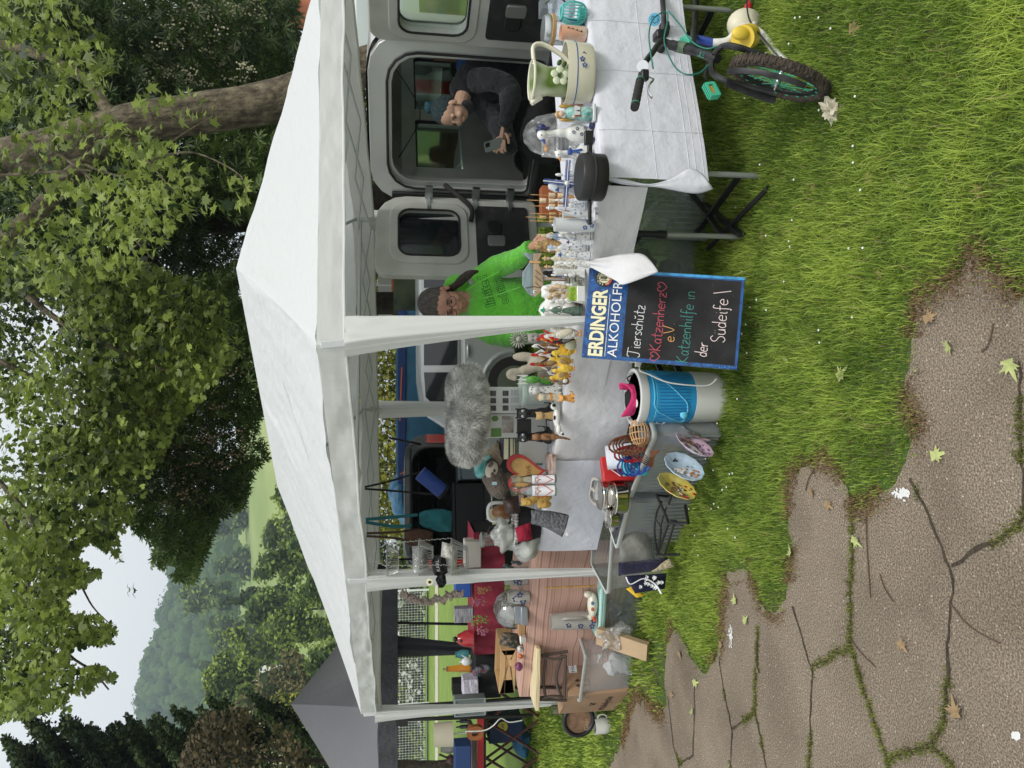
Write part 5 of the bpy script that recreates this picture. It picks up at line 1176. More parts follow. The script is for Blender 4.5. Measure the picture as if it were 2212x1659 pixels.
for nm,lab,cat,a0,b0,b1,D,c,sh in(('tape_roll','white roll standing in the harness tub behind the brown straps','roll',1312,955,1008,3.78,(.72,.74,.80),'roll'),('red_box','small red printed box at the left corner of the harness tub','box',1300,985,1045,3.9,(.5,.02,.02),'box'),
                                       ('turquoise_box','turquoise flat case wedged in the harness tub','box',1345,975,1030,3.72,(.03,.45,.55),'box'),('dog_leash','coiled blue dog leash on top of the tub','leash',1345,985,1030,3.66,(.02,.06,.30),'coil'),
                                       ('dog_leash','coiled dark red dog leash beside the blue one','leash',1335,962,1000,3.66,(.30,.01,.02),'coil'),('dog_collar','brown leather collar looped over the white roll','collar',1315,940,985,3.64,(.15,.05,.02),'coil')):
    p,w_,h_=slot(a0,b0,b1,D,.34);t=thing(nm,lab,cat,p,25 if sh!='coil' else 0);m_=mat('tub item '+lab[:18],c,.45,var=.15,coat=.3);g=MB()
    if sh=='roll':g.lathe([(w_*.42,0),(w_*.5,0),(w_*.5,h_),(w_*.42,h_),(w_*.42,.002)],M=rot(-18,0,0));g.build('roll',m_,t)
    elif sh=='box':g.box((0,0,h_/2),(w_*.9,.05,h_));g.build('body',m_,t,bev=.003);g=MB();g.tube([(-w_*.3,-.027,h_*.5),(0,-.027,h_*.8),(w_*.3,-.027,h_*.7)],.003,4);g.build('print',whitep,t)
    else:
        for k in range(5):g.tube([((w_*(.3+.04*k))*math.cos(q/2)*(1+.2*math.sin(k)),.02*math.sin(q/2+k),h_*.35+.02*k+(h_*.5)*math.sin(q/2)*.6)for q in range(13)],.006,5,closed=True,flat=.4)
        g.build('webbing',m_,t)
# steel pots, tray, cushion, rolls and plates
potm=mat('polished steel',(.62,.60,.56),.12,1,bump=.01,bs=4)
for lab,a0,a1,b0,b1,D in(('uppermost polished steel pot on the stack of tubs',1293,1316,1037,1101,3.92),('widest polished steel pot below the uppermost',1319,1350,1040,1111,3.86),('smallest steel pot hanging off the left of the stack',1311,1333,1098,1140,3.9)):
    b_=at(a1,(b0+b1)/2,D);w_=(b1-b0)/1540*D;h_=at(a0,b0,D).z-b_.z
    t=thing('steel_pot',lab,'pot',b_,group='steel pots');r_=w_/2
    g=MB();g.lathe([(r_*.3,0),(r_*.88,.0),(r_*.95,h_*.15),(r_*.95,h_*.85),(r_,h_*.92),(r_,h_),(r_*.9,h_),(r_*.88,h_*.2),(.001,h_*.15)]);g.build('body',potm,t)
    g=MB();g.lathe([(r_*1.02,h_*.8),(r_*1.04,h_*.84),(r_*1.02,h_*.88)]);g.build('ring',potm,t)
p=at(1290,1062,4.0);t=thing('bowl_stand','grey double feeding bowl stand behind the steel pots','bowl stand',p,-30)
gsp=mat('grey stand',(.38,.36,.33),.5);g=MB();out=rr(-.09,-.04,.09,.05,.04)
hole=rr(-.075,-.03,.075,.04,.035);g.ring(out,hole,-.01,.01,M=rot(-60,0,0));g.prism(rr(-.01,-.03,.01,.04,.005),-.01,.01,M=rot(-60,0,0));g.build('frame',gsp,t)
def pillow(name,lab,cat,pts,D,th,m_,sd_=0,group=None,n=16):  # soft thing traced as a quad in the picture: pts = 4 corners
    a,b,c,d=[at(x,y,D)for x,y in pts];o=(a+b+c+d)/4
    def fn(s):
        def f(u,v):
            k=(4*u*(1-u))**.45*(4*v*(1-v))**.45
            p=a.lerp(b,u).lerp(d.lerp(c,u),v);p=p+Vector((0,s*th*k,0));q=p*14
            return p-o+Vector((noise.noise(q),noise.noise(q+Vector((9,0,0))),noise.noise(q+Vector((0,9,0)))))*.006*k+Vector((0,.01*noise.noise(p*8+Vector((sd_,0,0)))*k,0))
        return f
    t=thing(name,lab,cat,o,group=group);g=MB();g.grid(fn(-1),n,n);g.grid(fn(1),n,n);g.build('body',m_,t,smooth=2);return t
greyplush=mat('grey plush',(.15,.15,.135),.95,bump=.2,bs=10,var=.35,vs=9,sheen=.5)
pillow('cushion','crumpled grey plush cushion hanging over the tub rim','cushion',[(1340,1140),(1392,1132),(1416,1212),(1338,1218)],4.02,.045,greyplush)
pillow('rolled_blanket','rolled navy fleece blanket below the grey cushion','blanket',[(1336,1216),(1443,1203),(1434,1230),(1336,1244)],4.0,.035,mat('navy fleece',(.010,.010,.035),.95,bump=.2,bs=50,var=.4,sheen=.2))
pillow('fleece_lining','cream fleece corner showing below the navy roll','fleece',[(1400,1232),(1446,1206),(1458,1224),(1410,1236)],3.98,.012,mat('cream fleece',(.55,.47,.32),.95,bump=.3,bs=60))
pd=pillow('paw_print_cloth','navy cloth with white paw prints hanging at the left end of the tub','cloth',[(1350,1244),(1440,1238),(1436,1272),(1372,1282)],4.0,.03,mat('navy cloth',(.008,.010,.035),.9,bump=.2,bs=10))
g=MB();random.seed(3)
for i in range(16):
    q=at(random.uniform(1385,1432),random.uniform(1246,1272),3.955)-pd.location
    g.ell(q,(.008,.003,.006),n=7,m=5)
    for k in(-1,0,1):g.ell(q+Vector((k*.008,0,.011-abs(k)*.003)),(.003,.003,.004),n=6,m=4)
g.build('paw_print',whitep,pd)
g=MB();g.tube(smooth_path([at(1352,1246,3.96)-pd.location,at(1362,1262,3.95)-pd.location,at(1390,1250,3.95)-pd.location,at(1415,1262,3.95)-pd.location,at(1428,1282,3.96)-pd.location],5),.008,6,flat=.4);g.build('white_band',whitep,pd)
pillow('yellow_toy','yellow toy edge sticking out behind the paw print cloth','toy',[(1352,1272),(1366,1266),(1392,1286),(1376,1292)],4.05,.012,mat('bright yellow',(.75,.48,.03),.5))
# decorative plates leaning in the grass
def plate(lab,pts,D,m_,deco,lean=28,group='decorative plates leaning on the tubs',seed=0,D2=None):
    (a0,b0),(a1,b1)=pts[0],pts[1];wpx=pts[2]
    top,bot=at(a0,b0,D+.12),at(a1,b1,D);o=(top+bot)/2;ax=(top-bot);L_=ax.length/2;ax.normalize();wr_=wpx/1520*D/2
    vv=Vector((o.x,o.y,o.z-H)).normalized();sd2=ax.cross(vv).normalized();nn=sd2.cross(ax).normalized()
    if nn.dot(vv)>0:nn=-nn
    q=math.acos(min(1,wr_/L_))if wr_<L_ else 0;s3=(sd2*math.cos(q)+nn*math.sin(q)).normalized();n3=ax.cross(s3).normalized()
    if n3.dot(vv)>0:n3=-n3;s3=-s3 if False else s3
    t=thing('wall_plate',lab,'plate',o,group=group);t.matrix_world=Matrix(((s3.x,ax.x,n3.x,o.x),(s3.y,ax.y,n3.y,o.y),(s3.z,ax.z,n3.z,o.z),(0,0,0,1)))
    g=MB();rr_=L_;g.lathe([(.001,0),(rr_*.62,0),(rr_*.72,.008),(rr_*.98,.018),(rr_,.016),(rr_*.7,-.004),(.001,-.008)],n=72,wob=.02);g.build('plate',m_,t)
    random.seed(seed)
    for nm,cols,cnt,rad,sz in deco:
        g=MB()
        for i in range(cnt):
            q=random.uniform(*rad[1]);r_=rr_*random.uniform(*rad[0]);z=.004 if r_<rr_*.6 else .012+.012*(r_/rr_-.7)/.3
            g.ell((r_*math.cos(R(q)),r_*math.sin(R(q)),z-.001),(sz*random.uniform(.6,1.4),sz*random.uniform(.5,1.2),.0018),rot(0,0,random.uniform(0,180)),n=8,m=4)
        g.build(nm,cols,t)
    return t
yel=mat('yellow glaze',(.72,.56,.07),.25,coat=.5,col2=(.80,.68,.22),vs=14);blg=mat('pale blue glaze',(.42,.58,.68),.25,coat=.5,col2=(.55,.70,.82),vs=14);pkg=mat('lilac glaze',(.62,.42,.55),.25,coat=.5,col2=(.72,.55,.66),vs=14);slv=mat('silver plate',(.62,.62,.58),.15,1)
brn=mat('brown print',(.22,.12,.06),.5,var=.3,vs=60);wht=mat('white print 2',(.75,.72,.68),.5,var=.1,vs=60);pur=mat('purple print',(.14,.05,.16),.5);redp=mat('red print',(.55,.05,.06),.5);orp=mat('orange print',(.55,.2,.05),.5,var=.3,vs=50);grn=mat('green print',(.05,.14,.06),.5)
plate('pale blue plate painted with squirrels and a swallow, in the middle of the row',[(1440,985),(1512,1040),52],3.42,blg,[('animal_print',wht,16,((.0,.5),(200,380)),.010),('brown_print',brn,30,((.05,.7),(180,400)),.004),('orange_print',orp,10,((.4,.75),(230,300)),.007),('swallow',matt_black,7,((.5,.62),(85,110)),.006)],seed=2)
plate('yellow plate painted with flowers, leftmost in the grass',[(1424,1028),(1496,1082),44],3.5,yel,[('brown_print',brn,34,((.0,.6),(0,360)),.008),('white_print',wht,12,((.0,.5),(200,330)),.007),('red_flower',redp,9,((.6,.9),(200,360)),.009),('green_flower',grn,6,((.6,.9),(190,300)),.005)],seed=5)
plate('lilac plate painted with grapes and foxes, second from the bucket',[(1462,938),(1534,992),34],3.4,pkg,[('brown_print',brn,26,((.1,.7),(60,180)),.008),('purple_print',pur,30,((.1,.8),(180,280)),.005),('white_print',wht,14,((.1,.7),(280,400)),.010)],seed=7)
plate('silver rimmed plate nearest the bucket, seen nearly edge on',[(1474,920),(1548,958),20],3.46,slv,[('inner_ring',steel,3,((.1,.2),(0,360)),.01)],seed=9)
# black metal stand in the grass
t=thing('metal_stand','black metal rack with thin curved bars lying in the grass','rack',at(1485,1130,3.72));o_=t.location.copy()
def wl(*pts):return[at(a,b,D)-o_ for a,b,D in pts]
g=MB();g.tube(wl((1418,1068,3.85),(1440,1118,3.75),(1444,1130,3.72),(1420,1198,3.95)),.008,6);g.tube(wl((1418,1070,3.85),(1444,1072,3.9),(1452,1068,3.8)),.006,6);g.tube(wl((1444,1130,3.72),(1487,1130,3.55)),.008,6);g.tube(wl((1452,1068,3.8),(1444,1090,3.8)),.006,6)
g.tube(wl((1456,1132,3.7),(1436,1198,3.9)),.007,6);g.tube(wl((1416,1198,3.95),(1470,1198,3.9)),.007,6);g.tube(wl((1480,1092,3.7),(1487,1130,3.6)),.009,6);g.cyl(*wl((1455,1124,3.7),(1455,1132,3.7)),.02)
g.build('frame',black,t)
g=MB();g.tube(smooth_path(wl((1430,1083,3.82),(1418,1110,3.85),(1414,1150,3.88),(1420,1190,3.93)),6),.006,6);g.tube(smooth_path(wl((1440,1095,3.78),(1428,1135,3.8),(1426,1165,3.85),(1422,1192,3.92)),6),.005,6);g.tube(smooth_path(wl((1415,1122,3.86),(1424,1132,3.84),(1428,1146,3.84),(1424,1170,3.86)),6),.005,6);g.build('curved_bar',black,t)
# wooden / cardboard things at the left
card=mat('cardboard',(.33,.21,.125),.85,bump=.05,bs=30,var=.1,vs=4);card2=mat('cardboard inside',(.42,.30,.18),.85,var=.1)
def carton(name,lab,c,yaw,w_,d_,h_,m_=card,flaps=True,group=None,cat='box',open_=False):
    t=thing(name,lab,cat,c,yaw,group);g=MB()
    if open_:g.ring([(-w_/2,-d_/2),(w_/2,-d_/2),(w_/2,d_/2),(-w_/2,d_/2)],[(-w_/2+.006,-d_/2+.006),(w_/2-.006,-d_/2+.006),(w_/2-.006,d_/2-.006),(-w_/2+.006,d_/2-.006)],0,h_,M=rot(90,0,0)@Matrix.Diagonal((1,1,-1,1)));g.box((0,0,.004),(w_-.01,d_-.01,.006))
    else:g.box((0,0,h_/2),(w_,d_,h_))
    g.build('body',m_,t,bev=.003);return t
p=gnd(1362,1490)
cb=carton('cardboard_box','big closed cardboard box with arrows and company print',p+Vector((.002,.295,0)),40,.40,.42,.44)
g=MB();g.box((0,0,.436),(.405,.205,.006),T(0,.107,.006));g.box((0,0,.436),(.405,.205,.006),T(0,-.107,.007));g.build('flap',card,cb,smooth=False)
ink=mat('printed ink',(.05,.03,.02),.8)
text('Mölnlycke',.075,ink,cb,T(-.2025,.02,.13)@rot(90,0,-90),'printed_name',.0003)
g=MB()
for x,z in((-.0,0),(.022,.012),(-.022,.012),(-.012,-.016),(.014,-.014)):g.ell((-.2015,.02+x,.23+z),(.001,.011,.011),n=8,m=5)
g.build('printed_mark',ink,cb)
g=MB()
for x in(-.10,-.135):g.box((x,-.2115,.33),(.007,.001,.07));g.prism([(x-.014,.362),(x+.014,.362),(x,.388)],-.2122,-.2112)
g.box((-.1175,-.2115,.285),(.06,.001,.006));g.build('this_way_up_arrow',ink,cb,smooth=False)
g=MB();g.box((.0,-.2115,.39),(.09,.001,.06));g.build('label',whitep,cb,smooth=False);text('Hosp',.04,ink,cb,T(.0,-.2125,.39)@FRONT,'label_text',.0002)
p=at(1408,1400,4.75);tray=thing('cardboard_tray','long narrow cardboard tray leaning upright between the tubs','box',(0,0,0))
a_,b_=at(1292,1372,4.78),at(1400,1408,4.55);ax=(a_-b_);L_=ax.length;q_=ax.to_track_quat('Z','Y').to_matrix().to_4x4();tray.matrix_world=T(*b_)@q_
g=MB();g.box((0,.02,L_/2),(.11,.004,L_));g.box((-.055,0,L_/2),(.004,.045,L_));g.box((.055,0,L_/2),(.004,.045,L_));g.box((0,0,.002),(.11,.045,.004));g.box((0,0,L_),(.11,.045,.004));g.build('body',card2,tray,bev=.001)
t=thing('plastic_bag','limp clear plastic bag draped between the mint lidded tub and the cardboard tray','bag',at(1330,1372,4.7));g=MB();g.ell((0,0,0),(.08,.05,.10),rot(0,-35,0),n=24,m=16,j=.7);g.build('bag',thin('thin film',(.92,.93,.92),.12,.16,.15,.02,25),t)
# stoneware jug and duck teapot on the mint lid
stone=mat('grey stoneware',(.36,.35,.32),.3,coat=.5,var=.1);cobalt=mat('cobalt glaze',(.015,.03,.13),.25,coat=.6)
def flower_marks(t,pts,r_,m_,name='painted_flower'):
    g=MB()
    for(x,y,z)in pts:
        for k in range(5):g.ell((x+r_*.8*math.cos(k*1.257),y,z+r_*.8*math.sin(k*1.257)),(r_*.45,r_*.12,r_*.45),n=7,m=5)
    g.build(name,m_,t)
p,w_,h_=slot(1190,1323,1363,4.85,.30);t=thing('stoneware_jug','tall grey stoneware jug with handle and blue flowers on the mint lidded tub','jug',p,10)
g=MB();g.lathe([(.05,0),(.058,.02),(.06,.18),(.055,.24),(.052,h_),(.044,h_),(.045,.03)]);g.build('body',stone,t);g=MB();g.tube(smooth_path([Vector((.02,-.055,.24)),Vector((.03,-.10,.22)),Vector((.03,-.095,.12)),Vector((.02,-.06,.09))],6),.009,8);g.build('handle',stone,t)
flower_marks(t,[(-.03,-.056,.12),(-.035,-.054,.04),(.0,-.06,.03),(-.02,-.056,.2)],.016,cobalt)
ivory=mat('ivory glaze',(.66,.63,.52),.25,coat=.5)
p,w_,h_=slot(1255,1272,1342,4.80,.30);t=thing('duck_teapot','long white ceramic duck with painted badges and red beak on the mint lid','ornament',p)
g=MB();g.ell((0,0,.035),(.085,.04,.035));g.ell((.07,0,.065),(.025,.025,.03));g.ell((-.085,0,.05),(.02,.02,.02));g.build('body',ivory,t);g=MB();g.ell((-.085,-.01,.03),(.018,.012,.01));g.ell((-.10,-.01,.02),(.014,.01,.012));g.build('beak',mat('orange red glaze',(.55,.08,.03),.3),t)
for x,c in((-.02,(.5,.15,.08)),(.02,(.08,.2,.35))):g=MB();g.ell((x,-.04,.045),(.013,.004,.011));g.build('badge',mat('badge'+str(x),c,.4),t)
# chair frame with pale board, black ring, mugs
t=thing('wooden_board','pale rough wooden board lying on the brown metal stool','board',at(1166,1466,5.02),-6);pine=mat('pale pine',(.62,.52,.32),.8,bump=.15,bs=8,var=.15,stretch=(.5,6,6));g=MB();g.box((0,.09,.015),(.45,.22,.03));g.build('board',pine,t,bev=.004)
t=thing('metal_stool','brown tube metal chair frame carrying the pale board','chair',(at(1166,1466,5.02).x,5.1,.45),-6);brm=mat('brown tube',(.07,.05,.04),.4);zb=at(1166,1466,5.02).z-.45
g=MB()
for s in(-1,1):
    for y in(-.05,.12):g.tube([(s*.16,y,zb),(s*.18,y,0)],.011,8)
g.build('leg',brm,t);g=MB()
for x0,x1 in((-.15,.16),):g.tube(smooth_path([Vector((x0,-.06,zb-.02)),Vector((x0+.02,-.07,zb-.10)),Vector((x0,-.07,.02))],5),.010,8);g.tube(smooth_path([Vector((x1,-.06,zb-.02)),Vector((x1-.02,-.07,zb-.10)),Vector((x1,-.07,.02))],5),.010,8);g.tube(smooth_path([Vector((x0,-.06,zb-.05)),Vector((0,-.06,zb-.03)),Vector((x1,-.06,zb-.05))],5),.010,8);g.tube([(x0,-.07,.02),(x1,-.07,.02)],.010,8);g.tube(smooth_path([Vector((x0,-.06,zb-.16)),Vector((0,-.06,zb-.12)),Vector((x1,-.06,zb-.16))],5),.012,8)
g.build('back_frame',brm,t)
p=at(1250,1556,5.55);t=thing('round_tray','round black rimmed tray leaning behind the cardboard box, brown printed centre','tray',p,0);g=MB();g.tube([(.115*math.cos(q/4),0,.115*math.sin(q/4))for q in range(25)],.018,10,closed=True);g.build('rim',black,t)
g=MB();g.cyl((0,-.0,0),(0,.02,0),.115,n=32);g.build('centre',mat('brown print tray',(.20,.12,.07),.6,var=.3,vs=20),t);text('Gitar',.045,mat('faded print',(.4,.32,.22),.7),t,T(-.03,-.012,-.06)@FRONT,'lettering')
def mug(lab,a0,b0,b1,D,z,m_,handle=True,name='mug',hk=1.0,group=None):
    p,w_,h_=slot(a0,b0,b1,D,z);t=thing(name,lab,'mug',p,0,group);r_=w_/2
    g=MB();g.lathe([(r_*.8,0),(r_*.92,h_*.06),(r_,h_*.5),(r_,h_),(r_*.92,h_),(r_*.9,h_*.1),(.001,h_*.08)]);g.build('body',m_,t)
    if handle:g=MB();g.tube([(r_*(1+.45*math.sin(R(q))),0,h_*(.5+.3*math.cos(R(q))))for q in range(0,181,20)],r_*.1,7);g.build('handle',m_,t)
    return t
mug('white mug with small print standing left of the cardboard box',1284,1552,1586,5.55,at(1318,1566,5.55).z,mat('white glaze',(.66,.66,.62),.25,coat=.5));mug('grey mug half behind the cardboard box',1286,1540,1566,5.75,.08,stone)
mug('clear glass stacked on the round tray',1192,1523,1545,5.6,at(1214,1534,5.6).z,thin('glass',(.93,.96,.95),.18),False,name='drinking_glass')
# ------------------------------------------------------------------ people
skin1=mat('tanned skin',(.38,.20,.14),.55,var=.12,vs=18);skin2=mat('light skin',(.50,.31,.22),.55,var=.08,vs=18);greenf=mat('bright green fleece',(.10,.42,.03),.95,bump=.2,bs=45,var=.22,vs=5,sheen=.3)
ftx=bpy.data.textures.new('folds','CLOUDS');ftx.noise_scale=.075;ftx.noise_depth=2
def folds(o,k):m=o.modifiers.new('d','DISPLACE');m.texture=ftx;m.strength=k;m.mid_level=.5;m.texture_coords='LOCAL';m2=o.modifiers.new('s2','SMOOTH');m2.iterations=2;return o
def hand(g,wrist,d,up,side=1,s=1.0):  # palm, four unequal bent fingers and a thumb
    d=Vector(d).normalized();up=Vector(up).normalized();x=d.cross(up).normalized();up=x.cross(d)
    g.tube([wrist-d*.02*s,wrist+d*.03*s,wrist+d*.075*s],[.020*s,.026*s,.024*s],10,flat=.6)
    for i,(o_,L_)in enumerate(((-.024,.062),(-.008,.072),(.008,.068),(.023,.052))):
        b=wrist+d*.07*s+x*o_*s;g.tube(smooth_path([b,b+d*L_*.4*s-up*.006*s,b+d*L_*.75*s-up*.022*s,b+d*L_*.9*s-up*.042*s],3),[.009*s]*7+[.0075*s]*3,7)
    b=wrist+d*.025*s-x*.022*s*side;g.tube(smooth_path([b,b+d*.03*s-x*.02*s*side-up*.01*s,b+d*.055*s-x*.018*s*side-up*.03*s],3),[.010*s]*7,7)
def head(g,c,M,s=1.0):  # skull, jaw, nose, brow, lips, ears; faces -y
    def A(p,r_):g.ell((0,0,0),[q*s for q in r_],T(*c)@M@T(*[q*s for q in p]),n=20,m=14)if False else g.add(*_ell(p,r_,s),T(*c)@M)
    A((0,.012,.035),(.076,.092,.085));A((0,-.018,-.02),(.062,.070,.075));A((0,-.03,-.065),(.04,.042,.035));A((0,-.088,-.008),(.0125,.022,.022));A((0,-.083,.012),(.009,.014,.025))
    A((-.03,-.070,.025),(.025,.014,.010));A((.03,-.070,.025),(.025,.014,.010));A((-.035,-.066,-.025),(.024,.02,.022));A((.035,-.066,-.025),(.024,.02,.022));A((0,-.080,-.048),(.022,.010,.006));A((0,-.078,-.057),(.018,.010,.007))
    A((-.078,.01,-.005),(.010,.018,.030));A((.078,.01,-.005),(.010,.018,.030));A((0,.02,-.09),(.048,.05,.06))
def _ell(p,r_,s):
    q=MB();q.ell([x*s for x in p],[x*s for x in r_],n=18,m=12);return q.v,q.f
# woman seated behind the left table
wD=4.38;wx=at(1000,662,wD).x
wo=thing('person','seated woman in bright green hoodie with glasses and grey hair tied back, looking down','person',(wx,wD,0));O=wo.location.copy()
def wp_(a,b,dd=0):return at(a,b,wD+dd)-O
g=MB();nk=wp_(1012,650,.02);ch=wp_(1075,668,.02);hp=wp_(1190,672,.06)
g.tube(smooth_path([hp-Vector((0,0,.25)),hp,(hp+ch)/2,ch,wp_(1025,655,.03),wp_(1005,650,.03)],4),[.20]*5+[.205]*4+[.20,.195,.19,.185,.18,.178,.172,.165]+[.14,.11,.09,.07],22,flat=.72)
g.tube(smooth_path([wp_(1030,612,.03),wp_(1055,590,.0),wp_(1085,572,-.08),wp_(1115,562,-.16),wp_(1130,548,-.22),wp_(1142,536,-.28)],4),[.085,.083,.08,.078,.076,.074,.072,.07,.069,.068,.066,.064,.062,.06,.056,.052,.048,.044,.042,.042,.045],16)
g.tube(smooth_path([wp_(1030,698,.03),wp_(1065,718,-.02),wp_(1100,724,-.1),wp_(1130,712,-.2),wp_(1150,705,-.28)],4),[.085,.083,.08,.078,.076,.074,.072,.07,.068,.066,.062,.058,.052,.048,.044,.044,.044],16)
g.ell(wp_(985,622,.06),(.085,.06,.075));g.ell(wp_(992,610,.04),(.05,.05,.06));g.ell(wp_(1002,650,.08),(.12,.07,.06))
folds(g.build('hoodie',greenf,wo,remesh=.008),.02)
cuff=MB();a_,b_=wp_(1136,541,-.25),wp_(1146,534,-.30);cuff.tube([a_,b_],.040,14);cuff.build('cuff',greenf,wo)
for lr in(0,):
    g=MB();g.tube(smooth_path([wp_(1006,628,-.13),wp_(1030,612,-.17),wp_(1062,596,-.19),wp_(1078,588,-.19)],5),.0045,6);g.build('drawstring',greenf,wo)
    g=MB();g.tube(smooth_path([wp_(1012,650,-.13),wp_(1050,643,-.19),wp_(1090,632,-.20),wp_(1122,621,-.19)],5),.0045,6);g.build('drawstring',greenf,wo)
HM=rot(24,-4,-22);hc=wp_(963,655,-.05)
g=MB();head(g,hc,HM,1.12);g.tube([hc+Vector((0,.03,-.06)),wp_(1015,652,.02)],[.055,.065],14);g.build('head',skin1,wo,remesh=.0035)
hair=mat('grey brown hair',(.10,.085,.075),.6,bump=.3,bs=40,stretch=(6,6,.6),var=.5,vs=12);g=MB();g.add(*_ell((0,.028,.055),(.084,.098,.085),1.12),T(*hc)@HM);g.add(*_ell((0,.05,-.0),(.08,.075,.085),1.12),T(*hc)@HM)
g.build('hair',hair,wo)
g=MB();g.tube(smooth_path([wp_(975,622,-.02),wp_(988,614,-.10),wp_(1003,600,-.16),wp_(1018,590,-.18),wp_(1034,586,-.18)],5),[.022]*6+[.026]*8+[.022,.02,.017,.014,.01,.008,.004],10);g.build('ponytail',mat('dark brown hair',(.022,.012,.008),.6,bump=.2,bs=60),wo)
g=MB();[g.tube([(T(*hc)@HM)@Vector(((s*.034+.028*math.cos(q/3))*1.12,-.098*1.12,(.012+.022*math.sin(q/3))*1.12))for q in range(19)],.0018,5,closed=True)for s in(-1,1)];g.tube([(T(*hc)@HM)@Vector((x*1.12,-.10*1.12,.016*1.12))for x in(-.008,.008)],.002,5);[g.tube([(T(*hc)@HM)@Vector((s*.062*1.12,-.095*1.12,.018*1.12)),(T(*hc)@HM)@Vector((s*.088*1.12,0,.012))],.0018,5)for s in(-1,1)]
g.build('glasses',black,wo)
g=MB();[g.add(*_ell((s*.03,-.079,.008),(.012,.006,.003),1.12),T(*hc)@HM)for s in(-1,1)];g.add(*_ell((0,-.086,-.052),(.018,.004,.0018),1.12),T(*hc)@HM);g.build('eyes_and_lips',mat('dark lids',(.07,.025,.02),.5),wo)
g=MB();[g.add(*_ell((s*.033,-.083,.034),(.020,.005,.0035),1.12),T(*hc)@HM)for s in(-1,1)];g.build('eyebrow',hair,wo)
g=MB();g.ell(wp_(916,650,.03),(.03,.03,.025));g.build('hair_tie',greenf,wo)
g=MB();hand(g,wp_(1148,532,-.31),(.05,-.8,-.35),(0,-.3,1));g.build('hand',skin1,wo,remesh=.003)
dg=mat('dark green ink',(.006,.07,.012),.9)
for s_,a,b,w_ in(('limited',1052,628,.185),('edition',1083,626,.17)):
    cu=bpy.data.curves.new('t','FONT');cu.body=s_;cu.size=.062;cu.align_x='CENTER';cu.align_y='CENTER';cu.fill_mode='NONE';cu.bevel_depth=.0014;cu.offset=.003;tt=bpy.data.objects.new('t',cu);me=bpy.data.meshes.new_from_object(tt);bpy.data.objects.remove(tt)
    xs=[q.co.x for q in me.vertices];k=w_/(max(xs)-min(xs));me.transform(T(*wp_(a,b,-.190))@rot(78,-17,-6)@Matrix.Diagonal((k,k*1.1,1,1)))
    # wrap the print round the chest
    for v in me.vertices:v.co.y+=.9*(v.co.x-ch.x)**2
    me.materials.clear();me.materials.append(dg);o=bpy.data.objects.new('hoodie_print',me);COL.objects.link(o);o.parent=wo
# person sitting in the van
pD=5.5;po=thing('person','person with teal topknot in a dark hoodie sitting in the van, looking at a phone','person',(at(1100,190,pD).x,pD,.58));O=po.location.copy()
def vp(a,b,dd=0):return at(a,b,pD+dd)-O
hood=mat('charcoal hoodie',(.013,.014,.017),.9,bump=.15,bs=40,var=.35,vs=20,sheen=.15);jeans=mat('black trousers',(.008,.008,.009),.9,bump=.1,bs=20)
g=MB();g.tube(smooth_path([vp(1170,150,.12),vp(1130,158,.10),vp(1080,165,.06),vp(1035,175,.0),vp(1008,188,-.03),vp(998,205,-.04)],4),[.19]*4+[.195]*4+[.19]*4+[.175,.165,.15,.14,.12,.10,.09,.08,.07],22,flat=.85)
g.tube(smooth_path([vp(1022,175,-.14),vp(1060,172,-.24),vp(1100,190,-.28),vp(1100,225,-.30),vp(1092,262,-.28),vp(1086,276,-.27)],4),[.085]*4+[.08]*4+[.078]*4+[.07,.066,.062,.058,.052,.05,.046,.044,.042],16)
g.tube(smooth_path([vp(1025,215,.02),vp(1060,250,.02),vp(1090,300,-.1),vp(1100,318,-.16),vp(1092,300,-.2)],4),[.075]*8+[.068]*4+[.06,.055,.05,.048,.046],14)
g.ell(vp(985,190,-.02),(.07,.07,.05));g.ell(vp(1005,232,-.10),(.06,.03,.07));folds(g.build('hoodie',hood,po,remesh=.009),.022)
g=MB();g.tube(smooth_path([vp(1180,150,.05),vp(1178,200,-.15),vp(1165,262,-.3),vp(1190,285,-.35),vp(1260,300,-.38)],5),[.12]*6+[.105]*6+[.09]*5+[.07]*4,16);g.tube(smooth_path([vp(1180,180,.15),vp(1170,240,.0),vp(1150,300,-.1),vp(1185,330,-.2),vp(1260,345,-.2)],5),[.12]*6+[.10]*6+[.09]*5+[.07]*4,16);folds(g.build('trousers',jeans,po,remesh=.01),.025)
HM2=rot(20,0,-62);hc2=vp(977,243,-.10)
g=MB();head(g,hc2,HM2,1.1);g.tube([hc2+Vector((.03,.02,-.05)),vp(1002,205,-.04)],[.055,.06],14);g.build('head',skin2,po,remesh=.0035)
teal=mat('teal grey hair',(.085,.11,.11),.6,bump=.8,bs=30,col2=(.02,.07,.09),vs=14,stretch=(5,5,1));g=MB();g.add(*_ell((0,.032,.055),(.084,.096,.08),1.1),T(*hc2)@HM2);g.add(*_ell((0,.06,.02),(.076,.06,.07),1.1),T(*hc2)@HM2);g.build('hair',teal,po)
g=MB();g.ell(vp(928,232,-.06),(.045,.045,.038),j=.3);g.build('topknot',mat('deep teal hair',(.008,.06,.085),.6,bump=.3,bs=50),po)
g=MB();[g.add(*_ell((s*.03,-.079,.010),(.012,.006,.003),1.1),T(*hc2)@HM2)for s in(-1,1)];g.add(*_ell((0,-.086,-.052),(.018,.004,.0018),1.1),T(*hc2)@HM2);[g.add(*_ell((s*.033,-.083,.032),(.018,.005,.003),1.1),T(*hc2)@HM2)for s in(-1,1)];g.build('face_details',mat('dark lids',(.07,.025,.02),.5),po)
g=MB();hand(g,vp(1086,280,-.27),(-.9,-.1,.15),(.2,-.8,.5),s=1.15);g.build('hand',skin2,po,remesh=.003)
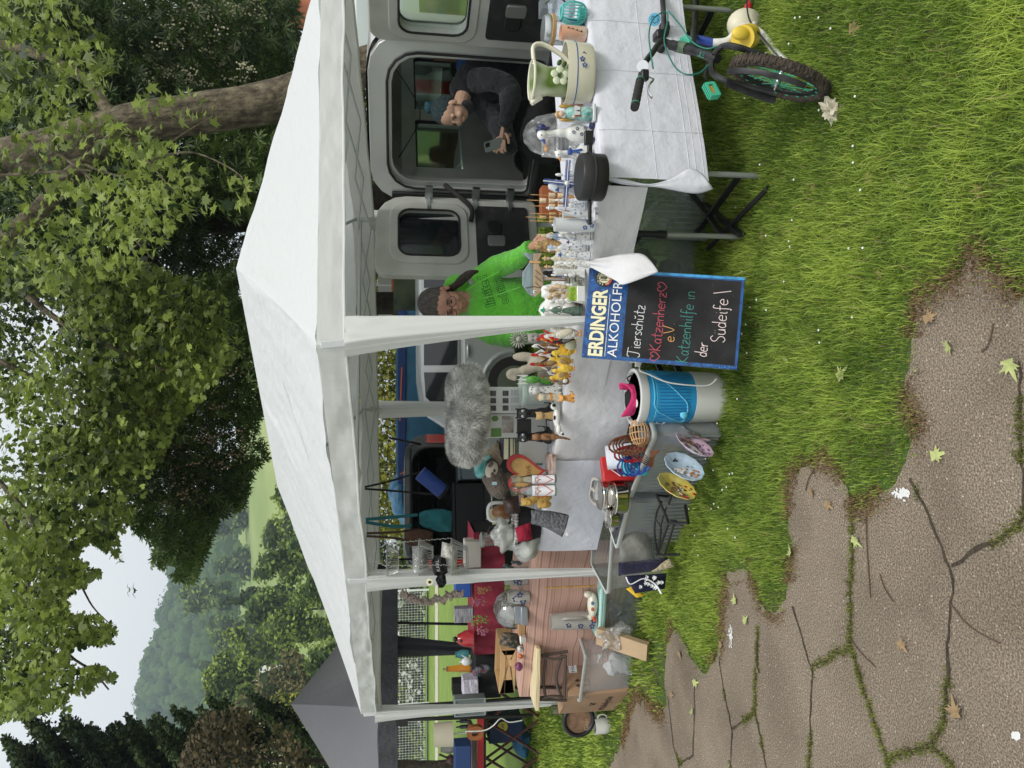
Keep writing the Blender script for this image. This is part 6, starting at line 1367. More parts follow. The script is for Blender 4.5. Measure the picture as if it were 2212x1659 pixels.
g=MB();hand(g,vp(1098,296,-.19),(-.5,-.2,.6),(.3,-.8,.0),-1,s=1.1);g.build('hand',skin2,po,remesh=.003)
t=thing('phone','mobile phone held by the person in the van','phone',Vector(vp(1066,313,-.30))+O,0);t.rotation_euler=(R(20),R(-15),R(-35));g=MB();g.prism(rr(-.036,-.07,.036,.07,.01),-.004,.004);g.build('body',mat('grey phone',(.22,.24,.23),.3),t,bev=.002);g=MB();g.prism(rr(.0,.03,.03,.064,.006),-.006,-.004);g.build('camera_bump',black,t)
# ------------------------------------------------------------------ figures and goods
TT=.762
def G(col,name,coat=.5,rough=.25,**k):return mat(name,col,rough,coat=coat,**k)
porc=G((.70,.70,.67),'white porcelain');porcb=G((.60,.62,.64),'delft white');delft=G((.02,.06,.26),'delft blue',var=.5,vs=60);navy=G((.008,.012,.10),'navy glaze');gold=mat('gold edge',(.5,.33,.1),.4,.6)
woodb=mat('honey wood',(.42,.24,.09),.6,var=.3,vs=40);sail=mat('parchment sail',(.62,.50,.33),.8,var=.12,vs=30);rust=mat('rust brown box',(.26,.07,.02),.6)
yelw=mat('duckling yellow',(.72,.48,.06),.7,bump=.1,bs=60,var=.15,vs=30);orange=mat('orange plastic paint',(.62,.24,.04),.6);redg=mat('comb red',(.50,.02,.015),.4);blk_=mat('black figure paint',(.012,.012,.013),.45);greyst=mat('grey cast stone',(.30,.29,.26),.9,bump=.15,bs=50,var=.25,vs=25);creamf=mat('cream figure',(.62,.57,.44),.6,var=.12,vs=25);brownf=mat('brown figure',(.20,.095,.04),.5,var=.4,vs=25);tanf=mat('tan figure',(.48,.32,.14),.7,var=.2,vs=25);eyew=mat('eye white',(.8,.8,.78),.3)
def sl(a0,a1,b0,b1,z=TT,D=None):
    if D is None:D=gnd(a1,(b0+b1)/2,z).y
    return slot(a0,b0,b1,D,z)
def fig(name,lab,cat,box,rz=0,grp=None,D=None,z=TT):
    p,w_,h_=sl(*box,z=z,D=D);return thing(name,lab,cat,p,rz,grp),w_,h_
def part(t,name,m,f,**k):g=MB();f(g);return g.build(name,m,t,**k)
def goose(lab,box,m,acc,hat=True,face=-1,D=None,grp='white ceramic geese'):
    t,w,h=fig('goose_figure',lab,'figurine',box,0,grp,D);f=face
    def b(g):
        g.ell((0,0,h*.24),(w*.42,w*.34,h*.25));g.ell((0,0,h*.08),(w*.36,w*.3,h*.09));g.tube(smooth_path([Vector((0,0,h*.3)),Vector((-f*w*.02,0,h*.5)),Vector((f*w*.02,0,h*.68)),Vector((f*w*.08,0,h*.86))],5),[w*.3]*4+[w*.2]*5+[w*.15]*7,14);g.ell((f*w*.12,0,h*.89),(w*.26,w*.2,h*.10));g.ell((-f*w*.32,0,h*.28),(w*.15,w*.2,h*.12))
    part(t,'body',m,b,remesh=max(.003,h/45));part(t,'beak',orange if not hat else delft,lambda g:g.tube([(f*w*.3,0,h*.88),(f*w*.52,0,h*.84)],[w*.10,w*.03],10))
    part(t,'eye',blk_,lambda g:g.ell((f*w*.2,-w*.19,h*.92),w*.03))
    if hat:part(t,'hat',acc,lambda g:(g.ell((-f*w*.12,-.0,h*.88),(w*.34,w*.3,h*.03),rot(0,78*-f,0)),g.ell((-f*w*.2,0,h*.90),(w*.14,w*.24,h*.08))));part(t,'feet',acc,lambda g:(g.ell((-w*.3,-w*.25,h*.035),(w*.16,w*.22,h*.045)),g.ell((w*.3,-w*.25,h*.035),(w*.16,w*.22,h*.045))));flower_marks(t,[(x*w,-w*.345,z*h)for x,z in((-.12,.22),(.12,.3),(.16,.15),(-.05,.36))],w*.07,acc)
    else:part(t,'bow',acc,lambda g:(g.tube([(-w*.15,-w*.15,h*.62),(w*.16,-w*.12,h*.62)],h*.05,8),g.ell((0,-w*.24,h*.62),(w*.2,w*.08,h*.07),j=.3),g.tube([(0,-w*.28,h*.6),(w*.1,-w*.36,h*.32)],h*.028,6,flat=.4),g.tube([(0,-w*.28,h*.6),(-w*.1,-w*.36,h*.38)],h*.028,6,flat=.4)))
    return t
goose('tall white ceramic goose with navy hat and navy feet',(1158,1279,260,309),porc,navy);goose('white ceramic goose with blue ribbon bow next to the black pan',(1198,1281,309,347),porc,delft,False)
# cream bowl with pitcher
t,w,h=fig('planter_bowl','large oval cream bowl with blue flower sprigs carrying the pitcher','bowl',(1219,1277,88,224));cg=G((.66,.63,.50),'cream glaze')
part(t,'body',cg,lambda g:g.lathe([(w*.44,0),(w*.47,h*.1),(w*.485,h*.62),(w*.5,h*.85),(w*.5,h),(w*.47,h),(w*.45,h*.2),(.001,h*.15)],sy=.62,n=44))
part(t,'blue_band',delft,lambda g:g.tube([(w*.489*math.cos(q/6),w*.489*.62*math.sin(q/6),h*.66)for q in range(-37,1)],.0022,5))
flower_marks(t,[(w*.35*math.sin(R(q)),-w*.487*.62*math.cos(R(q))*1.02-.002,h*(.42+.08*(i%2)))for i,q in enumerate((0,16,32,48,62,76))],.010,delft)
t,w,h=fig('pitcher','green and white pitcher with a big flower standing in the cream bowl','pitcher',(1149,1232,128,219),D=3.25,z=.80);grad=mat('green sprayed glaze',(.12,.20,.035),.25,coat=.5,col2=(.62,.64,.48),vs=9,det=1)
part(t,'body',grad,lambda g:g.lathe([(w*.34,0),(w*.37,h*.1),(w*.34,h*.4),(w*.33,h*.7),(w*.42,h*.93),(w*.46,h),(w*.43,h),(w*.3,h*.7),(.001,h*.1)],n=36))
part(t,'spout',cg,lambda g:g.tube([(-w*.36,0,h*.86),(-w*.56,0,h*1.01)],[w*.12,w*.05],10));part(t,'rim',cg,lambda g:g.tube([(w*.45*math.cos(q/5),w*.45*math.sin(q/5),h)for q in range(31)],.006,6,closed=True))
part(t,'handle',cg,lambda g:g.tube(smooth_path([Vector((w*.38,0,h*.95)),Vector((w*.80,0,h*.97)),Vector((w*.86,0,h*.75)),Vector((w*.6,0,h*.35)),Vector((w*.36,0,h*.2))],6),.014,10,flat=.7))
part(t,'flower',mat('pale flower',(.55,.60,.42),.3,coat=.4),lambda g:[g.ell((.026*math.cos(k*1.257),-w*.335-.004,h*.5+.026*math.sin(k*1.257)),(.018,.006,.018))for k in range(5)]);part(t,'flower_eye',mat('leaf green print',(.03,.08,.01),.4),lambda g:([g.ell((.011*math.cos(k*.8),-w*.34-.008,h*.5+.011*math.sin(k*.8)),(.003,.003,.003),n=6,m=4)for k in range(8)],[g.ell((w*.25+k*.006,-w*.27,h*(.2+.1*k)),(.016,.005,.010),rot(0,30,0),n=8,m=5)for k in range(4)]))
# lantern, candle glass, jars at the right end
t,w,h=fig('wire_lantern','turquoise ribbed wire lantern at the right end of the table','lantern',(1213,1265,3,50));tq=mat('turquoise metal',(.10,.50,.46),.4)
part(t,'ribs',tq,lambda g:[g.tube([(w*.5*math.sin(R(q))**.5*math.cos(k*.314),w*.5*math.sin(R(q))**.5*math.sin(k*.314),h*(.5-.5*math.cos(R(q))))for q in range(14,168,14)],.0022,5)for k in range(20)]);part(t,'rings',tq,lambda g:(g.tube([(w*.28*math.cos(q/3),w*.28*math.sin(q/3),0.004)for q in range(19)],.004,6,closed=True),g.tube([(w*.28*math.cos(q/3),w*.28*math.sin(q/3),h)for q in range(19)],.005,6,closed=True)))
part(t,'candle_holder',tq,lambda g:g.lathe([(w*.2,.002),(w*.3,h*.3),(w*.28,h*.3),(.001,.01)]))
t,w,h=fig('candle_glass','peach candle glass with a painted twig beside the turquoise lantern','candle glass',(1211,1265,54,87));part(t,'body',G((.72,.38,.25),'peach glass',col2=(.75,.60,.50),vs=12),lambda g:g.lathe([(w*.42,0),(w*.5,h*.1),(w*.5,h),(w*.46,h),(w*.44,h*.1),(.001,h*.08)]));part(t,'twig',brown_:=mat('twig print',(.12,.05,.03),.5),lambda g:(g.tube([(-w*.1,-w*.49,h*.2),(w*.12,-w*.49,h*.8)],.0016,4),[g.ell((w*(.15-.06*k),-w*.49,h*(.75-.17*k)),.004,n=6,m=4)for k in range(4)]))
t,w,h=fig('storage_jar','clear jar with twine round its steel lid behind the lantern','jar',(1171,1240,33,96),D=3.42);part(t,'glass',thin('glass',(.93,.96,.95),.18),lambda g:g.lathe([(w*.44,0),(w*.45,h*.75),(w*.4,h*.8)]));part(t,'lid',steel,lambda g:g.lathe([(w*.5,h*.78),(w*.52,h*.86),(w*.45,h*.98),(.001,h)]));part(t,'twine',mat('twine',(.42,.26,.12),.9),lambda g:[g.tube([(w*.51*math.cos(q/3),w*.51*math.sin(q/3),h*(.72+.03*k))for q in range(19)],.004,5,closed=True)for k in range(3)]);part(t,'blue_contents',mat('blue stones',(.04,.16,.42),.4,var=.4,vs=50),lambda g:g.lathe([(w*.42,.004),(w*.42,h*.35),(.001,h*.38)]))
t,w,h=fig('plastic_boxes','stack of clear plastic boxes with dark wire at the right edge','box',(1165,1225,-10,32),D=3.6);part(t,'box',thin('clear box',(.8,.85,.9),.12,.2),lambda g:(g.box((0,0,h*.25),(w*.9,.12,h*.5)),g.box((0,0,h*.75),(w*.85,.11,h*.42))));part(t,'wire',black,lambda g:g.tube(smooth_path([Vector((-.03,-.07,h*.9)),Vector((.01,-.08,h*.6)),Vector((-.02,-.08,h*.3)),Vector((.03,-.07,h*.5))],6),.003,5))
t,w,h=fig('paper_box','small brown printed box behind the cream bowl','box',(1214,1240,205,228),D=3.4);part(t,'body',mat('brown printed',(.42,.22,.13),.6,var=.3,vs=40),lambda g:g.box((0,0,h/2),(w,.04,h)))
# angel with book
t,w,h=fig('angel_figure','angel figure in pale turquoise robe reading a book, on a white pedestal','figurine',(1199,1284,224,262));part(t,'pedestal',porcb,lambda g:(g.box((0,0,h*.04),(w,w*.8,h*.08)),g.box((0,w*.25,h*.38),(w*.8,w*.25,h*.7))),bev=.003)
part(t,'robe',mat('turquoise robe',(.18,.46,.42),.5,bump=.2,bs=30,stretch=(2,2,.5),col2=(.45,.66,.60),vs=25),lambda g:(g.ell((0,-w*.1,h*.28),(w*.42,w*.38,h*.26),j=.25),g.ell((0,-w*.08,h*.58),(w*.36,w*.3,h*.18),j=.2)),remesh=.0035);part(t,'head',mat('porcelain skin',(.62,.44,.34),.5),lambda g:(g.ell((-w*.12,-w*.16,h*.86),(w*.18,w*.18,h*.09)),g.ell((-w*.3,-w*.3,h*.55),(w*.08,w*.1,h*.05)),g.ell((w*.25,-w*.3,h*.5),(w*.08,w*.1,h*.05))));part(t,'hair',tanf,lambda g:g.ell((-w*.12,-w*.08,h*.91),(w*.21,w*.2,h*.10),j=.4))
part(t,'book',porcb,lambda g:(g.box((-w*.16,-w*.42,h*.48),(w*.28,.004,h*.14),rot(0,15,0)),g.box((w*.10,-w*.42,h*.48),(w*.26,.004,h*.14),rot(0,-10,0))));part(t,'book_cover',rust,lambda g:g.box((0,-w*.40,h*.465),(w*.6,.004,h*.15)));part(t,'wing',gold,lambda g:(g.ell((-w*.38,.0,h*.72),(w*.12,w*.1,h*.18),j=.3),g.ell((w*.38,0,h*.72),(w*.12,w*.1,h*.18),j=.3)))
# film bag with print
t,w,h=fig('plastic_bag','crinkled clear plastic bag with a printed sheet behind the geese','bag',(1130,1235,222,352),D=3.45);part(t,'film',thin('crinkled film',(.90,.92,.92),.16,.20,.12,.03,30),lambda g:g.grid(lambda u,v:(w*(-.5+u)*(1-.35*v),.03*math.sin(u*7)+.02*noise.noise(Vector((u*7,v*7,1))),h*v*(.55+.45*math.sin(math.pi*(.1+.75*(1-u))))),40,30),smooth=2);part(t,'printed_sheet',mat('grey print sheet',(.45,.46,.45),.6),lambda g:g.box((-w*.12,.05,h*.32),(w*.4,.02,h*.62)));part(t,'dark_bars',black,lambda g:[g.box((-w*.12,.036,h*(.18+.075*k)),(w*.24,.004,h*.04))for k in range(4)]);part(t,'loaf_print',mat('bread print',(.62,.33,.14),.6),lambda g:g.ell((-w*.12,.038,h*.56),(w*.14,.008,h*.05)))
# black pan with long straps
t,w,h=fig('round_pan','round black lidded pan with a long handle on the table corner','pan',(1250,1303,332,432));part(t,'pan',mat('matt black metal',(.015,.014,.014),.45),lambda g:g.lathe([(w*.48,0),(w*.5,h*.05),(w*.5,h*.45),(w*.515,h*.47),(w*.515,h*.53),(w*.5,h*.55),(w*.5,h*.93),(w*.47,h),(.001,h)],n=48));part(t,'handle',black,lambda g:(g.box((-w*.75,0,h*.55),(w*.55,.018,.014)),g.box((w*.62,0,h*.55),(w*.3,.02,.02)),g.box((w*.85,0,h*.6),(w*.3,.025,.035)),g.tube([(w*.5,-.02,h*.6),(w*.42,-.05,h*.8)],.008,6)),bev=.003)
# windmill
t,w,h=fig('windmill_figure','delft blue and white windmill with four blue sails','figurine',(1160,1252,352,448),D=3.22);part(t,'tower',porcb,lambda g:g.lathe([(w*.26,0),(w*.24,h*.05),(w*.13,h*.62),(w*.15,h*.66),(w*.08,h*.78),(.001,h*.8)],n=16));part(t,'tower_painting',delft,lambda g:[g.ell((w*.12*math.sin(q),-w*.19*math.cos(q),h*z),(.008,.003,.006),j=.5,n=7,m=5)for q,z in((-.6,.2),(.1,.14),(.7,.25),(0,.34),(-.4,.42))])
for k in range(4):
    part(t,'sail',delft,lambda g:(g.ring(rr(-w*.055,w*.08,w*.055,w*.52,.002),rr(-w*.045,w*.09,w*.045,w*.51,.001),-.002,.002,M=T(0,-w*.24,h*.5)@rot(0,90*k+4,0)),g.box((0,0,w*.28),(w*.07,.0025,w*.44),T(0,-w*.24,h*.5)@rot(0,90*k+4,0))));
part(t,'hub',porc,lambda g:(g.ell((0,-w*.25,h*.5),w*.05),[g.box((.0,0,w*.27),(.004,.004,w*.54),T(0,-w*.245,h*.5)@rot(0,90*k+4,0))for k in range(4)]))
# model ships
for lab,bx,D in(('brown model sailing ship with parchment sails, nearer the windmill',(1138,1218,412,452),3.5),('golden brown model sailing ship left of the other ship',(1136,1215,455,482),3.45)):
    t,w,h=fig('model_ship',lab,'model ship',bx,0,'model sailing ships',D);part(t,'hull',woodb,lambda g:g.ell((0,0,h*.14),(w*.5,w*.2,h*.12)))
    part(t,'mast',woodb,lambda g:([g.cyl((x*w,0,h*.15),(x*w,0,h*(1-.25*abs(x))),.0022,n=5)for x in(-.3,0,.3)],g.cyl((w*.4,0,h*.25),(w*.7,0,h*.4),.002,n=5)))
    part(t,'sail',sail if 'parch' in lab else tanf,lambda g:[g.grid(lambda u,v:(x*w+w*.13*(u*2-1),-.012*math.sin(math.pi*u)-.002,h*(z+.13*v)),5,4)for x in(-.3,0,.3)for z in(.26,.44,.62)if not(x and z>.6)],solid=.001)
t,w,h=fig('brown_box','rust brown box behind the model ships','box',(1168,1215,405,466),D=3.65);part(t,'body',rust,lambda g:g.box((0,0,h/2),(w,.08,h)))
# delft people: skirt, torso, head, arms
def lady(lab,box,dress,accent,hat=None,D=None,grp='delft porcelain people',lean=0,hairc=None,cat='figurine',name='porcelain_figure',skin=porc):
    t,w,h=fig(name,lab,cat,box,lean,grp,D)
    part(t,'dress',dress,lambda g:(g.lathe([(w*.46,0),(w*.44,h*.08),(w*.3,h*.3),(w*.16,h*.48),(w*.21,h*.62),(w*.2,h*.7),(w*.08,h*.76),(.001,h*.77)],wob=.03,sy=.8),g.tube([(-w*.2,0,h*.68),(-w*.36,-w*.1,h*.54),(-w*.12,-w*.26,h*.5)],[w*.08,w*.075,w*.05],7),g.tube([(w*.2,0,h*.68),(w*.36,-w*.1,h*.54),(w*.12,-w*.26,h*.48)],[w*.08,w*.075,w*.05],7)))
    part(t,'head',skin,lambda g:(g.ell((0,0,h*.86),(w*.16,w*.16,h*.10)),g.ell((0,-w*.15,h*.85),w*.03),g.ell((-w*.1,-w*.28,h*.49),w*.05),g.ell((w*.1,-w*.28,h*.47),w*.05)))
    part(t,'trimming',accent,lambda g:(g.tube([(w*.45*math.cos(q/3),w*.36*math.sin(q/3),h*.05)for q in range(19)],w*.025,5,closed=True),g.tube([(w*.18*math.cos(q/3),w*.15*math.sin(q/3),h*.47)for q in range(19)],w*.03,5,closed=True),[g.ell((x*w,-w*.3,z*h),(w*.05,w*.03,h*.02),n=6,m=4)for x,z in((-.15,.2),(.12,.14),(.05,.3))]))
    if hairc:part(t,'hair',hairc,lambda g:g.ell((0,w*.04,h*.89),(w*.19,w*.18,h*.10),j=.3))
    if hat:part(t,'hat',hat,lambda g:(g.ell((0,0,h*.93),(w*.3,w*.28,h*.022)),g.ell((0,0,h*.95),(w*.15,w*.15,h*.06))))
    return t
for a in(('delft lady with full skirt behind the black pan',(1196,1256,366,388),porcb,delft,None,3.2),('delft girl in a blue apron left of the windmill',(1200,1258,400,420),porcb,delft,delft,3.2),('small delft figure with striped skirt beside the pan',(1216,1266,430,455),porcb,delft,None),('tall delft dancer next to the blue vase',(1188,1262,476,496),porcb,navy,None,3.22),
          ('white porcelain lady with dark ribbons at the hem',(1203,1277,494,522),porc,navy,None),('porcelain boy in pale blue hat leaning towards the lady',(1184,1270,522,546),porcb,navy,mat('pale blue hat',(.30,.42,.62),.5),3.3),('delft pair with dark boots at the table edge',(1206,1277,540,560),porcb,navy,delft),('cream bisque girl behind the delft pair',(1172,1250,548,568),creamf,tanf,tanf,3.5),
          ('cream bisque boy holding a bundle',(1176,1254,568,584),creamf,delft,tanf,3.55),('white crowned lady figure in ruffled skirt',(1200,1262,558,578),porc,porcb,None,3.28),('little angel in folded white robe',(1184,1240,640,664),porc,porcb,None,3.5),('kneeling white angel with gold tinted flowers',(1170,1236,604,640),porc,creamf,None,3.48),
          ('garden gnome with green hat beside the pole',(1168,1232,658,682),mat('grey green coat',(.10,.16,.12),.6),blk_,mat('green hat',(.02,.26,.13),.6),3.42),('small shepherd figure among the chickens',(1168,1210,722,738),mat('dark red coat',(.22,.03,.02),.6),tanf,orange,3.6),('sleeping white cherub on the cloth',(1216,1262,584,604),porc,porcb,None)):
    lady(*a[:5],D=a[5]if len(a)>5 else None,skin=porc if 'bisque' not in a[0]else mat('porcelain skin',(.62,.44,.34),.5))
# delft vase on a square foot, mug with embracing couple
t,w,h=fig('delft_vase','slim delft vase with tulip tile foot at the table edge','vase',(1216,1290,449,474));part(t,'vase',porcb,lambda g:g.lathe([(w*.3,h*.12),(w*.2,h*.2),(w*.32,h*.45),(w*.3,h*.6),(w*.18,h*.85),(w*.26,h),(w*.2,h),(.001,h*.3)]));part(t,'tile_foot',porcb,lambda g:g.box((0,0,h*.06),(w*1.1,w*.9,h*.12)),bev=.002);flower_marks(t,[(0,-w*.32,h*.5),(.0,-w*.29,h*.66),(0,-w*.5,h*.06)],w*.09,delft)
mug('delft mug with a kissing couple on it',1198,470,500,3.17,TT,porcb,True,'delft_mug')
mt=bpy.data.objects[[o.name for o in bpy.data.objects if o.name.startswith('delft_mug')][0]];flower_marks(mt,[(-.015,-.028,.05),(.012,-.029,.035),(-.005,-.029,.02)],.009,delft)
t,w,h=fig('woolly_lamb','tan woolly ball shaped lamb figure behind the delft people','figurine',(1156,1230,516,546),D=3.7);part(t,'body',mat('tan wool',(.55,.36,.16),.95,bump=.4,bs=60),lambda g:(g.ell((0,0,h*.55),(w*.5,w*.45,h*.42),j=.2),g.ell((0,-w*.2,h*.9),(w*.35,w*.3,h*.15),j=.2)),remesh=.004)
t,w,h=fig('castle_figure','white ceramic castle tower with battlements','figurine',(1200,1263,578,596),D=3.36);part(t,'tower',porc,lambda g:(g.lathe([(w*.5,0),(w*.4,h*.1),(w*.36,h*.7),(w*.46,h*.78),(w*.46,h)]),[g.box((w*.42*math.cos(k*.785),w*.42*math.sin(k*.785),h*1.03),(w*.16,w*.16,h*.08))for k in range(8)]))
# wooden fish on a stand
t,w,h=fig('wooden_fish','long pale wooden fish with crossed stitches and a round eye, held over the figures','ornament',(1126,1180,546,642),D=3.62,z=at(1176,594,3.62).z);fw_=mat('weathered fish wood',(.40,.30,.19),.7,var=.2,vs=14,stretch=(1,5,5));fg_=mat('blue grey wash',(.20,.26,.27),.7,var=.3,vs=12,stretch=(1,5,5))
part(t,'body',fw_,lambda g:g.prism([(-w*.5,h*.42),(-w*.40,h*.2),(-w*.2,h*.05),(w*.05,h*.08),(w*.3,h*.3),(w*.5,h*.1),(w*.48,h*.5),(-w*.45,h*.5)],-.01,.01),bev=.004);part(t,'back',fg_,lambda g:g.prism([(-w*.5,h*.43),(-w*.45,h*.5),(w*.48,h*.505),(w*.5,h*.95),(w*.33,h*.6),(w*.05,h*.95),(-w*.22,h*.95),(-w*.42,h*.7)],-.01,.01),bev=.004)
part(t,'stitches',mat('stitch brown',(.12,.06,.03),.7),lambda g:[g.tube([(x*w-.012,-.012,h*.18),(x*w+.012,-.012,h*.42)],.0015,4)or g.tube([(x*w+.012,-.012,h*.18),(x*w-.012,-.012,h*.42)],.0015,4)for x in(-.22,-.08,.06)]+[g.tube([(-w*.30,-.012,h*.1),(-w*.26,-.012,h*.5),(-w*.30,-.012,h*.85)],.0018,4)]);part(t,'eye',eyew,lambda g:g.ell((-w*.38,-.012,h*.44),(.008,.004,.008)));part(t,'pupil',blk_,lambda g:g.ell((-w*.38,-.0155,h*.44),(.004,.002,.004)));part(t,'string',tanm,lambda g:g.box((w*.29,0,h*.42),(.012,.026,h*.45)))
part(t,'stand_rod',woodb,lambda g:g.cyl((-w*.05,0,TT-t.location.z),(-w*.05,0,h*.1),.003,n=6))
# glass blocks, grass pot, coral
t,w,h=fig('glass_ornament','stack of small clear glass cubes with green print','ornament',(1224,1262,592,618));part(t,'cubes',thin('glass block',(.85,.92,.88),.3),lambda g:[g.box((w*x,0,h*z),(w*.45,w*.4,h*.3))for x,z in((-.22,.16),(.24,.16),(-.2,.5),(.2,.5),(0,.83))]);part(t,'dark_insert',blk_,lambda g:(g.box((.1*w,0,h*.5),(w*.5,w*.2,h*.06)),g.box((-.1*w,0,h*.84),(w*.4,w*.2,h*.06))))
t,w,h=fig('grass_pot','white planter box with artificial lime grass','plant pot',(1226,1262,618,652));part(t,'planter',porc,lambda g:g.box((0,0,h*.25),(w,w*.6,h*.5)),bev=.004);part(t,'artificial_grass',mat('lime grass',(.35,.52,.06),.7),lambda g:[g.tube([(random.uniform(-.48,.48)*w,random.uniform(-.28,.28)*w,h*.48),(random.uniform(-.52,.52)*w,random.uniform(-.32,.32)*w,h*random.uniform(.8,1.05))],[.0016,.0004],3)for _ in range(160)])
t,w,h=fig('shell_cluster','cluster of peach shells and dried flowers behind the grass pot','ornament',(1184,1232,612,646),D=3.42);part(t,'shells',mat('peach shell',(.62,.42,.28),.6,col2=(.40,.34,.2),vs=30),lambda g:[g.ell((random.uniform(-.4,.4)*w,random.uniform(-.2,.2)*w,h*random.uniform(.35,.95)),(w*.13,w*.12,h*.10),j=.5,n=8,m=6)for _ in range(26)]);part(t,'bowl',porc,lambda g:g.lathe([(w*.2,0),(w*.45,h*.35),(w*.4,h*.36),(.001,h*.1)]))
t,w,h=fig('angel_wings_figure','large white folded angel wing ornament with dark spots','ornament',(1152,1236,610,684),D=3.6);part(t,'wings',porc,lambda g:(g.ell((-w*.2,0,h*.45),(w*.3,w*.18,h*.42),rot(0,-25,0),j=.3),g.ell((w*.15,.0,h*.4),(w*.3,w*.18,h*.4),rot(0,20,0),j=.3),g.ell((-w*.3,-.02,h*.3),(w*.2,w*.14,h*.3),j=.3)),remesh=.005);part(t,'spots',blk_,lambda g:[g.ell((x*w,-w*.17,z*h),(w*.035,.004,h*.05))for x,z in((.2,.5),(.28,.68))])
t,w,h=fig('cat_picture','framed black and cream cat picture behind the glass cubes','picture',(1168,1226,578,606),D=3.72);part(t,'frame',mat('brown frame',(.25,.16,.1),.6),lambda g:g.ring([(-w/2,0),(w/2,0),(w/2,h),(-w/2,h)],[(-w*.42,h*.06),(w*.42,h*.06),(w*.42,h*.94),(-w*.42,h*.94)],-.008,.008));part(t,'picture',porcb,lambda g:g.box((0,.002,h/2),(w*.84,.004,h*.88)));part(t,'cat_shape',blk_,lambda g:(g.ell((0,-.002,h*.5),(w*.3,.004,h*.3)),g.ell((.1*w,-.002,h*.78),(w*.18,.004,h*.14))))
t,w,h=fig('dog_bank','white round dog shaped ceramic pot with violet spot next to the pole','ornament',(1206,1249,652,682));part(t,'body',porc,lambda g:(g.ell((0,0,h*.42),(w*.5,w*.42,h*.42)),g.ell((-w*.3,-w*.2,h*.35),(w*.26,w*.25,h*.25)),g.ell((.2*w,-.1*w,h*.85),(w*.15,w*.1,h*.2))),remesh=.003);part(t,'nose',blk_,lambda g:g.ell((-w*.42,-w*.38,h*.3),(w*.13,w*.1,h*.12)));part(t,'violet_spot',mat('violet',(.16,.05,.25),.4),lambda g:g.ell((-w*.05,-w*.41,h*.6),(w*.12,w*.03,h*.09)))
t,w,h=fig('wooden_tray','thin dark wooden tray under the white figures at the pole','tray',(1246,1252,604,690));part(t,'tray',mat('dark tray wood',(.07,.035,.02),.5),lambda g:g.box((0,.09,.006),(w,.2,.010)),bev=.002)
# ---- animals left of the pole
def bird(lab,box,m,m2=None,beakm=orange,comb=False,D=None,face=-1,grp='chickens and ducklings',name='chick_figure',tail=True,feet=True):
    t,w,h=fig(name,lab,'figurine',box,0,grp,D);f=face
    part(t,'body',m,lambda g:(g.ell((0,0,h*.36),(w*.46,w*.36,h*.32)),g.ell((f*w*.18,0,h*.58),(w*.26,w*.24,h*.26)),g.ell((f*w*.24,0,h*.8),(w*.24,w*.22,h*.19)),g.tube([(-f*w*.3,0,h*.42),(-f*w*.55,0,h*(.75 if tail else .5))],[w*.2,w*.07],8)),remesh=max(.0022,h/32))
    part(t,'beak',beakm,lambda g:g.tube([(f*w*.42,-.1*w,h*.8),(f*w*.66,-.16*w,h*.76)],[w*.09,w*.02],8));part(t,'eye',blk_,lambda g:g.ell((f*w*.3,-w*.20,h*.85),w*.03))
    if comb:part(t,'comb',redg,lambda g:([g.ell((f*w*(.14+.1*k),0,h*(.98+.03*(k==1))),(w*.08,w*.04,h*.08))for k in range(3)],g.ell((f*w*.46,-w*.1,h*.68),(w*.07,w*.05,h*.09)),g.ell((f*w*.34,-w*.19,h*.78),(w*.08,w*.04,h*.07))))
    if m2:part(t,'wing',m2,lambda g:(g.ell((-f*w*.08,-w*.32,h*.42),(w*.28,w*.10,h*.2),rot(0,f*20,0)),g.ell((-f*w*.45,0,h*.72),(w*.12,w*.12,h*.2),rot(0,-f*30,0))))
    if feet:part(t,'foot',beakm,lambda g:(g.ell((-.12*w,-w*.2,h*.03),(w*.12,w*.18,h*.035)),g.ell((.14*w,-w*.2,h*.03),(w*.12,w*.18,h*.035))))
    return t
chest=mat('chestnut feathers',(.28,.12,.04),.7,bump=.2,bs=60,var=.5,vs=40);dkf=mat('dark feathers',(.035,.032,.032),.7,bump=.2,bs=60,var=.5,vs=40)
bird('big white hen right beside the gazebo pole',(1172,1240,706,734),mat('white feathers',(.66,.63,.55),.7,bump=.2,bs=60),creamf,comb=True,D=3.42,name='hen_figure')
bird('orange and red rooster behind the white hen',(1164,1225,718,738),orange,redg,yelw,True,D=3.6,name='rooster_figure');bird('dark speckled hen between the white hen and the yellow duckling',(1192,1236,726,744),dkf,greyst,yelw,True,D=3.5,name='hen_figure')
bird('deep yellow duckling with hanging yellow feet at the cloth edge',(1190,1232,742,770),mat('deep yellow',(.75,.40,.03),.6,bump=.2,bs=60,col2=(.78,.62,.08),vs=20),None,yelw,D=3.52,face=-1,name='duckling_figure');bird('pale yellow chick with open beak in the middle of the ducklings',(1186,1236,770,790),yelw,tanf,orange,D=3.58,face=1,name='duckling_figure');bird('yellow chick turned left beside the green stone',(1192,1236,786,806),yelw,None,orange,D=3.55,name='duckling_figure');bird('fluffy ochre chick at the left end of the duckling row',(1186,1234,800,822),yelw,tanf,redg,D=3.64,face=-1,name='duckling_figure')
bird('brown hen with black and white wings behind the ducklings',(1152,1222,752,772),chest,dkf,yelw,True,D=3.74,name='hen_figure');bird('striped brown rooster with bright red comb',(1150,1226,772,792),chest,tanf,yelw,True,D=3.72,face=-1,name='rooster_figure');bird('small black and white rooster',(1160,1218,762,778),porc,dkf,yelw,True,D=3.66,face=1,name='rooster_figure');bird('grey brown goose mother above the three goslings',(1160,1220,794,816),mat('grey brown feathers',(.16,.13,.10),.7,var=.4,vs=40),porc,redg,D=3.78,name='goose_figure')
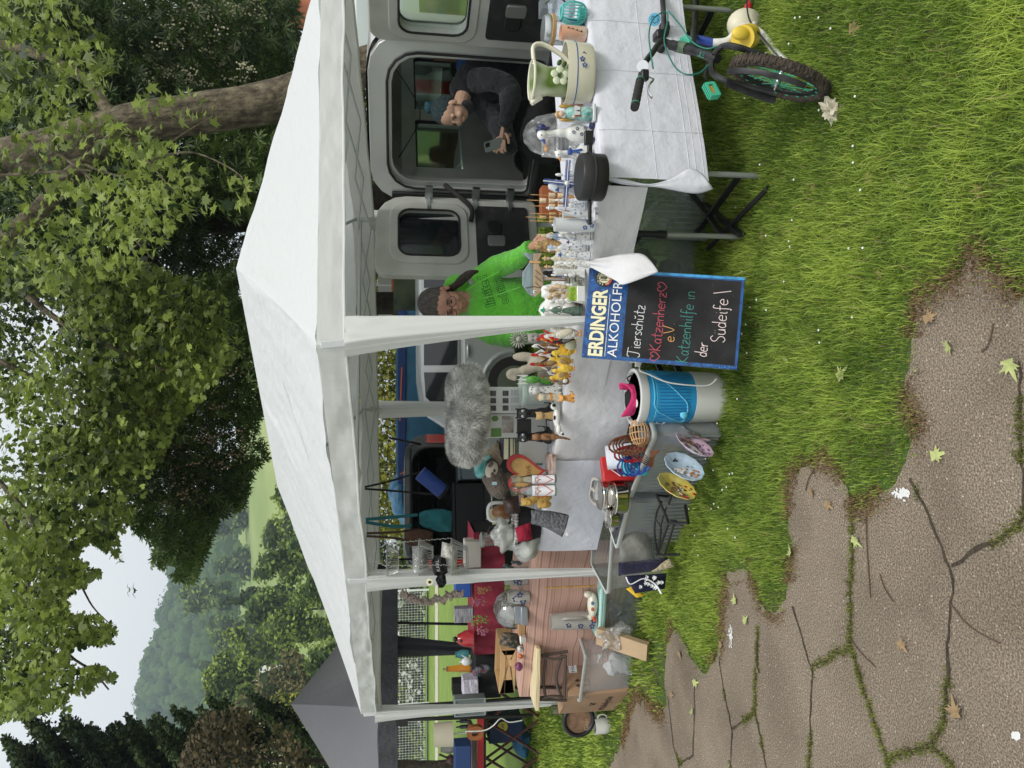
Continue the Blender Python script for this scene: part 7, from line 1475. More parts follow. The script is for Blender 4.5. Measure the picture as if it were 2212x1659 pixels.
for k,lab in enumerate(('first grey gosling with white face below the mother goose','second grey gosling in the middle of the three','third gosling lowest at the table edge')):bird(lab,(1176+14*k,1214+10*k,806+5*k,822+5*k),mat('grey brown feathers',(.16,.13,.10),.7,var=.4,vs=40),porc,orange,D=3.72-.04*k,name='gosling_figure')
t,w,h=fig('stone_bear','grey cast stone bear with a daisy head, leftmost of the tall figures','figurine',(1100,1222,712,756),D=3.95);part(t,'body',greyst,lambda g:(g.ell((0,0,h*.25),(w*.36,w*.3,h*.25)),g.ell((.05*w,-.05,h*.52),(w*.28,w*.24,h*.15)),g.ell((-.15*w,-.05,h*.65),w*.09),g.ell((.25*w,-.05,h*.65),w*.09),g.ell((.05*w,-.05-w*.2,h*.48),w*.1)),remesh=.005)
part(t,'daisy',greyst,lambda g:([g.ell((w*.3*math.cos(k*.35),-.06,h*.84+w*.3*math.sin(k*.35)),(w*.16,.008,w*.04),rot(0,-k*20,0),n=8,m=5)for k in range(18)],g.ell((0,-.065,h*.84),(w*.14,.02,w*.14))));part(t,'eye',blk_,lambda g:[g.ell((x*w,-.05-w*.22,h*.56),w*.035)for x in(-.04,.14)])
t,w,h=fig('goose_figure','big beige stoneware goose with curled neck above the ducklings','figurine',(1100,1226,756,822),D=3.98);bst=mat('beige stoneware',(.42,.38,.30),.8,bump=.1,bs=30,var=.12)
part(t,'body',bst,lambda g:(g.ell((w*.12,0,h*.3),(w*.36,w*.28,h*.3)),g.ell((w*.28,0,h*.68),(w*.16,w*.13,h*.26)),g.tube(smooth_path([Vector((-w*.05,0,h*.45)),Vector((-w*.18,0,h*.72)),Vector((-w*.22,0,h*.95)),Vector((-w*.36,0,h*1.0)),Vector((-w*.42,0,h*.84))],5),[w*.17]*6+[w*.12]*8+[w*.10]*4+[w*.11]*3,12)),remesh=.006)
t,w,h=fig('pumpkin_figure','pale green ceramic pumpkin at the table edge','figurine',(1216,1244,728,760));part(t,'pumpkin',G((.46,.46,.33),'pale green glaze'),lambda g:[g.ell((w*.22*math.cos(k*.785),w*.22*math.sin(k*.785),h*.45),(w*.26,w*.26,h*.45))for k in range(8)]);part(t,'stalk',woodb,lambda g:g.cyl((0,0,h*.8),(.01,0,h*1.05),.006))
t,w,h=fig('frog_figure','bright green frog with white crest between goose and dalmatian','figurine',(1124,1210,808,832),D=3.92);part(t,'frog',G((.08,.30,.03),'frog green',var=.4,vs=30),lambda g:(g.ell((0,0,h*.3),(w*.45,w*.4,h*.3)),g.ell((0,-.02,h*.68),(w*.38,w*.3,h*.16)),g.ell((-.2*w,-.02,h*.85),w*.14),g.ell((.2*w,-.02,h*.85),w*.14)),remesh=.005);part(t,'crest',porc,lambda g:[g.tube([(x*w,.01,h*.8),(x*1.3*w,.01,h*1.08)],[.008,.002],6)for x in(-.3,0,.3)])
def quad(name,lab,box,m,extra=None,D=None,earp=True,grp=None,face=0,tail=True,eyes=False,hang=False,z=TT):
    t,w,h=fig(name,lab,'figurine',box,face,grp,D,z)
    part(t,'body',m,lambda g:(g.ell((0,0,h*.30),(w*.34,w*.36,h*.30)),g.ell((0,-w*.06,h*.55),(w*.26,w*.26,h*.22)),g.ell((0,-w*.12,h*.80),(w*.34,w*.30,h*.17)),g.ell((0,-w*.38,h*.75),(w*.16,w*.14,h*.08)),[g.tube([(s*w*.15,-w*.22,h*.45),(s*w*.17,-w*.34,h*.03)],[w*.10,w*.08],8)for s in(-1,1)],[g.ell((s*w*.17,-w*.40,h*.03),(w*.09,w*.13,h*.035))for s in(-1,1)],[g.ell((s*w*.24,-w*.05,h*(.94 if earp else .84)),(w*.09,w*.05,h*(.09 if earp else .13)),rot(0,s*18,0))for s in(-1,1)],[g.ell((s*w*.3,0,h*.12),(w*.16,w*.3,h*.12))for s in(-1,1)],tail and g.tube(smooth_path([Vector((w*.2,w*.2,h*.08)),Vector((w*.55,w*.1,h*.1)),Vector((w*.6,0,h*.3))],5),w*.06,7)),remesh=max(.0025,h/34))
    if eyes:part(t,'eye',eyew,lambda g:[g.ell((s*w*.15,-w*.38,h*.83),(w*.07,w*.04,h*.035))for s in(-1,1)]);part(t,'pupil',blk_,lambda g:[g.ell((s*w*.15,-w*.41,h*.83),(w*.035,w*.03,h*.02))for s in(-1,1)])
    part(t,'nose',blk_,lambda g:g.ell((0,-w*.52,h*.77),w*.04))
    if extra:extra(t,w,h)
    return t
quad('dog_figure','white dalmatian dog figure with black spots',(1138,1210,828,858),porc,lambda t,w,h:part(t,'spots',blk_,lambda g:[g.ell((x*w,-y*w,z*h),(w*.04,w*.04,h*.022),n=7,m=5)for x,y,z in((-.2,.36,.9),(.22,.36,.86),(.05,.42,.9),(-.15,.3,.6),(.15,.3,.55),(-.2,.34,.35),(.2,.32,.4),(-.05,.36,.2),(.28,.3,.22),(-.3,.25,.15),(0,.33,.48),(.1,.36,.7))]),D=3.86,earp=False)
quad('dog_figure','orange and white dog figure at the cloth edge beside the dalmatian',(1160,1222,846,870),creamf,lambda t,w,h:part(t,'orange_patch',orange,lambda g:(g.ell((0,0,h*.42),(w*.36,w*.36,h*.14)),g.ell((0,.0,h*.9),(w*.3,w*.24,h*.1)))),D=3.84,earp=False)
quad('cat_figure','orange cat climbing down over the table edge',(1206,1236,848,872),mat('orange ceramic',(.62,.30,.07),.5,var=.2,vs=30),D=3.66,z=.735)
for lab,bx,D in(('black cat figure with big white eyes, right of the pair',(1112,1190,874,912),3.98),('black cat figure with big white eyes, left of the pair',(1114,1192,926,962),4.06)):quad('cat_figure',lab,bx,blk_,D=D,grp='pair of black cats',eyes=True)
t,w,h=fig('black_shelf','small black bent shelf linking the two black cats','shelf',(1118,1150,905,935),D=4.08,z=at(1146,920,4.08).z);part(t,'panel',blk_,lambda g:g.box((0,0,h/2),(w,.05,h)));part(t,'wire_hook',blk_,lambda g:g.tube([(.0,-.05,-.03),(-.0,-.05,-.07),(-.07,-.05,-.08),(-.09,-.05,-.05)],.003,5))
quad('mouse_figure','tan squirrel figure in front of the right black cat',(1156,1204,884,912),tanf,D=3.88,earp=True);
t,w,h=fig('lying_cat_figure','white cat figure with black patches lying along the table edge','figurine',(1190,1212,870,934),D=3.86);part(t,'body',porc,lambda g:(g.ell((0,0,h*.4),(w*.36,w*.16,h*.4)),g.ell((w*.38,-.01,h*.7),(w*.13,w*.11,h*.4)),g.ell((-w*.38,-.02,h*.3),(w*.16,w*.1,h*.28)),g.tube([(-w*.4,-.01,h*.2),(-w*.55,-.03,-h*.1)],[.010,.006],7)),remesh=.003);part(t,'patch',blk_,lambda g:(g.ell((w*.42,-.03,h*.8),(w*.06,w*.05,h*.2)),g.ell((w*.0,-.02,h*.72),(w*.08,w*.05,h*.1)),g.ell((-w*.55,-.03,-h*.1),.007)))
t,w,h=fig('climbing_cat_figure','brown tabby cat figure with long tail hanging over the table edge','figurine',(1148,1232,932,956),D=3.87,z=at(1230,944,3.87).z);part(t,'body',brownf,lambda g:(g.ell((0,0,h*.86),(w*.34,w*.3,h*.13)),g.ell((0,.0,h*.62),(w*.33,w*.3,h*.2)),g.ell((0,0,h*.42),(w*.3,w*.28,h*.16)),g.tube([(0,-.005,h*.4),(-w*.1,-.02,h*.15),(-w*.25,-.02,0)],[w*.16,w*.13,w*.1],8),g.tube([(w*.1,-.02,h*.7),(-w*.25,-.03,h*.55)],w*.09,7),[g.tube([(s*w*.2,0,h*.93),(s*w*.28,0,h*1.02)],[w*.08,.001],6)for s in(-1,1)]),remesh=.0035)
# fluffy pet bed: a ring of plush with real tufts, propped upright
pb=thing('pet_bed','big fluffy light grey pet bed standing on boxes on the table','pet bed',at(1062,897,4.12));o_=pb.location;fluff=tinted('fluffy fur',(.26,.26,.25),(.85,.85,.81),.9,.25,.1)
plm=mat('plush base',(.42,.42,.40),.95,bump=.3,bs=30)
rw,rh=.185,.095
g=MB();g.tube([Vector((-.0+rw*math.cos(q/6),.13*math.sin(q/6),rh+.05))for q in range(38)][:37],.092,14,closed=True);g.ell((0,0,rh),(rw,.15,.09));g.build('cushion',plm,pb)
n=26000;u=rng.uniform(0,2*np.pi,n);v=rng.uniform(0,2*np.pi,n);k=rng.random(n)<.65
cx,cy=rw*np.cos(u),.13*np.sin(u);C3=np.c_[cx,cy,np.full(n,rh+.05)];nr=np.c_[np.cos(u)*np.cos(v),np.sin(u)*np.cos(v),np.sin(v)]
pz=C3+nr*.093;dz=nr+rng.normal(0,.45,(n,3));dz[:,2]-=.25;dz/=np.linalg.norm(dz,axis=1)[:,None]
cl=np.array([noise.noise(Vector(p)*16)for p in pz]);dz+=.5*np.c_[cl,np.roll(cl,7)*0,-cl];L_=(.028+.012*cl)[:,None];sd_=np.cross(dz,rng.normal(0,1,(n,3)));sd_/=np.linalg.norm(sd_,axis=1)[:,None]
V=np.stack([pz-sd_*.0016,pz+sd_*.0016,pz+dz*L_],1).reshape(-1,3);F=np.arange(n*3).reshape(n,3);o=npmesh('fur',V,F,fluff,pb,col=np.clip(.5+1.1*cl+rng.normal(0,.2,n),0,1));o['kind']='stuff'
# boxes and books behind
def boxy(name,lab,cat,box,D,m,dep=.1,rz=0,z=TT,grp=None,bev=.003):
    t,w,h=fig(name,lab,cat,box,rz,grp,D,z);part(t,'body',m,lambda g:g.box((0,dep/2,h/2),(w,dep,h)),bev=bev);return t,w,h
whitec=mat('white carton',(.62,.63,.60),.5,var=.05)
t,w,h=boxy('product_box','white product box with rows of small dark pictures under the pet bed','box',(1056,1200,836,893),4.2,whitec,.2)
part(t,'picture_print',mat('dark print',(.07,.07,.075),.5,var=.5,vs=40),lambda g:[g.box((x*w,-.001,z*h),(w*.2,.002,h*.10))for x in(-.3,-.02,.26)for z in(.93,.72)]);part(t,'text_print',mat('grey print',(.3,.3,.3),.6),lambda g:[g.box((x*w,-.001,h*(.62-.022*k)),(w*.22,.002,h*.008))for x in(-.3,0,.28)for k in range(8)])
t,w,h=boxy('product_box','white product box with green label and red picture, left of the first box','box',(1054,1210,894,946),4.26,whitec,.2);part(t,'green_label',mat('label green',(.13,.26,.07),.5),lambda g:(g.box((-w*.28,-.001,h*.86),(w*.36,.002,h*.18)),g.ell((w*.3,-.001,h*.88),(w*.12,.002,h*.06))));part(t,'photo_print',mat('photo print',(.2,.12,.1),.5,col2=(.5,.5,.45),vs=14),lambda g:g.box((.05*w,-.001,h*.66),(w*.7,.002,h*.2)))
t,w,h=fig('plastic_tub','mint white plastic tub with lid behind the dalmatian','tub',(1124,1210,812,878),D=4.1);part(t,'body',G((.52,.58,.54),'pale mint plastic'),lambda g:g.lathe([(w*.42,0),(w*.48,h*.9),(.001,h*.9)]));part(t,'lid',G((.55,.68,.60),'mint lid'),lambda g:g.lathe([(w*.5,h*.86),(w*.51,h*.96),(w*.46,h),(.001,h*.98)]))
t,w,h=boxy('white_board','white picture board standing slanted left of the black cats','board',(1122,1184,950,1002),4.2,whitec,.02,-8)
t,w,h=boxy('grey_box','flat grey green box below the books','box',(1112,1180,940,1006),4.36,mat('grey green box',(.14,.20,.13),.6),.2)
navyb=mat('navy book',(.008,.012,.045),.5)
for k,(lab,a0,a1,c)in enumerate((('navy hardcover book with red print, top of the pile',1086,1100,navyb),('dark blue book in the middle of the pile',1100,1109,navyb),('thin red book at the bottom of the pile',1108,1113,mat('red book',(.3,.03,.04),.5)))):
    zb=at(a1,966,4.36).z;p,w,h=slot(a0,944,992,4.36,zb);t=thing('book',lab,'book',p,-6+5*k,'books left of the product boxes');part(t,'cover',c,lambda g:(g.box((0,.08,h*.06),(w,.17,h*.12)),g.box((0,.08,h*.94),(w,.17,h*.12)),g.box((w*.48,.08,h/2),(w*.04,.17,h))));part(t,'pages',cream,lambda g:g.box((-.005,.08,h/2),(w*.94,.16,h*.76)))
pillow('plush_cushion','beige plush behind the fluffy pet bed','cushion',[(1040,990),(1075,950),(1090,985),(1074,1020)],4.5,.05,mat('beige plush',(.48,.38,.27),.95,bump=.3,bs=40))
# sloth plush
t=thing('sloth_plush','sloth plush toy with turquoise striped cap leaning on the bags','plush toy',at(1112,1045,4.45));o_=t.location.copy();slg=mat('sloth grey plush',(.17,.14,.115),.95,bump=.3,bs=50)
def q3(a,b,D):return at(a,b,D)-o_
part(t,'body',slg,lambda g:(g.tube(smooth_path([q3(1062,1020,4.45),q3(1070,1045,4.4),q3(1086,1072,4.42)],5),[.07]*4+[.062]*4+[.05,.04,.03],14),g.ell(q3(1058,1016,4.44),(.075,.06,.065)),g.ell(q3(1100,1040,4.45),(.06,.05,.07))),remesh=.006);part(t,'face',mat('sloth cream',(.52,.47,.38),.9),lambda g:g.ell(q3(1062,1015,4.37),(.052,.02,.038),rot(0,20,0)));part(t,'eye_patch',mat('sloth brown patch',(.14,.10,.08),.9),lambda g:(g.ell(q3(1060,1004,4.352),(.020,.008,.012),rot(0,40,0)),g.ell(q3(1064,1026,4.352),(.018,.008,.012),rot(0,-10,0))));part(t,'nose',blk_,lambda g:g.ell(q3(1068,1017,4.345),(.010,.006,.007)))
part(t,'cap',mat('turquoise striped cap',(.03,.24,.24),.9,col2=(.30,.52,.50),vs=18),lambda g:(g.ell(q3(1040,1012,4.43),(.062,.06,.045),rot(0,15,0)),g.tube([q3(1040,996,4.42),q3(1060,985,4.4)],[.02,.012],8)));part(t,'label',mat('pale label',(.4,.55,.6),.6),lambda g:g.box(q3(1068,1044,4.335),(.018,.004,.03),None))
pillow('beige_cushion','beige cushion behind the sloth plush','cushion',[(1050,1022),(1056,1066),(1092,1080),(1090,1030)],4.62,.05,mat('beige plush',(.48,.38,.27),.95,bump=.3,bs=40))
# heart box
t,w,h=fig('heart_box','wooden heart shaped box with red rim and carved letters','box',(1096,1166,998,1044),D=4.1,z=TT+.02);hp_=[(16*math.sin(q/6)**3/34,(13*math.cos(q/6)-5*math.cos(q/3)-2*math.cos(q/2)-math.cos(q/1.5))/30+.1)for q in range(38)][:37]
Mh=T(0,0,h*.5)@rot(-8,-6,0)@Matrix.Diagonal((h*1.0,1,h*1.0,1));part(t,'rim',mat('red heart rim',(.33,.025,.025),.6),lambda g:g.ring(hp_,[(x*.8,z*.8)for x,z in hp_],-.014,.014,M=Mh));part(t,'panel',mat('honey panel',(.42,.25,.08),.6,var=.12,vs=20),lambda g:g.prism([(x*.8,z*.8)for x,z in hp_],-.004,.008,M=Mh));text('LOVE',.035,mat('burnt letters',(.16,.07,.02),.7),t,T(.0,-.012,h*.48)@rot(84,-6,0),'carved_letters')
# donation jars
for lab,b0,b1,D,tx in(('glass bottle with heart label, in front of the heart box',1026,1046,3.98,'Danke'),('larger glass jar with white heart label beside the yellow bears',1048,1073,3.98,'Danke für')):
    t,w,h=fig('donation_jar',lab,'jar',(1104,1172,b0,b1),D=D,grp='donation jars');part(t,'glass',thin('jar glass',(.86,.92,.88),.22),lambda g:g.lathe([(w*.5,0),(w*.52,h*.6),(w*.36,h*.72),(w*.36,h*.86),(w*.44,h*.88),(w*.44,h)]));part(t,'label',whitep,lambda g:g.grid(lambda u,v:(w*.53*math.sin(-1+2*u),-w*.53*math.cos(-1+2*u),h*(.05+.5*v)),12,2));part(t,'heart_print',redg,lambda g:g.tube([(x*w*1.1,-w*.54,h*.26+z*h*.38)for x,z in hp_],.0018,5,closed=True));text(tx,.014,ink,t,T(0,-w*.545,h*.48)@FRONT,'label_text',.0002)
t,w,h=fig('bear_figure','cluster of small ochre bear figures hugging each other','figurine',(1122,1172,1068,1100),D=4.08);part(t,'bears',mat('ochre bear',(.46,.28,.07),.8,bump=.2,bs=50),lambda g:[(g.ell((x*w,y*w,z*h),(w*s,w*s,h*s*.8)),g.ell((x*w-w*s*.7,y*w,z*h+h*s*.6),w*s*.35),g.ell((x*w+w*s*.7,y*w,z*h+h*s*.6),w*s*.35),g.ell((x*w,y*w-w*s*.8,z*h-h*s*.1),w*s*.4))for x,y,z,s in((0,0,.72,.3),(.3,-.1,.5,.2),(-.2,-.1,.25,.28),(.28,-.12,.22,.26))],remesh=.004)
t,w,h=fig('magazine_pile','pile of magazines at the table edge below the heart box','magazines',(1178,1187,985,1040),D=3.98);part(t,'magazines',mat('magazine paper',(.55,.50,.46),.5,col2=(.3,.16,.12),vs=20),lambda g:[g.box((.01*math.sin(k*2),.1,.002+.004*k),(w,.2,.0032),rot(0,0,k*2))for k in range(5)])
pillow('brown_bag','dark brown leather bag lying behind the bears','bag',[(1085,1078),(1092,1112),(1125,1108),(1120,1070)],4.35,.05,mat('dark brown leather',(.035,.018,.014),.5,bump=.1,bs=20))
# basket with beads, cloths, boots
t,w,h=fig('oval_basket','dark oval basket edged with black and white beads, red cloth inside','basket',(1112,1160,1092,1176),D=4.45);part(t,'basket',mat('dark basket lining',(.012,.010,.012),.9),lambda g:g.lathe([(w*.34,0),(w*.48,h*.6),(w*.5,h),(w*.46,h),(w*.4,h*.2),(.001,h*.1)],sy=.6));part(t,'bead_edge',mat('black white beads',(.05,.05,.05),.5,col2=(.6,.58,.55),vs=60),lambda g:[g.ell((w*.5*math.cos(k*.0785*2),w*.3*math.sin(k*.0785*2),h),(.012,.012,.014),n=7,m=5)for k in range(40)])
pillow('red_cloth','crumpled dark red cloth in the oval basket','cloth',[(1112,1140),(1120,1172),(1150,1165),(1146,1128)],4.36,.03,mat('wine red cloth',(.26,.008,.03),.9,bump=.3,bs=20))
t,w,h=fig('felt_boots','pair of grey felt slippers hanging over the table edge','slippers',(1147,1226,1098,1162),D=4.22,z=at(1226,1130,4.22).z);felt=mat('grey felt',(.16,.165,.18),.95,bump=.3,bs=70,var=.25,vs=40)
for k in(0,1):
    part(t,'slipper',felt,lambda g:g.grid(lambda u,v:(lambda A_,B_:A_.lerp(B_,u)+Vector((0,-.022*math.sin(math.pi*u)*(1-.3*v)-.03*k,0)))(Vector((w*(.42-.12*v**2-.10*(v>.5)*(v-.5)),0,h*(1-v))),Vector((w*(.02-.48*v**1.5),0,h*(1-v*.82)))),14,18),solid=.012)
part(t,'white_tag',whitep,lambda g:g.box((-w*.35,-.055,h*.08),(.018,.004,.012)))
# wood and white kitchen scale, notes, food bag
t,w,h=fig('bread_box','round white and wood kitchen item between the bags and the basket','kitchen item',(1058,1120,1084,1128),D=4.7);part(t,'wooden_front',mat('polished wood',(.24,.10,.03),.35,coat=.5),lambda g:g.ell((0,-.01,h*.72),(w*.38,.05,h*.24)));part(t,'white_shell',porc,lambda g:(g.tube(smooth_path([Vector((-w*.4,0,h*.55)),Vector((-w*.42,0,h*.95)),Vector((0,0,h*1.04)),Vector((w*.42,0,h*.95)),Vector((w*.4,0,h*.5))],6),.012,8),g.box((0,.0,h*.22),(w*.8,.09,h*.44))))
t,w,h=fig('paper_notes','pale yellow paper sheets standing behind the kitchen item','paper',(1052,1088,1104,1128),D=4.85,z=at(1090,1116,4.85).z);part(t,'sheets',mat('pale yellow paper',(.62,.57,.32),.8),lambda g:(g.box((0,0,h*.5),(w,.003,h),rot(0,8,0)),g.box((-w*.2,-.01,h*.3),(w*.8,.003,h*.9),rot(0,-6,0))))
t,w,h=fig('plastic_bag','white translucent plastic bag bulging at the left end of the table','bag',(1066,1165,1125,1212),D=4.5);part(t,'film',thin('milky film',(.82,.84,.80),.10,.38,.25,.02,18),lambda g:(g.ell((-w*.05,0,h*.28),(w*.48,.09,h*.3),j=.35,n=30,m=20),g.ell((w*.12,0,h*.68),(w*.36,.07,h*.34),j=.55,n=30,m=20)),smooth=2);part(t,'contents',mat('pale herbs',(.50,.52,.42),.9,var=.15,vs=30),lambda g:g.ell((-w*.1,0,h*.24),(w*.36,.07,h*.22),j=.4))
t,w,h=fig('blender_jug','clear blender jug with black handle lying behind the plastic bag','jug',(1040,1120,1150,1182),D=5.0);part(t,'jug',thin('clear jug',(.85,.88,.88),.2),lambda g:g.lathe([(w*.3,0),(w*.45,h*.9),(w*.48,h)]));part(t,'handle',black,lambda g:g.tube([(w*.4,0,h*.85),(w*.85,0,h*.8),(w*.8,0,h*.3),(w*.36,0,h*.25)],.011,8));part(t,'lid_ring',steel,lambda g:g.lathe([(w*.5,h*.94),(w*.52,h*1.0),(w*.3,h*1.04)]))

# more small figures standing in the gaps
for i,(lab,bx,dr,ac,ht,D)in enumerate((('tiny delft boy between the windmill and the ships',(1196,1240,424,440),porcb,delft,None,3.42),('delft milkmaid behind the slim vase',(1180,1240,440,458),porcb,delft,porcb,3.4),('grey blue bisque girl with straw hat',(1170,1240,500,520),mat('grey blue dress',(.22,.28,.38),.6),creamf,tanf,3.45),('cream bonnet lady in the second row',(1182,1240,530,548),creamf,delft,creamf,3.5),
        ('little delft fisherman at the front edge',(1224,1274,516,530),porcb,navy,navy,3.2),('small white bell shaped lady',(1226,1272,560,576),porc,delft,None,3.24),('blue jacket boy by the castle tower',(1188,1236,586,602),mat('blue jacket',(.05,.10,.25),.5),creamf,None,3.55),('white nun figure beside the wing ornament',(1180,1240,672,690),porc,blk_,None,3.62),
        ('white figure with folded hands at the front of the wing ornament',(1206,1252,640,656),porc,creamf,None,3.36),('brown clad monk behind the hens',(1150,1220,738,752),brownf,tanf,None,3.8),('beige bisque pair behind the woolly lamb',(1160,1220,500,516),creamf,tanf,tanf,3.66),('delft skater left of the lamb',(1196,1250,546,560),porcb,delft,None,3.4))):lady(lab,bx,dr,ac,ht,D=D)
quad('dog_figure','small grey dog figure behind the three goslings',(1160,1206,822,838),greyst,D=3.96)
bird('small brown sparrow figure in front of the stone bear',(1196,1222,746,758),chest,tanf,D=3.64,name='bird_figure');bird('white dove figure behind the brown hen',(1146,1200,744,760),porc,porcb,D=3.86,face=1,name='bird_figure')
# ------------------------------------------------------------------ damp air over the valley
hm=bpy.data.materials.new('haze');hm.use_nodes=True;n_=hm.node_tree;n_.nodes.remove(n_.nodes['Principled BSDF'])
pv=n_.nodes.new('ShaderNodeVolumePrincipled');pv.inputs['Color'].default_value=(.74,.88,1,1);pv.inputs['Density'].default_value=.0007;pv.inputs['Anisotropy'].default_value=.2
n_.links.new(pv.outputs[0],n_.nodes['Material Output'].inputs['Volume'])
g=MB();g.box((0,745,124),(2400,1570,252));hz_=g.build('haze',hm,smooth=False);tag(hz_,'thin damp haze hanging in the valley','haze',kind='stuff')
# ------------------------------------------------------------------ things hanging from the gazebo edge
tealc=mat('teal canvas',(.012,.115,.135),.85,bump=.15,bs=14,var=.15,vs=8);brl=mat('brown suede',(.07,.035,.02),.8,bump=.2,bs=12,var=.3,vs=8);chm=mat('grey wire',(.45,.46,.44),.35,.8)
HD=4.95
def hang(name,lab,cat,D,a=900,b=1130):return thing(name,lab,cat,at(a,b,D))
def straps(t,m,rails_,D,r=.012,flat=.25):
    o_=t.location
    for pts in rails_:part(t,'strap',m,lambda g:g.tube(smooth_path([at(a,b,D)-o_ for a,b in pts],4),r,6,flat=flat))
def sack(t,m,quadp,D,th,j=0,name='body'):
    a,b,c,d=[at(x,y,D)-t.location for x,y in quadp]
    def fn(s):return lambda u0,v:(lambda u:a.lerp(b,u).lerp(d.lerp(c,u),v)+Vector((.006*noise.noise(Vector((u*5,v*5,s))),s*th*(4*u*(1-u))**.4*(4*v*(1-v))**.35+.022*noise.noise(Vector((u*4+j,v*4,s))),0)))(.5+(u0-.5)*(.5+.5*min(1,v*2.4)**.6)*(1-.22*v**5))
    g=MB();g.grid(fn(-1),18,18);g.grid(fn(1),18,18);g.build(name,m,t,smooth=2)
t=hang('teal_bag','teal canvas shoulder bag hanging from the gazebo bar','bag',HD,940,1120);straps(t,tealc,([(790,1122),(840,1118),(902,1112)],[(790,1128),(850,1137),(890,1135)]),HD);sack(t,tealc,[(905,1098),(906,1140),(975,1152),(978,1100)],HD,.05,2)
t=hang('brown_bag','brown soft leather bag hanging left of the teal bag','bag',HD,905,1160);straps(t,brl,([(792,1152),(850,1150),(880,1146)],[(792,1158),(850,1162),(880,1168)]),HD,.009);sack(t,brl,[(874,1140),(872,1178),(925,1190),(938,1146)],HD-.05,.06,5)
t=hang('blue_cylinder_bag','blue cylindrical bag with black straps hanging behind the jars','bag',5.1,935,1045);o_=t.location;part(t,'body',mat('blue nylon',(.02,.055,.25),.6,bump=.1,bs=20),lambda g:g.tube([at(908,1022,5.1)-o_,at(956,1062,5.1)-o_],.052,22));part(t,'end_cap',matt_black,lambda g:g.tube([at(955,1061,5.1)-o_,at(960,1065,5.1)-o_],.055,22));straps(t,matt_black,([(788,1052),(840,1040),(905,1020)],[(788,1056),(870,1062),(955,1070)]),5.1,.008)
# three tier wire hanger
t=hang('hanging_basket','three tier wire basket on chains hanging at the middle pole','hanging basket',4.55,900,1210);o_=t.location
def wp2(a,b,D):return at(a,b,D)-o_
def tier(a,b,rw_,dpt,hh):
    c=wp2(a,b,4.6);wx=rw_/1610*4.6
    def ringp(k,dz):return[c+Vector((wx*x*k,.13*y*k,dz))for x,y in((-1,.35),(0,-1),(1,-.3),(.35,1),(-1,.35))]
    g=MB();r1,r0=ringp(1,0),ringp(.62,-hh);
    for rg in(r1,r0):
        for i in range(4):g.tube([rg[i],rg[i+1]],.0032,5)
    for i in range(4):
        for k in range(9):g.tube([r1[i].lerp(r1[i+1],k/9),r0[i].lerp(r0[i+1],k/9)],.0016,4)
    g.build('wire_tier',chm,t)
    return r1
rs=[tier(836,1212,40,0,.07),tier(905,1208,47,0,.085),tier(975,1210,50,0,.10)]
for i in range(3):
    part(t,'chain',chm,lambda g:[g.tube([q+Vector((.004*(k%2),.004*((k+1)%2),0)),q+Vector((.004*(k%2),.004*((k+1)%2),.012))],.0028,5)for k,q in enumerate([rs[2][i].lerp(rs[0][i],k/24)for k in range(25)]+[rs[0][i].lerp(wp2(792,1205,4.6),k/8)for k in range(8)])])
for lab,box,D,mm in(('crumpled clear packet in the middle tier of the wire basket',[(890,1180),(892,1240),(918,1236),(916,1178)],4.56,thin('crinkled film',(.90,.92,.92),.16,.20,.12,.03,30)),('dark wrapped packet in the middle tier',[(900,1185),(900,1232),(925,1228),(924,1188)],4.6,mat('dark packet',(.04,.04,.045),.3,bump=.4,bs=20,col2=(.3,.3,.3),vs=20)),('silvery wrapped packet in the lowest tier',[(955,1170),(950,1225),(985,1240),(990,1180)],4.56,mat('foil packet',(.30,.28,.24),.3,bump=.5,bs=16,col2=(.6,.6,.56),vs=14))):
    pillow('wrapped_packet',lab,'packet',box,D,.04,mm)
t=hang('black_pouch','black fabric pouch with pale printed logo hanging on the wire basket','pouch',4.5,945,1215);sack(t,matt_black,[(930,1202),(938,1250),(968,1240),(962,1202)],4.5,.02,3);text('KARL',.03,mat('pale print',(.4,.4,.4),.6),t,Matrix.Translation(at(946,1222,4.47)-t.location)@rot(90,-8,0),'print',.0003);sack(t,matt_black,[(938,1246),(950,1275),(965,1262),(962,1240)],4.48,.01,3,'corner')
t=hang('round_tag','small round white tag with dark eye beside the black pouch','tag',4.44,928,1257);part(t,'disc',cream,lambda g:g.cyl((0,-.004,0),(0,.004,0),.02));part(t,'eye',blk_,lambda g:g.cyl((0,-.007,0),(0,-.003,0),.009))
t=hang('black_umbrella','closed black umbrella hanging against the middle pole','umbrella',4.75,860,1240);o_=t.location;part(t,'canopy',matt_black,lambda g:g.tube([at(815,1228,4.75)-o_,at(930,1250,4.75)-o_],[.03,.014],8,flat=.5));part(t,'rib_tips',chm,lambda g:g.tube([at(930,1250,4.75)-o_,at(938,1252,4.75)-o_],.005,6))
t=hang('lace_wreath','pale ruffled lace garland hanging behind the middle pole','garland',5.6,930,1285);o_=t.location;part(t,'ruffles',mat('pale lace',(.45,.37,.33),.9,bump=.4,bs=40,var=.3,vs=30),lambda g:[g.ell(at(870+7*k,1283+12*math.sin(k*.2),5.6)-o_+Vector((random.uniform(-.02,.02),0,0)),(.035,.02,.018),rot(0,random.uniform(-40,40),0),j=.7,n=10,m=7)for k in range(19)])
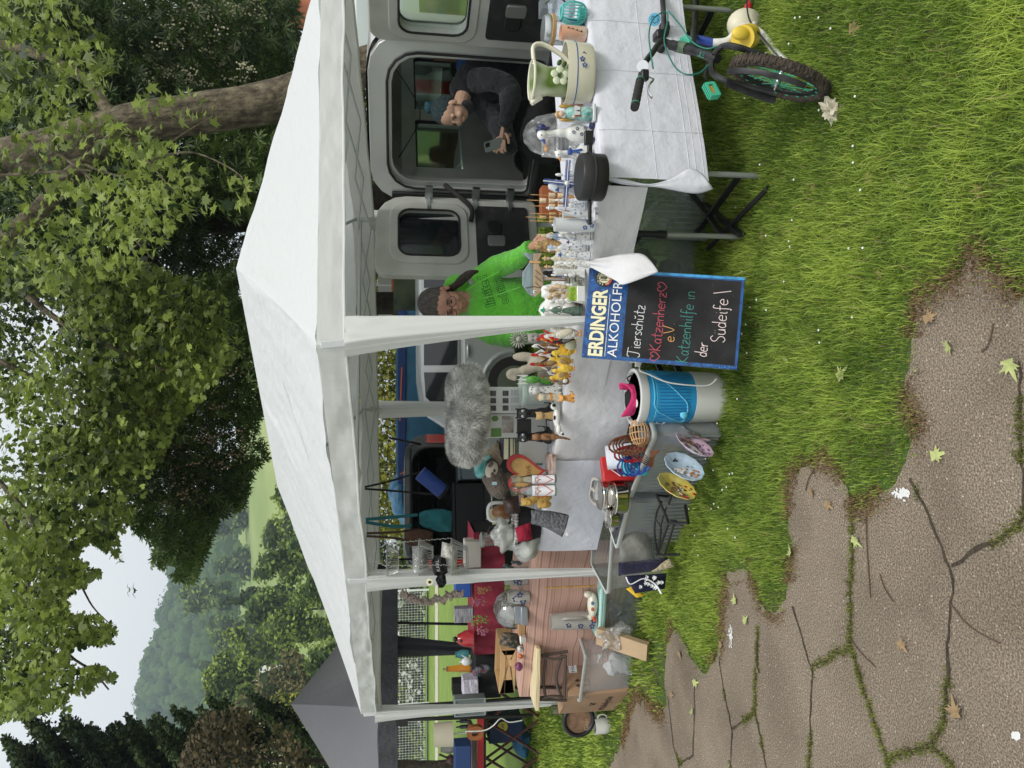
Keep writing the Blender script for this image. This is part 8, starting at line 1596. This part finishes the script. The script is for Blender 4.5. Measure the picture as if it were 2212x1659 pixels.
# ------------------------------------------------------------------ goods on the striped cloth
ST=TZ+.006
def sfig(name,lab,cat,a0,b0,b1,D,rz=0,grp=None,z=ST):p,w,h=slot(a0,b0,b1,D,z);return thing(name,lab,cat,p,rz,grp),w,h
t,w,h=sfig('stoneware_crock','grey stoneware crock with blue leaves and white handles','crock',1098,1276,1306,4.86);part(t,'body',stone,lambda g:g.lathe([(w*.4,0),(w*.5,h*.3),(w*.48,h*.7),(w*.36,h*.95),(w*.38,h),(w*.32,h),(.001,h*.2)]));flower_marks(t,[(-.02,-w*.47,h*.35),(.025,-w*.46,h*.5),(0,-w*.44,h*.7)],.018,cobalt)
t,w,h=sfig('blue_vase','dark stoneware vase with cobalt grapes behind the pole','vase',1090,1246,1268,4.9);part(t,'body',stone,lambda g:g.lathe([(w*.34,0),(w*.5,h*.4),(w*.25,h*.85),(w*.3,h),(.001,h*.2)]));flower_marks(t,[(0,-w*.48,h*.4),(.01,-w*.45,h*.55)],.016,cobalt)
t,w,h=sfig('glass_bowl','big round clear glass bowl turned upside down','bowl',1066,1275,1360,5.15);part(t,'bowl',thin('bowl glass',(.88,.91,.90),.22),lambda g:g.lathe([(w*.42,0),(w*.5,h*.25),(w*.48,h*.55),(w*.33,h*.85),(w*.1,h*.98),(.001,h)]));part(t,'packing_paper',mat('packing paper',(.38,.36,.31),.8,bump=.4,bs=16),lambda g:g.ell((0,0,h*.4),(w*.3,w*.25,h*.32),j=.5))
t,w,h=sfig('metal_tin','open silver grey tin box in front of the glass bowl','tin',1116,1312,1350,4.92,12);part(t,'body',mat('tin grey',(.30,.32,.35),.35,.6),lambda g:(g.box((0,.03,h*.3),(w,.1,h*.6)),g.box((0,.09,h*.7),(w,.01,h*.6))),bev=.003)
t,w,h=sfig('wooden_block','small plain wooden box beside the tin','box',1120,1348,1374,5.0,-10);part(t,'body',mat('raw wood',(.38,.22,.10),.7,var=.15,vs=10,stretch=(1,1,6)),lambda g:g.box((0,.03,h/2),(w,.06,h)),bev=.003)
pillow('floral_bag','dark floral fabric bag slumped on the striped cloth','bag',[(1085,1366),(1078,1392),(1126,1404),(1120,1368)],5.15,.06,mat('dark floral fabric',(.025,.03,.022),.9,col2=(.28,.20,.15),vs=38,cover=.6))
t,w,h=sfig('white_dish','white ribbed dish beside the floral bag','dish',1124,1372,1392,5.0);part(t,'body',porc,lambda g:g.lathe([(w*.3,0),(w*.5,h),(w*.46,h),(.001,h*.1)]))
t,w,h=sfig('wooden_crate','light plywood crate with oval grip hole','crate',1080,1398,1505,5.45,-14);ply=mat('light plywood',(.50,.33,.16),.6,var=.1,vs=8,stretch=(.5,1,5))
part(t,'side',ply,lambda g:(g.ring(rr(-w/2,0,w/2,h,.004),rr(w*.12,h*.3,w*.28,h*.55,.016),-.006,.006),g.box((0,.28,h/2),(w,.012,h)),g.box((-w/2+.006,.14,h/2),(.012,.27,h)),g.box((w/2-.006,.14,h/2),(.012,.27,h)),g.box((0,.14,.006),(w-.02,.26,.01))),bev=.002);part(t,'seam',mat('seam',(.12,.07,.03),.9),lambda g:g.box((0,-.0075,h*.66),(w,.003,.003)))
for k,(lab,a,b,r_,c)in enumerate((('purple glitter ball on the striped cloth in front of the crate',1118,1440,.030,(.20,.04,.12)),('white bobble next to the crate',1116,1402,.022,(.6,.58,.56)),('orange figure on the striped cloth left of the bobble',1122,1418,.018,(.6,.15,.04)))):
    p=at(a,b,5.1);p.z=ST+r_;t=thing('small_ball',lab,'ornament',p);part(t,'ball',mat('ball %d'%k,c,.35,coat=.4,var=.6,vs=60,bump=.2,bs=60),lambda g:g.ell((0,0,0),r_,j=.15))
t,w,h=sfig('twig_bundle','small brown wooden rod standing in front of the striped cloth','rod',1178,1268,1272,4.7,z=.34);part(t,'rod',woodb,lambda g:g.box((0,0,h/2),(.012,.01,h)))
# small things by the striped table near the pole
t,w,h=sfig('picture_frame','small grey framed picture lying near the pole','picture',1110,1226,1250,4.95);part(t,'frame',mat('pale grey frame',(.42,.42,.38),.6),lambda g:g.box((0,0,h/2),(w,.02,h)),bev=.003);part(t,'motif',mat('brown motif',(.1,.05,.03),.6),lambda g:g.ell((0,-.012,h*.5),(w*.25,.004,h*.2),j=.5))
t,w,h=sfig('glass_figures','group of small dark glass ornaments beside the plastic bag','ornament',1080,1212,1240,5.15);part(t,'glass',G((.06,.10,.13),'smoky blue glass',coat=1),lambda g:[g.ell((random.uniform(-.4,.4)*w,random.uniform(-.3,.3)*w,h*random.uniform(.1,.9)),(w*.14,w*.12,h*.12),j=.3)for _ in range(14)])
# ------------------------------------------------------------------ next stall: scissor table, maroon cloth, bric a brac
ND=8.3;NZ=H-(242+(1047-1106)*cs)/(FL*cs+59*sn)*ND
maroon=mat('maroon cloth',(.26,.025,.05),.85,bump=.2,bs=8,var=.2,vs=4);darkw=mat('dark red brown wood',(.07,.022,.018),.5,var=.2)
x0,x1=at(1047,1480,ND).x,at(1047,1800,ND).x
t=thing('scissor_table','low dark brown slatted table with crossed legs in the next stall','table',(x0,ND,0));part(t,'top',darkw,lambda g:[g.box(((x1-x0)/2,.08*k,NZ),(abs(x1-x0),.07,.025))for k in range(8)],smooth=False)
for k in range(4):
    xa=(x1-x0)*k/4;xb=(x1-x0)*(k+1)/4
    for y in(0,.55):part(t,'leg',darkw,lambda g:g.tube([(xa,y,0),(xb,y+.02,NZ-.02)],.016,6));part(t,'leg',darkw,lambda g:g.tube([(xb,y,0),(xa,y+.02,NZ-.02)],.016,6))
def nf(name,lab,cat,box,D=ND,rz=0,grp=None,z=None):
    a0,a1,b0,b1=box;b_=at(a1,(b0+b1)/2,D);p,w,h=slot(a0,b0,b1,D,b_.z);return thing(name,lab,cat,p,rz,grp),w,h
t,w,h=nf('cloth_table','table of the next stall covered to the ground with maroon cloth','table',(1024,1090,1150,1414),7.6)
part(t,'cloth',maroon,lambda g:(g.grid(lambda u,v:(w*(u-.5),.03*math.sin(u*40)*v-.01,h*(1-v)),80,6),g.grid(lambda u,v:(w*(u-.5),.7*v,h),10,3)),smooth=2);part(t,'under_table_shade',matt_black,lambda g:g.box((0,.35,h*.45),(w*.98,.6,h*.9)),smooth=False)  # black block stands in for the shade under the table
t,w,h=nf('black_cloth_table','table with long black cloth next to the maroon one','table',(1028,1082,1412,1510),7.7);part(t,'cloth',matt_black,lambda g:(g.grid(lambda u,v:(w*(u-.5),.03*math.sin(u*20)*v,h*(1-v)),40,4),g.grid(lambda u,v:(w*(u-.5),.6*v,h),6,3)))
toyb=mat('toy blue',(.02,.08,.34),.4);
for nm,lab,cat,box,m,D in(('toy_crate','blue toy crate on the maroon table','crate',(983,1018,1258,1292),toyb,7.6),('board_game','dark boxed game on the maroon table','box',(983,1004,1230,1256),mat('game box',(.10,.05,.05),.5),7.7),('yellow_box','small yellow box on the maroon table','box',(990,1012,1240,1258),mat('toy yellow',(.62,.52,.03),.5),7.5),('clear_box','clear lidded box on the maroon table','box',(995,1026,1236,1262),mat('milky box',(.45,.46,.50),.3),7.4),
                             ('grey_crate','pale cardboard box right of the maroon table','box',(1004,1040,1170,1228),mat('pale card',(.5,.46,.42),.8),7.5),('blue_crate','navy plastic crate at the far left of the red tray','crate',(982,1018,1613,1700),mat('navy crate',(.02,.05,.16),.5),7.9),('blue_case','dark blue case standing behind the wire rack','case',(980,1008,1545,1556),mat('navy crate',(.02,.05,.16),.5),8.1),
                             ('black_case','flat black case standing upright behind the wire rack','case',(978,1012,1478,1506),matt_black,7.9),('white_clothes','stack of white and lilac clothes beside the black case','clothes',(1000,1034,1470,1508),mat('lilac clothes',(.55,.52,.62),.9,bump=.4,bs=16),7.6)):
    t,w,h=nf(nm,lab,cat,box,D);part(t,'body',m,lambda g:g.box((0,.1,h/2),(w,.2,h)),bev=.01)
t,w,h=nf('cd_stack','row of cds standing on the maroon table','cds',(982,1022,1316,1346),7.6);part(t,'cases',mat('cd cases',(.5,.5,.52),.3,col2=(.08,.08,.12),vs=60,det=1,stretch=(.2,.2,6)),lambda g:[g.box((0,.06,h*(k+.5)/12),(w,.12,h/13))for k in range(12)])
t,w,h=nf('red_appliance','red kitchen appliance with black knob on top','appliance',(979,1022,1362,1400),7.5);part(t,'body',mat('red enamel',(.36,.015,.02),.25,coat=.6),lambda g:g.lathe([(w*.5,0),(w*.46,h*.4),(w*.3,h*.7),(w*.25,h*.78),(.001,h*.8)]));part(t,'knob',black,lambda g:(g.ell((0,0,h*.9),(w*.16,w*.16,h*.12)),g.ell((0,-w*.3,h*.62),w*.1)))
t,w,h=nf('glass_lantern','orange glass lantern tapering to a loop, between the tables','lantern',(957,1018,1436,1456),7.4);part(t,'glass',mat('amber lantern',(.55,.22,.02),.2,coat=.6),lambda g:g.lathe([(w*.5,h*.05),(w*.28,h*.85),(.001,h*.86)],n=4));part(t,'frame',brownf,lambda g:(g.lathe([(w*.54,0),(w*.54,h*.06)],n=4),g.lathe([(w*.32,h*.82),(w*.28,h*.88),(.001,h*.92)],n=4),g.tube([(w*.1*math.cos(q),0,h*.97+w*.1*math.sin(q))for q in range(7)],.004,5,closed=True)))
t,w,h=nf('teal_jug','teal jug with grey lid on the maroon table','jug',(984,1012,1404,1424),7.5);part(t,'jug',mat('teal glaze',(.05,.22,.24),.3,coat=.5),lambda g:g.lathe([(w*.4,0),(w*.5,h*.5),(w*.3,h*.9),(w*.35,h),(.001,h)]))
t,w,h=nf('glass_teapot','white and silver teapot beside the teal jug','teapot',(990,1020,1420,1440),7.35);part(t,'body',porcb,lambda g:(g.ell((0,0,h*.4),(w*.45,w*.4,h*.4)),g.ell((0,0,h*.85),w*.1),g.tube([(w*.4,0,h*.4),(w*.7,0,h*.75)],[w*.1,w*.05],8)))
t,w,h=nf('knitted_hats','pile of pink and blue knitted hats on the black cloth','hats',(1018,1058,1436,1462),7.4);part(t,'knitting',mat('mixed wool',(.35,.12,.16),.95,bump=.6,bs=50,col2=(.08,.26,.32),vs=16),lambda g:[g.ell((random.uniform(-.35,.35)*w,random.uniform(-.2,.2)*w,h*random.uniform(.15,.8)),(w*.25,w*.2,h*.2),j=.4)for _ in range(9)])
for lab,bx in(('small pearl string on the maroon cloth, right one',(1030,1062,1268,1282)),('branch of green bead earrings on a wooden tree',(1016,1056,1330,1352)),('branch of pink bead earrings hanging on a wooden tree',(1018,1050,1290,1312)),('branch of green and brown earrings at the left',(1030,1056,1352,1372))):
    t,w,h=nf('jewellery_tree',lab,'jewellery',bx,7.3,grp='jewellery trees on the maroon table');part(t,'tree',woodb,lambda g:(g.cyl((0,0,0),(0,0,h),.006,n=6),[g.tube([(0,0,h*z),(s*w*.45,0,h*(z+.1))],.004,5)for z,s in((.5,-1),(.6,1),(.8,-1),(.85,1))]));part(t,'beads',mat('beads '+lab[:24],random.choice([(.16,.3,.05),(.4,.12,.2),(.45,.2,.1)]),.4),lambda g:[g.ell((random.uniform(-.5,.5)*w,-.01,h*random.uniform(.1,.9)),(.009,.006,.012),n=6,m=4)for _ in range(22)])
t,w,h=nf('wire_rack','grey metal cd rack standing beside the pole','rack',(980,1048,1506,1544),7.3);gm_=mat('grey metal',(.28,.32,.32),.4,.5);part(t,'frame',gm_,lambda g:g.ring(rr(-w/2,0,w/2,h,.01),rr(-w*.44,h*.05,w*.44,h*.95,.008),-.06,.06));part(t,'wires',gm_,lambda g:[g.tube([(-w*.44+w*.88*k/22,-.05,h*.05),(-w*.44+w*.88*k/22,-.05,h*.95)],.003,4)for k in range(23)])
t,w,h=nf('table_lamp','table lamp with square cream shade and orange brown base','lamp',(937,1044,1562,1614),7.6);part(t,'lamp_shade',mat('cream shade',(.62,.58,.46),.9,transl=.3),lambda g:g.lathe([(w*.5,h*.62),(w*.46,h),(w*.44,h),(w*.48,h*.62)],n=32));part(t,'base',mat('orange brown base',(.30,.10,.03),.4,coat=.4),lambda g:g.ring(rr(-.07,0,.07,h*.34,.06),rr(-.03,h*.08,.03,h*.24,.025),-.03,.03));part(t,'stem',white_pl,lambda g:g.cyl((0,0,h*.34),(0,0,h*.66),.007));o_=t.location
part(t,'cord',white_pl,lambda g:g.tube(smooth_path([at(a,b,7.5)-o_ for a,b in((1005,1580),(1045,1578),(1065,1568),(1082,1552),(1100,1560),(1128,1556))],6),.006,6))
t,w,h=nf('red_tray','long red tray with dark board on the scissor table','tray',(1018,1044,1550,1720),8.1);part(t,'red_front',mat('red plastic',(.55,.02,.035),.4),lambda g:g.box((0,0,h*.25),(w,.03,h*.5)));part(t,'board',mat('weathered board',(.22,.17,.16),.8,var=.3,vs=4,stretch=(1,8,8)),lambda g:g.box((-w*.1,.2,h*.6),(w*.8,.3,h*.3),rot(8,0,0)))
t,w,h=nf('blue_bin','navy storage bin with yellow round sticker under the scissor table','box',(1056,1130,1560,1608),8.5);part(t,'body',mat('navy bin',(.008,.025,.09),.5),lambda g:g.box((0,.15,h/2),(w,.3,h)),bev=.01);part(t,'sticker',mat('sticker yellow',(.60,.50,.03),.5),lambda g:g.cyl((w*.25,-.004,h*.6),(w*.25,0,h*.6),.06,n=24));text('Lidl',.05,mat('sticker blue',(.02,.05,.3),.5),t,T(w*.25,-.006,h*.6)@FRONT,'sticker_text')
t,w,h=nf('folded_cloth','light blue cloth bundle on the ground under the scissor table','cloth',(1112,1146,1576,1640),8.6);part(t,'cloth',mat('light blue cloth',(.04,.16,.28),.9,bump=.3,bs=8),lambda g:g.ell((0,.1,h*.5),(w*.5,.2,h*.5),j=.4))
t,w,h=nf('brown_figure','dark brown branched figure behind the blue crate','ornament',(952,984,1626,1659),8.2);part(t,'figure',mat('dark bronze',(.06,.03,.025),.5),lambda g:(g.ell((0,0,h*.3),(w*.3,.05,h*.3),j=.5),g.tube(smooth_path([Vector((0,0,h*.4)),Vector((w*.2,0,h*.7)),Vector((w*.4,0,h*1.1))],4),.012,6),g.tube(smooth_path([Vector((0,0,h*.5)),Vector((-w*.2,0,h*.8)),Vector((-w*.1,0,h*1.1))],4),.01,6)))
t,w,h=nf('grey_vase','round grey vase behind the lamp','vase',(952,984,1604,1630),8.3);part(t,'vase',stone,lambda g:g.lathe([(w*.3,0),(w*.5,h*.45),(w*.3,h*.9),(w*.34,h),(.001,h*.9)]))
t,w,h=nf('glass_carafe','row of small dark bottles on the red tray table','bottles',(985,1010,1556,1562),8.0);part(t,'bottle',glass_dark,lambda g:[g.lathe([(.02,0),(.02,h*.6),(.008,h*.75),(.008,h),(.001,h)],c=(.06*k,0,0))for k in(-1,0)])
# ------------------------------------------------------------------ leaf litter and paint on the paving
lf1=mat('pale fallen leaf',(.38,.42,.16),.8,var=.2,vs=30);lf2=mat('dry fallen leaf',(.28,.19,.10),.9,var=.3,vs=30);V0,F0=tmpl_maple()
def fallen(a,b,s,m,rz,group,lab):
    s*=.78
    p=gnd(a,b,.004);o=MB();o.add([tuple(Vector(v)*s+Vector((0,0,.004+.25*s*abs(v[0])**2*1.6+s*.12*(1-v[1])**2)))for v in V0],[tuple(f)for f in F0]);ob=o.build('fallen_leaf',m,None,smooth=False);ob.location=p;ob.rotation_euler=(R(random.uniform(-12,12)),R(random.uniform(-12,12)),R(rz));tag(ob,lab,'leaf',group)
for a,b,s in((1703,775,.07),(1820,812,.075),(2023,985,.06),(1850,1165,.06),(1712,1195,.065),(1590,1300,.06),(1612,1342,.055),(1503,1475,.06),(1498,1540,.06),(2055,745,.06),(2186,785,.07)):fallen(a,b,s,lf1,random.uniform(0,360),'pale green fallen plane leaves','pale green fallen plane leaf lying on the ground')
for a,b,s in((1640,700,.06),(1755,1060,.05),(1790,1090,.05),(2008,690,.06),(1880,380,.06),(1500,300,.05),(1650,505,.06),(1560,1395,.05),(1470,1410,.06),(1452,1500,.05),(1420,1478,.05),(1640,1450,.04),(1950,1390,.05),(2070,1540,.07),(1905,590,.05),(1660,870,.05),(1845,60,.06),(2120,405,.06),(1760,405,.05),(1388,1385,.05)):fallen(a,b,s,lf2,random.uniform(0,360),'dry brown fallen leaves','dry curled brown leaf lying on the ground')
tw=MB();twm=mat('twig brown',(.09,.06,.04),.9)
for(a,b,a2,b2)in((1760,1010,1740,1060),(1870,1080,1880,1290),(2050,1300,2160,1390),(1900,1240,1930,1300),(2145,700,2120,760),(1830,1370,1890,1440)):
    p,q=gnd(a,b,.004),gnd(a2,b2,.004);o=MB();m_=(p+q)/2+Vector((random.uniform(-.02,.02),random.uniform(-.01,.01),.003));o.tube(smooth_path([p,m_,q],4),.0022,5);tag(o.build('twig',twm),'thin brown twig lying on the paving','twig','twigs on the paving')
wpaint=mat('splashed white paint',(.62,.62,.60),.8)
for lab,a,b,la,lb in(('white paint splash on the paving near the lawn',1948,1066,22,12),('long white chalk streak on the paving',1578,1372,5,34),('small white crumpled paper scrap on the paving',2195,1590,8,7)):
    o=MB();c=gnd(a,b,0)
    for k in range(60):
        q=gnd(a+random.gauss(0,la*.4),b+random.gauss(0,lb*.4),.0035);o.ell(q,(random.uniform(.002,.008),random.uniform(.002,.008),.0008),n=6,m=4)
    tag(o.build('paint_splash',wpaint),lab,'paint mark')
for i,(a,b)in enumerate(((1795,237),)):
    p=gnd(a,b,.03);o=MB();o.ell((0,0,0),(.035,.03,.03),j=1.2,n=16,m=12);ob=o.build('crumpled_flower',mat('withered cream',(.55,.50,.38),.9));ob.location=p;tag(ob,'withered cream bloom lying beside the bicycle tyre','flower')
daisy=mat('daisy white',(.75,.75,.70),.8)
dz_=MB()
for i in range(60):
    b=random.uniform(10,1200);a=random.uniform(1580,1900)if b<800 else random.uniform(1480,1600);p=gnd(a,b,random.uniform(.03,.045));dz_.ell(p,(.005,.005,.003),n=6,m=4)
tag(dz_.build('daisies',daisy),'tiny white daisies scattered through the lawn','daisies',kind='stuff')
# two swifts crossing the sky
bm_=mat('bird dark',(.02,.02,.022),.9);gm2=mat('bird grey',(.45,.47,.48),.9)
for lab,a,b,m in(('dark swift flying in the gap between trees and hill',291,1276,bm_),('pale grey bird flying just above the dark one',279,1274,gm2)):
    p=at(a,b,30);t=thing('flying_bird',lab,'bird',p,0,'birds in the sky');part(t,'body',m,lambda g:(g.ell((0,0,0),(.10,.04,.035)),[g.tube(smooth_path([Vector((0,0,0)),Vector((s*.14,0,.06)),Vector((s*.32,0,.02-.08*(s<0)))],4),[.035,.034,.03,.028,.024,.018,.012,.006,.003],6,flat=.3)for s in(-1,1)],g.tube([(0,0,-.02),(.02,0,-.10)],[.02,.008],5)))
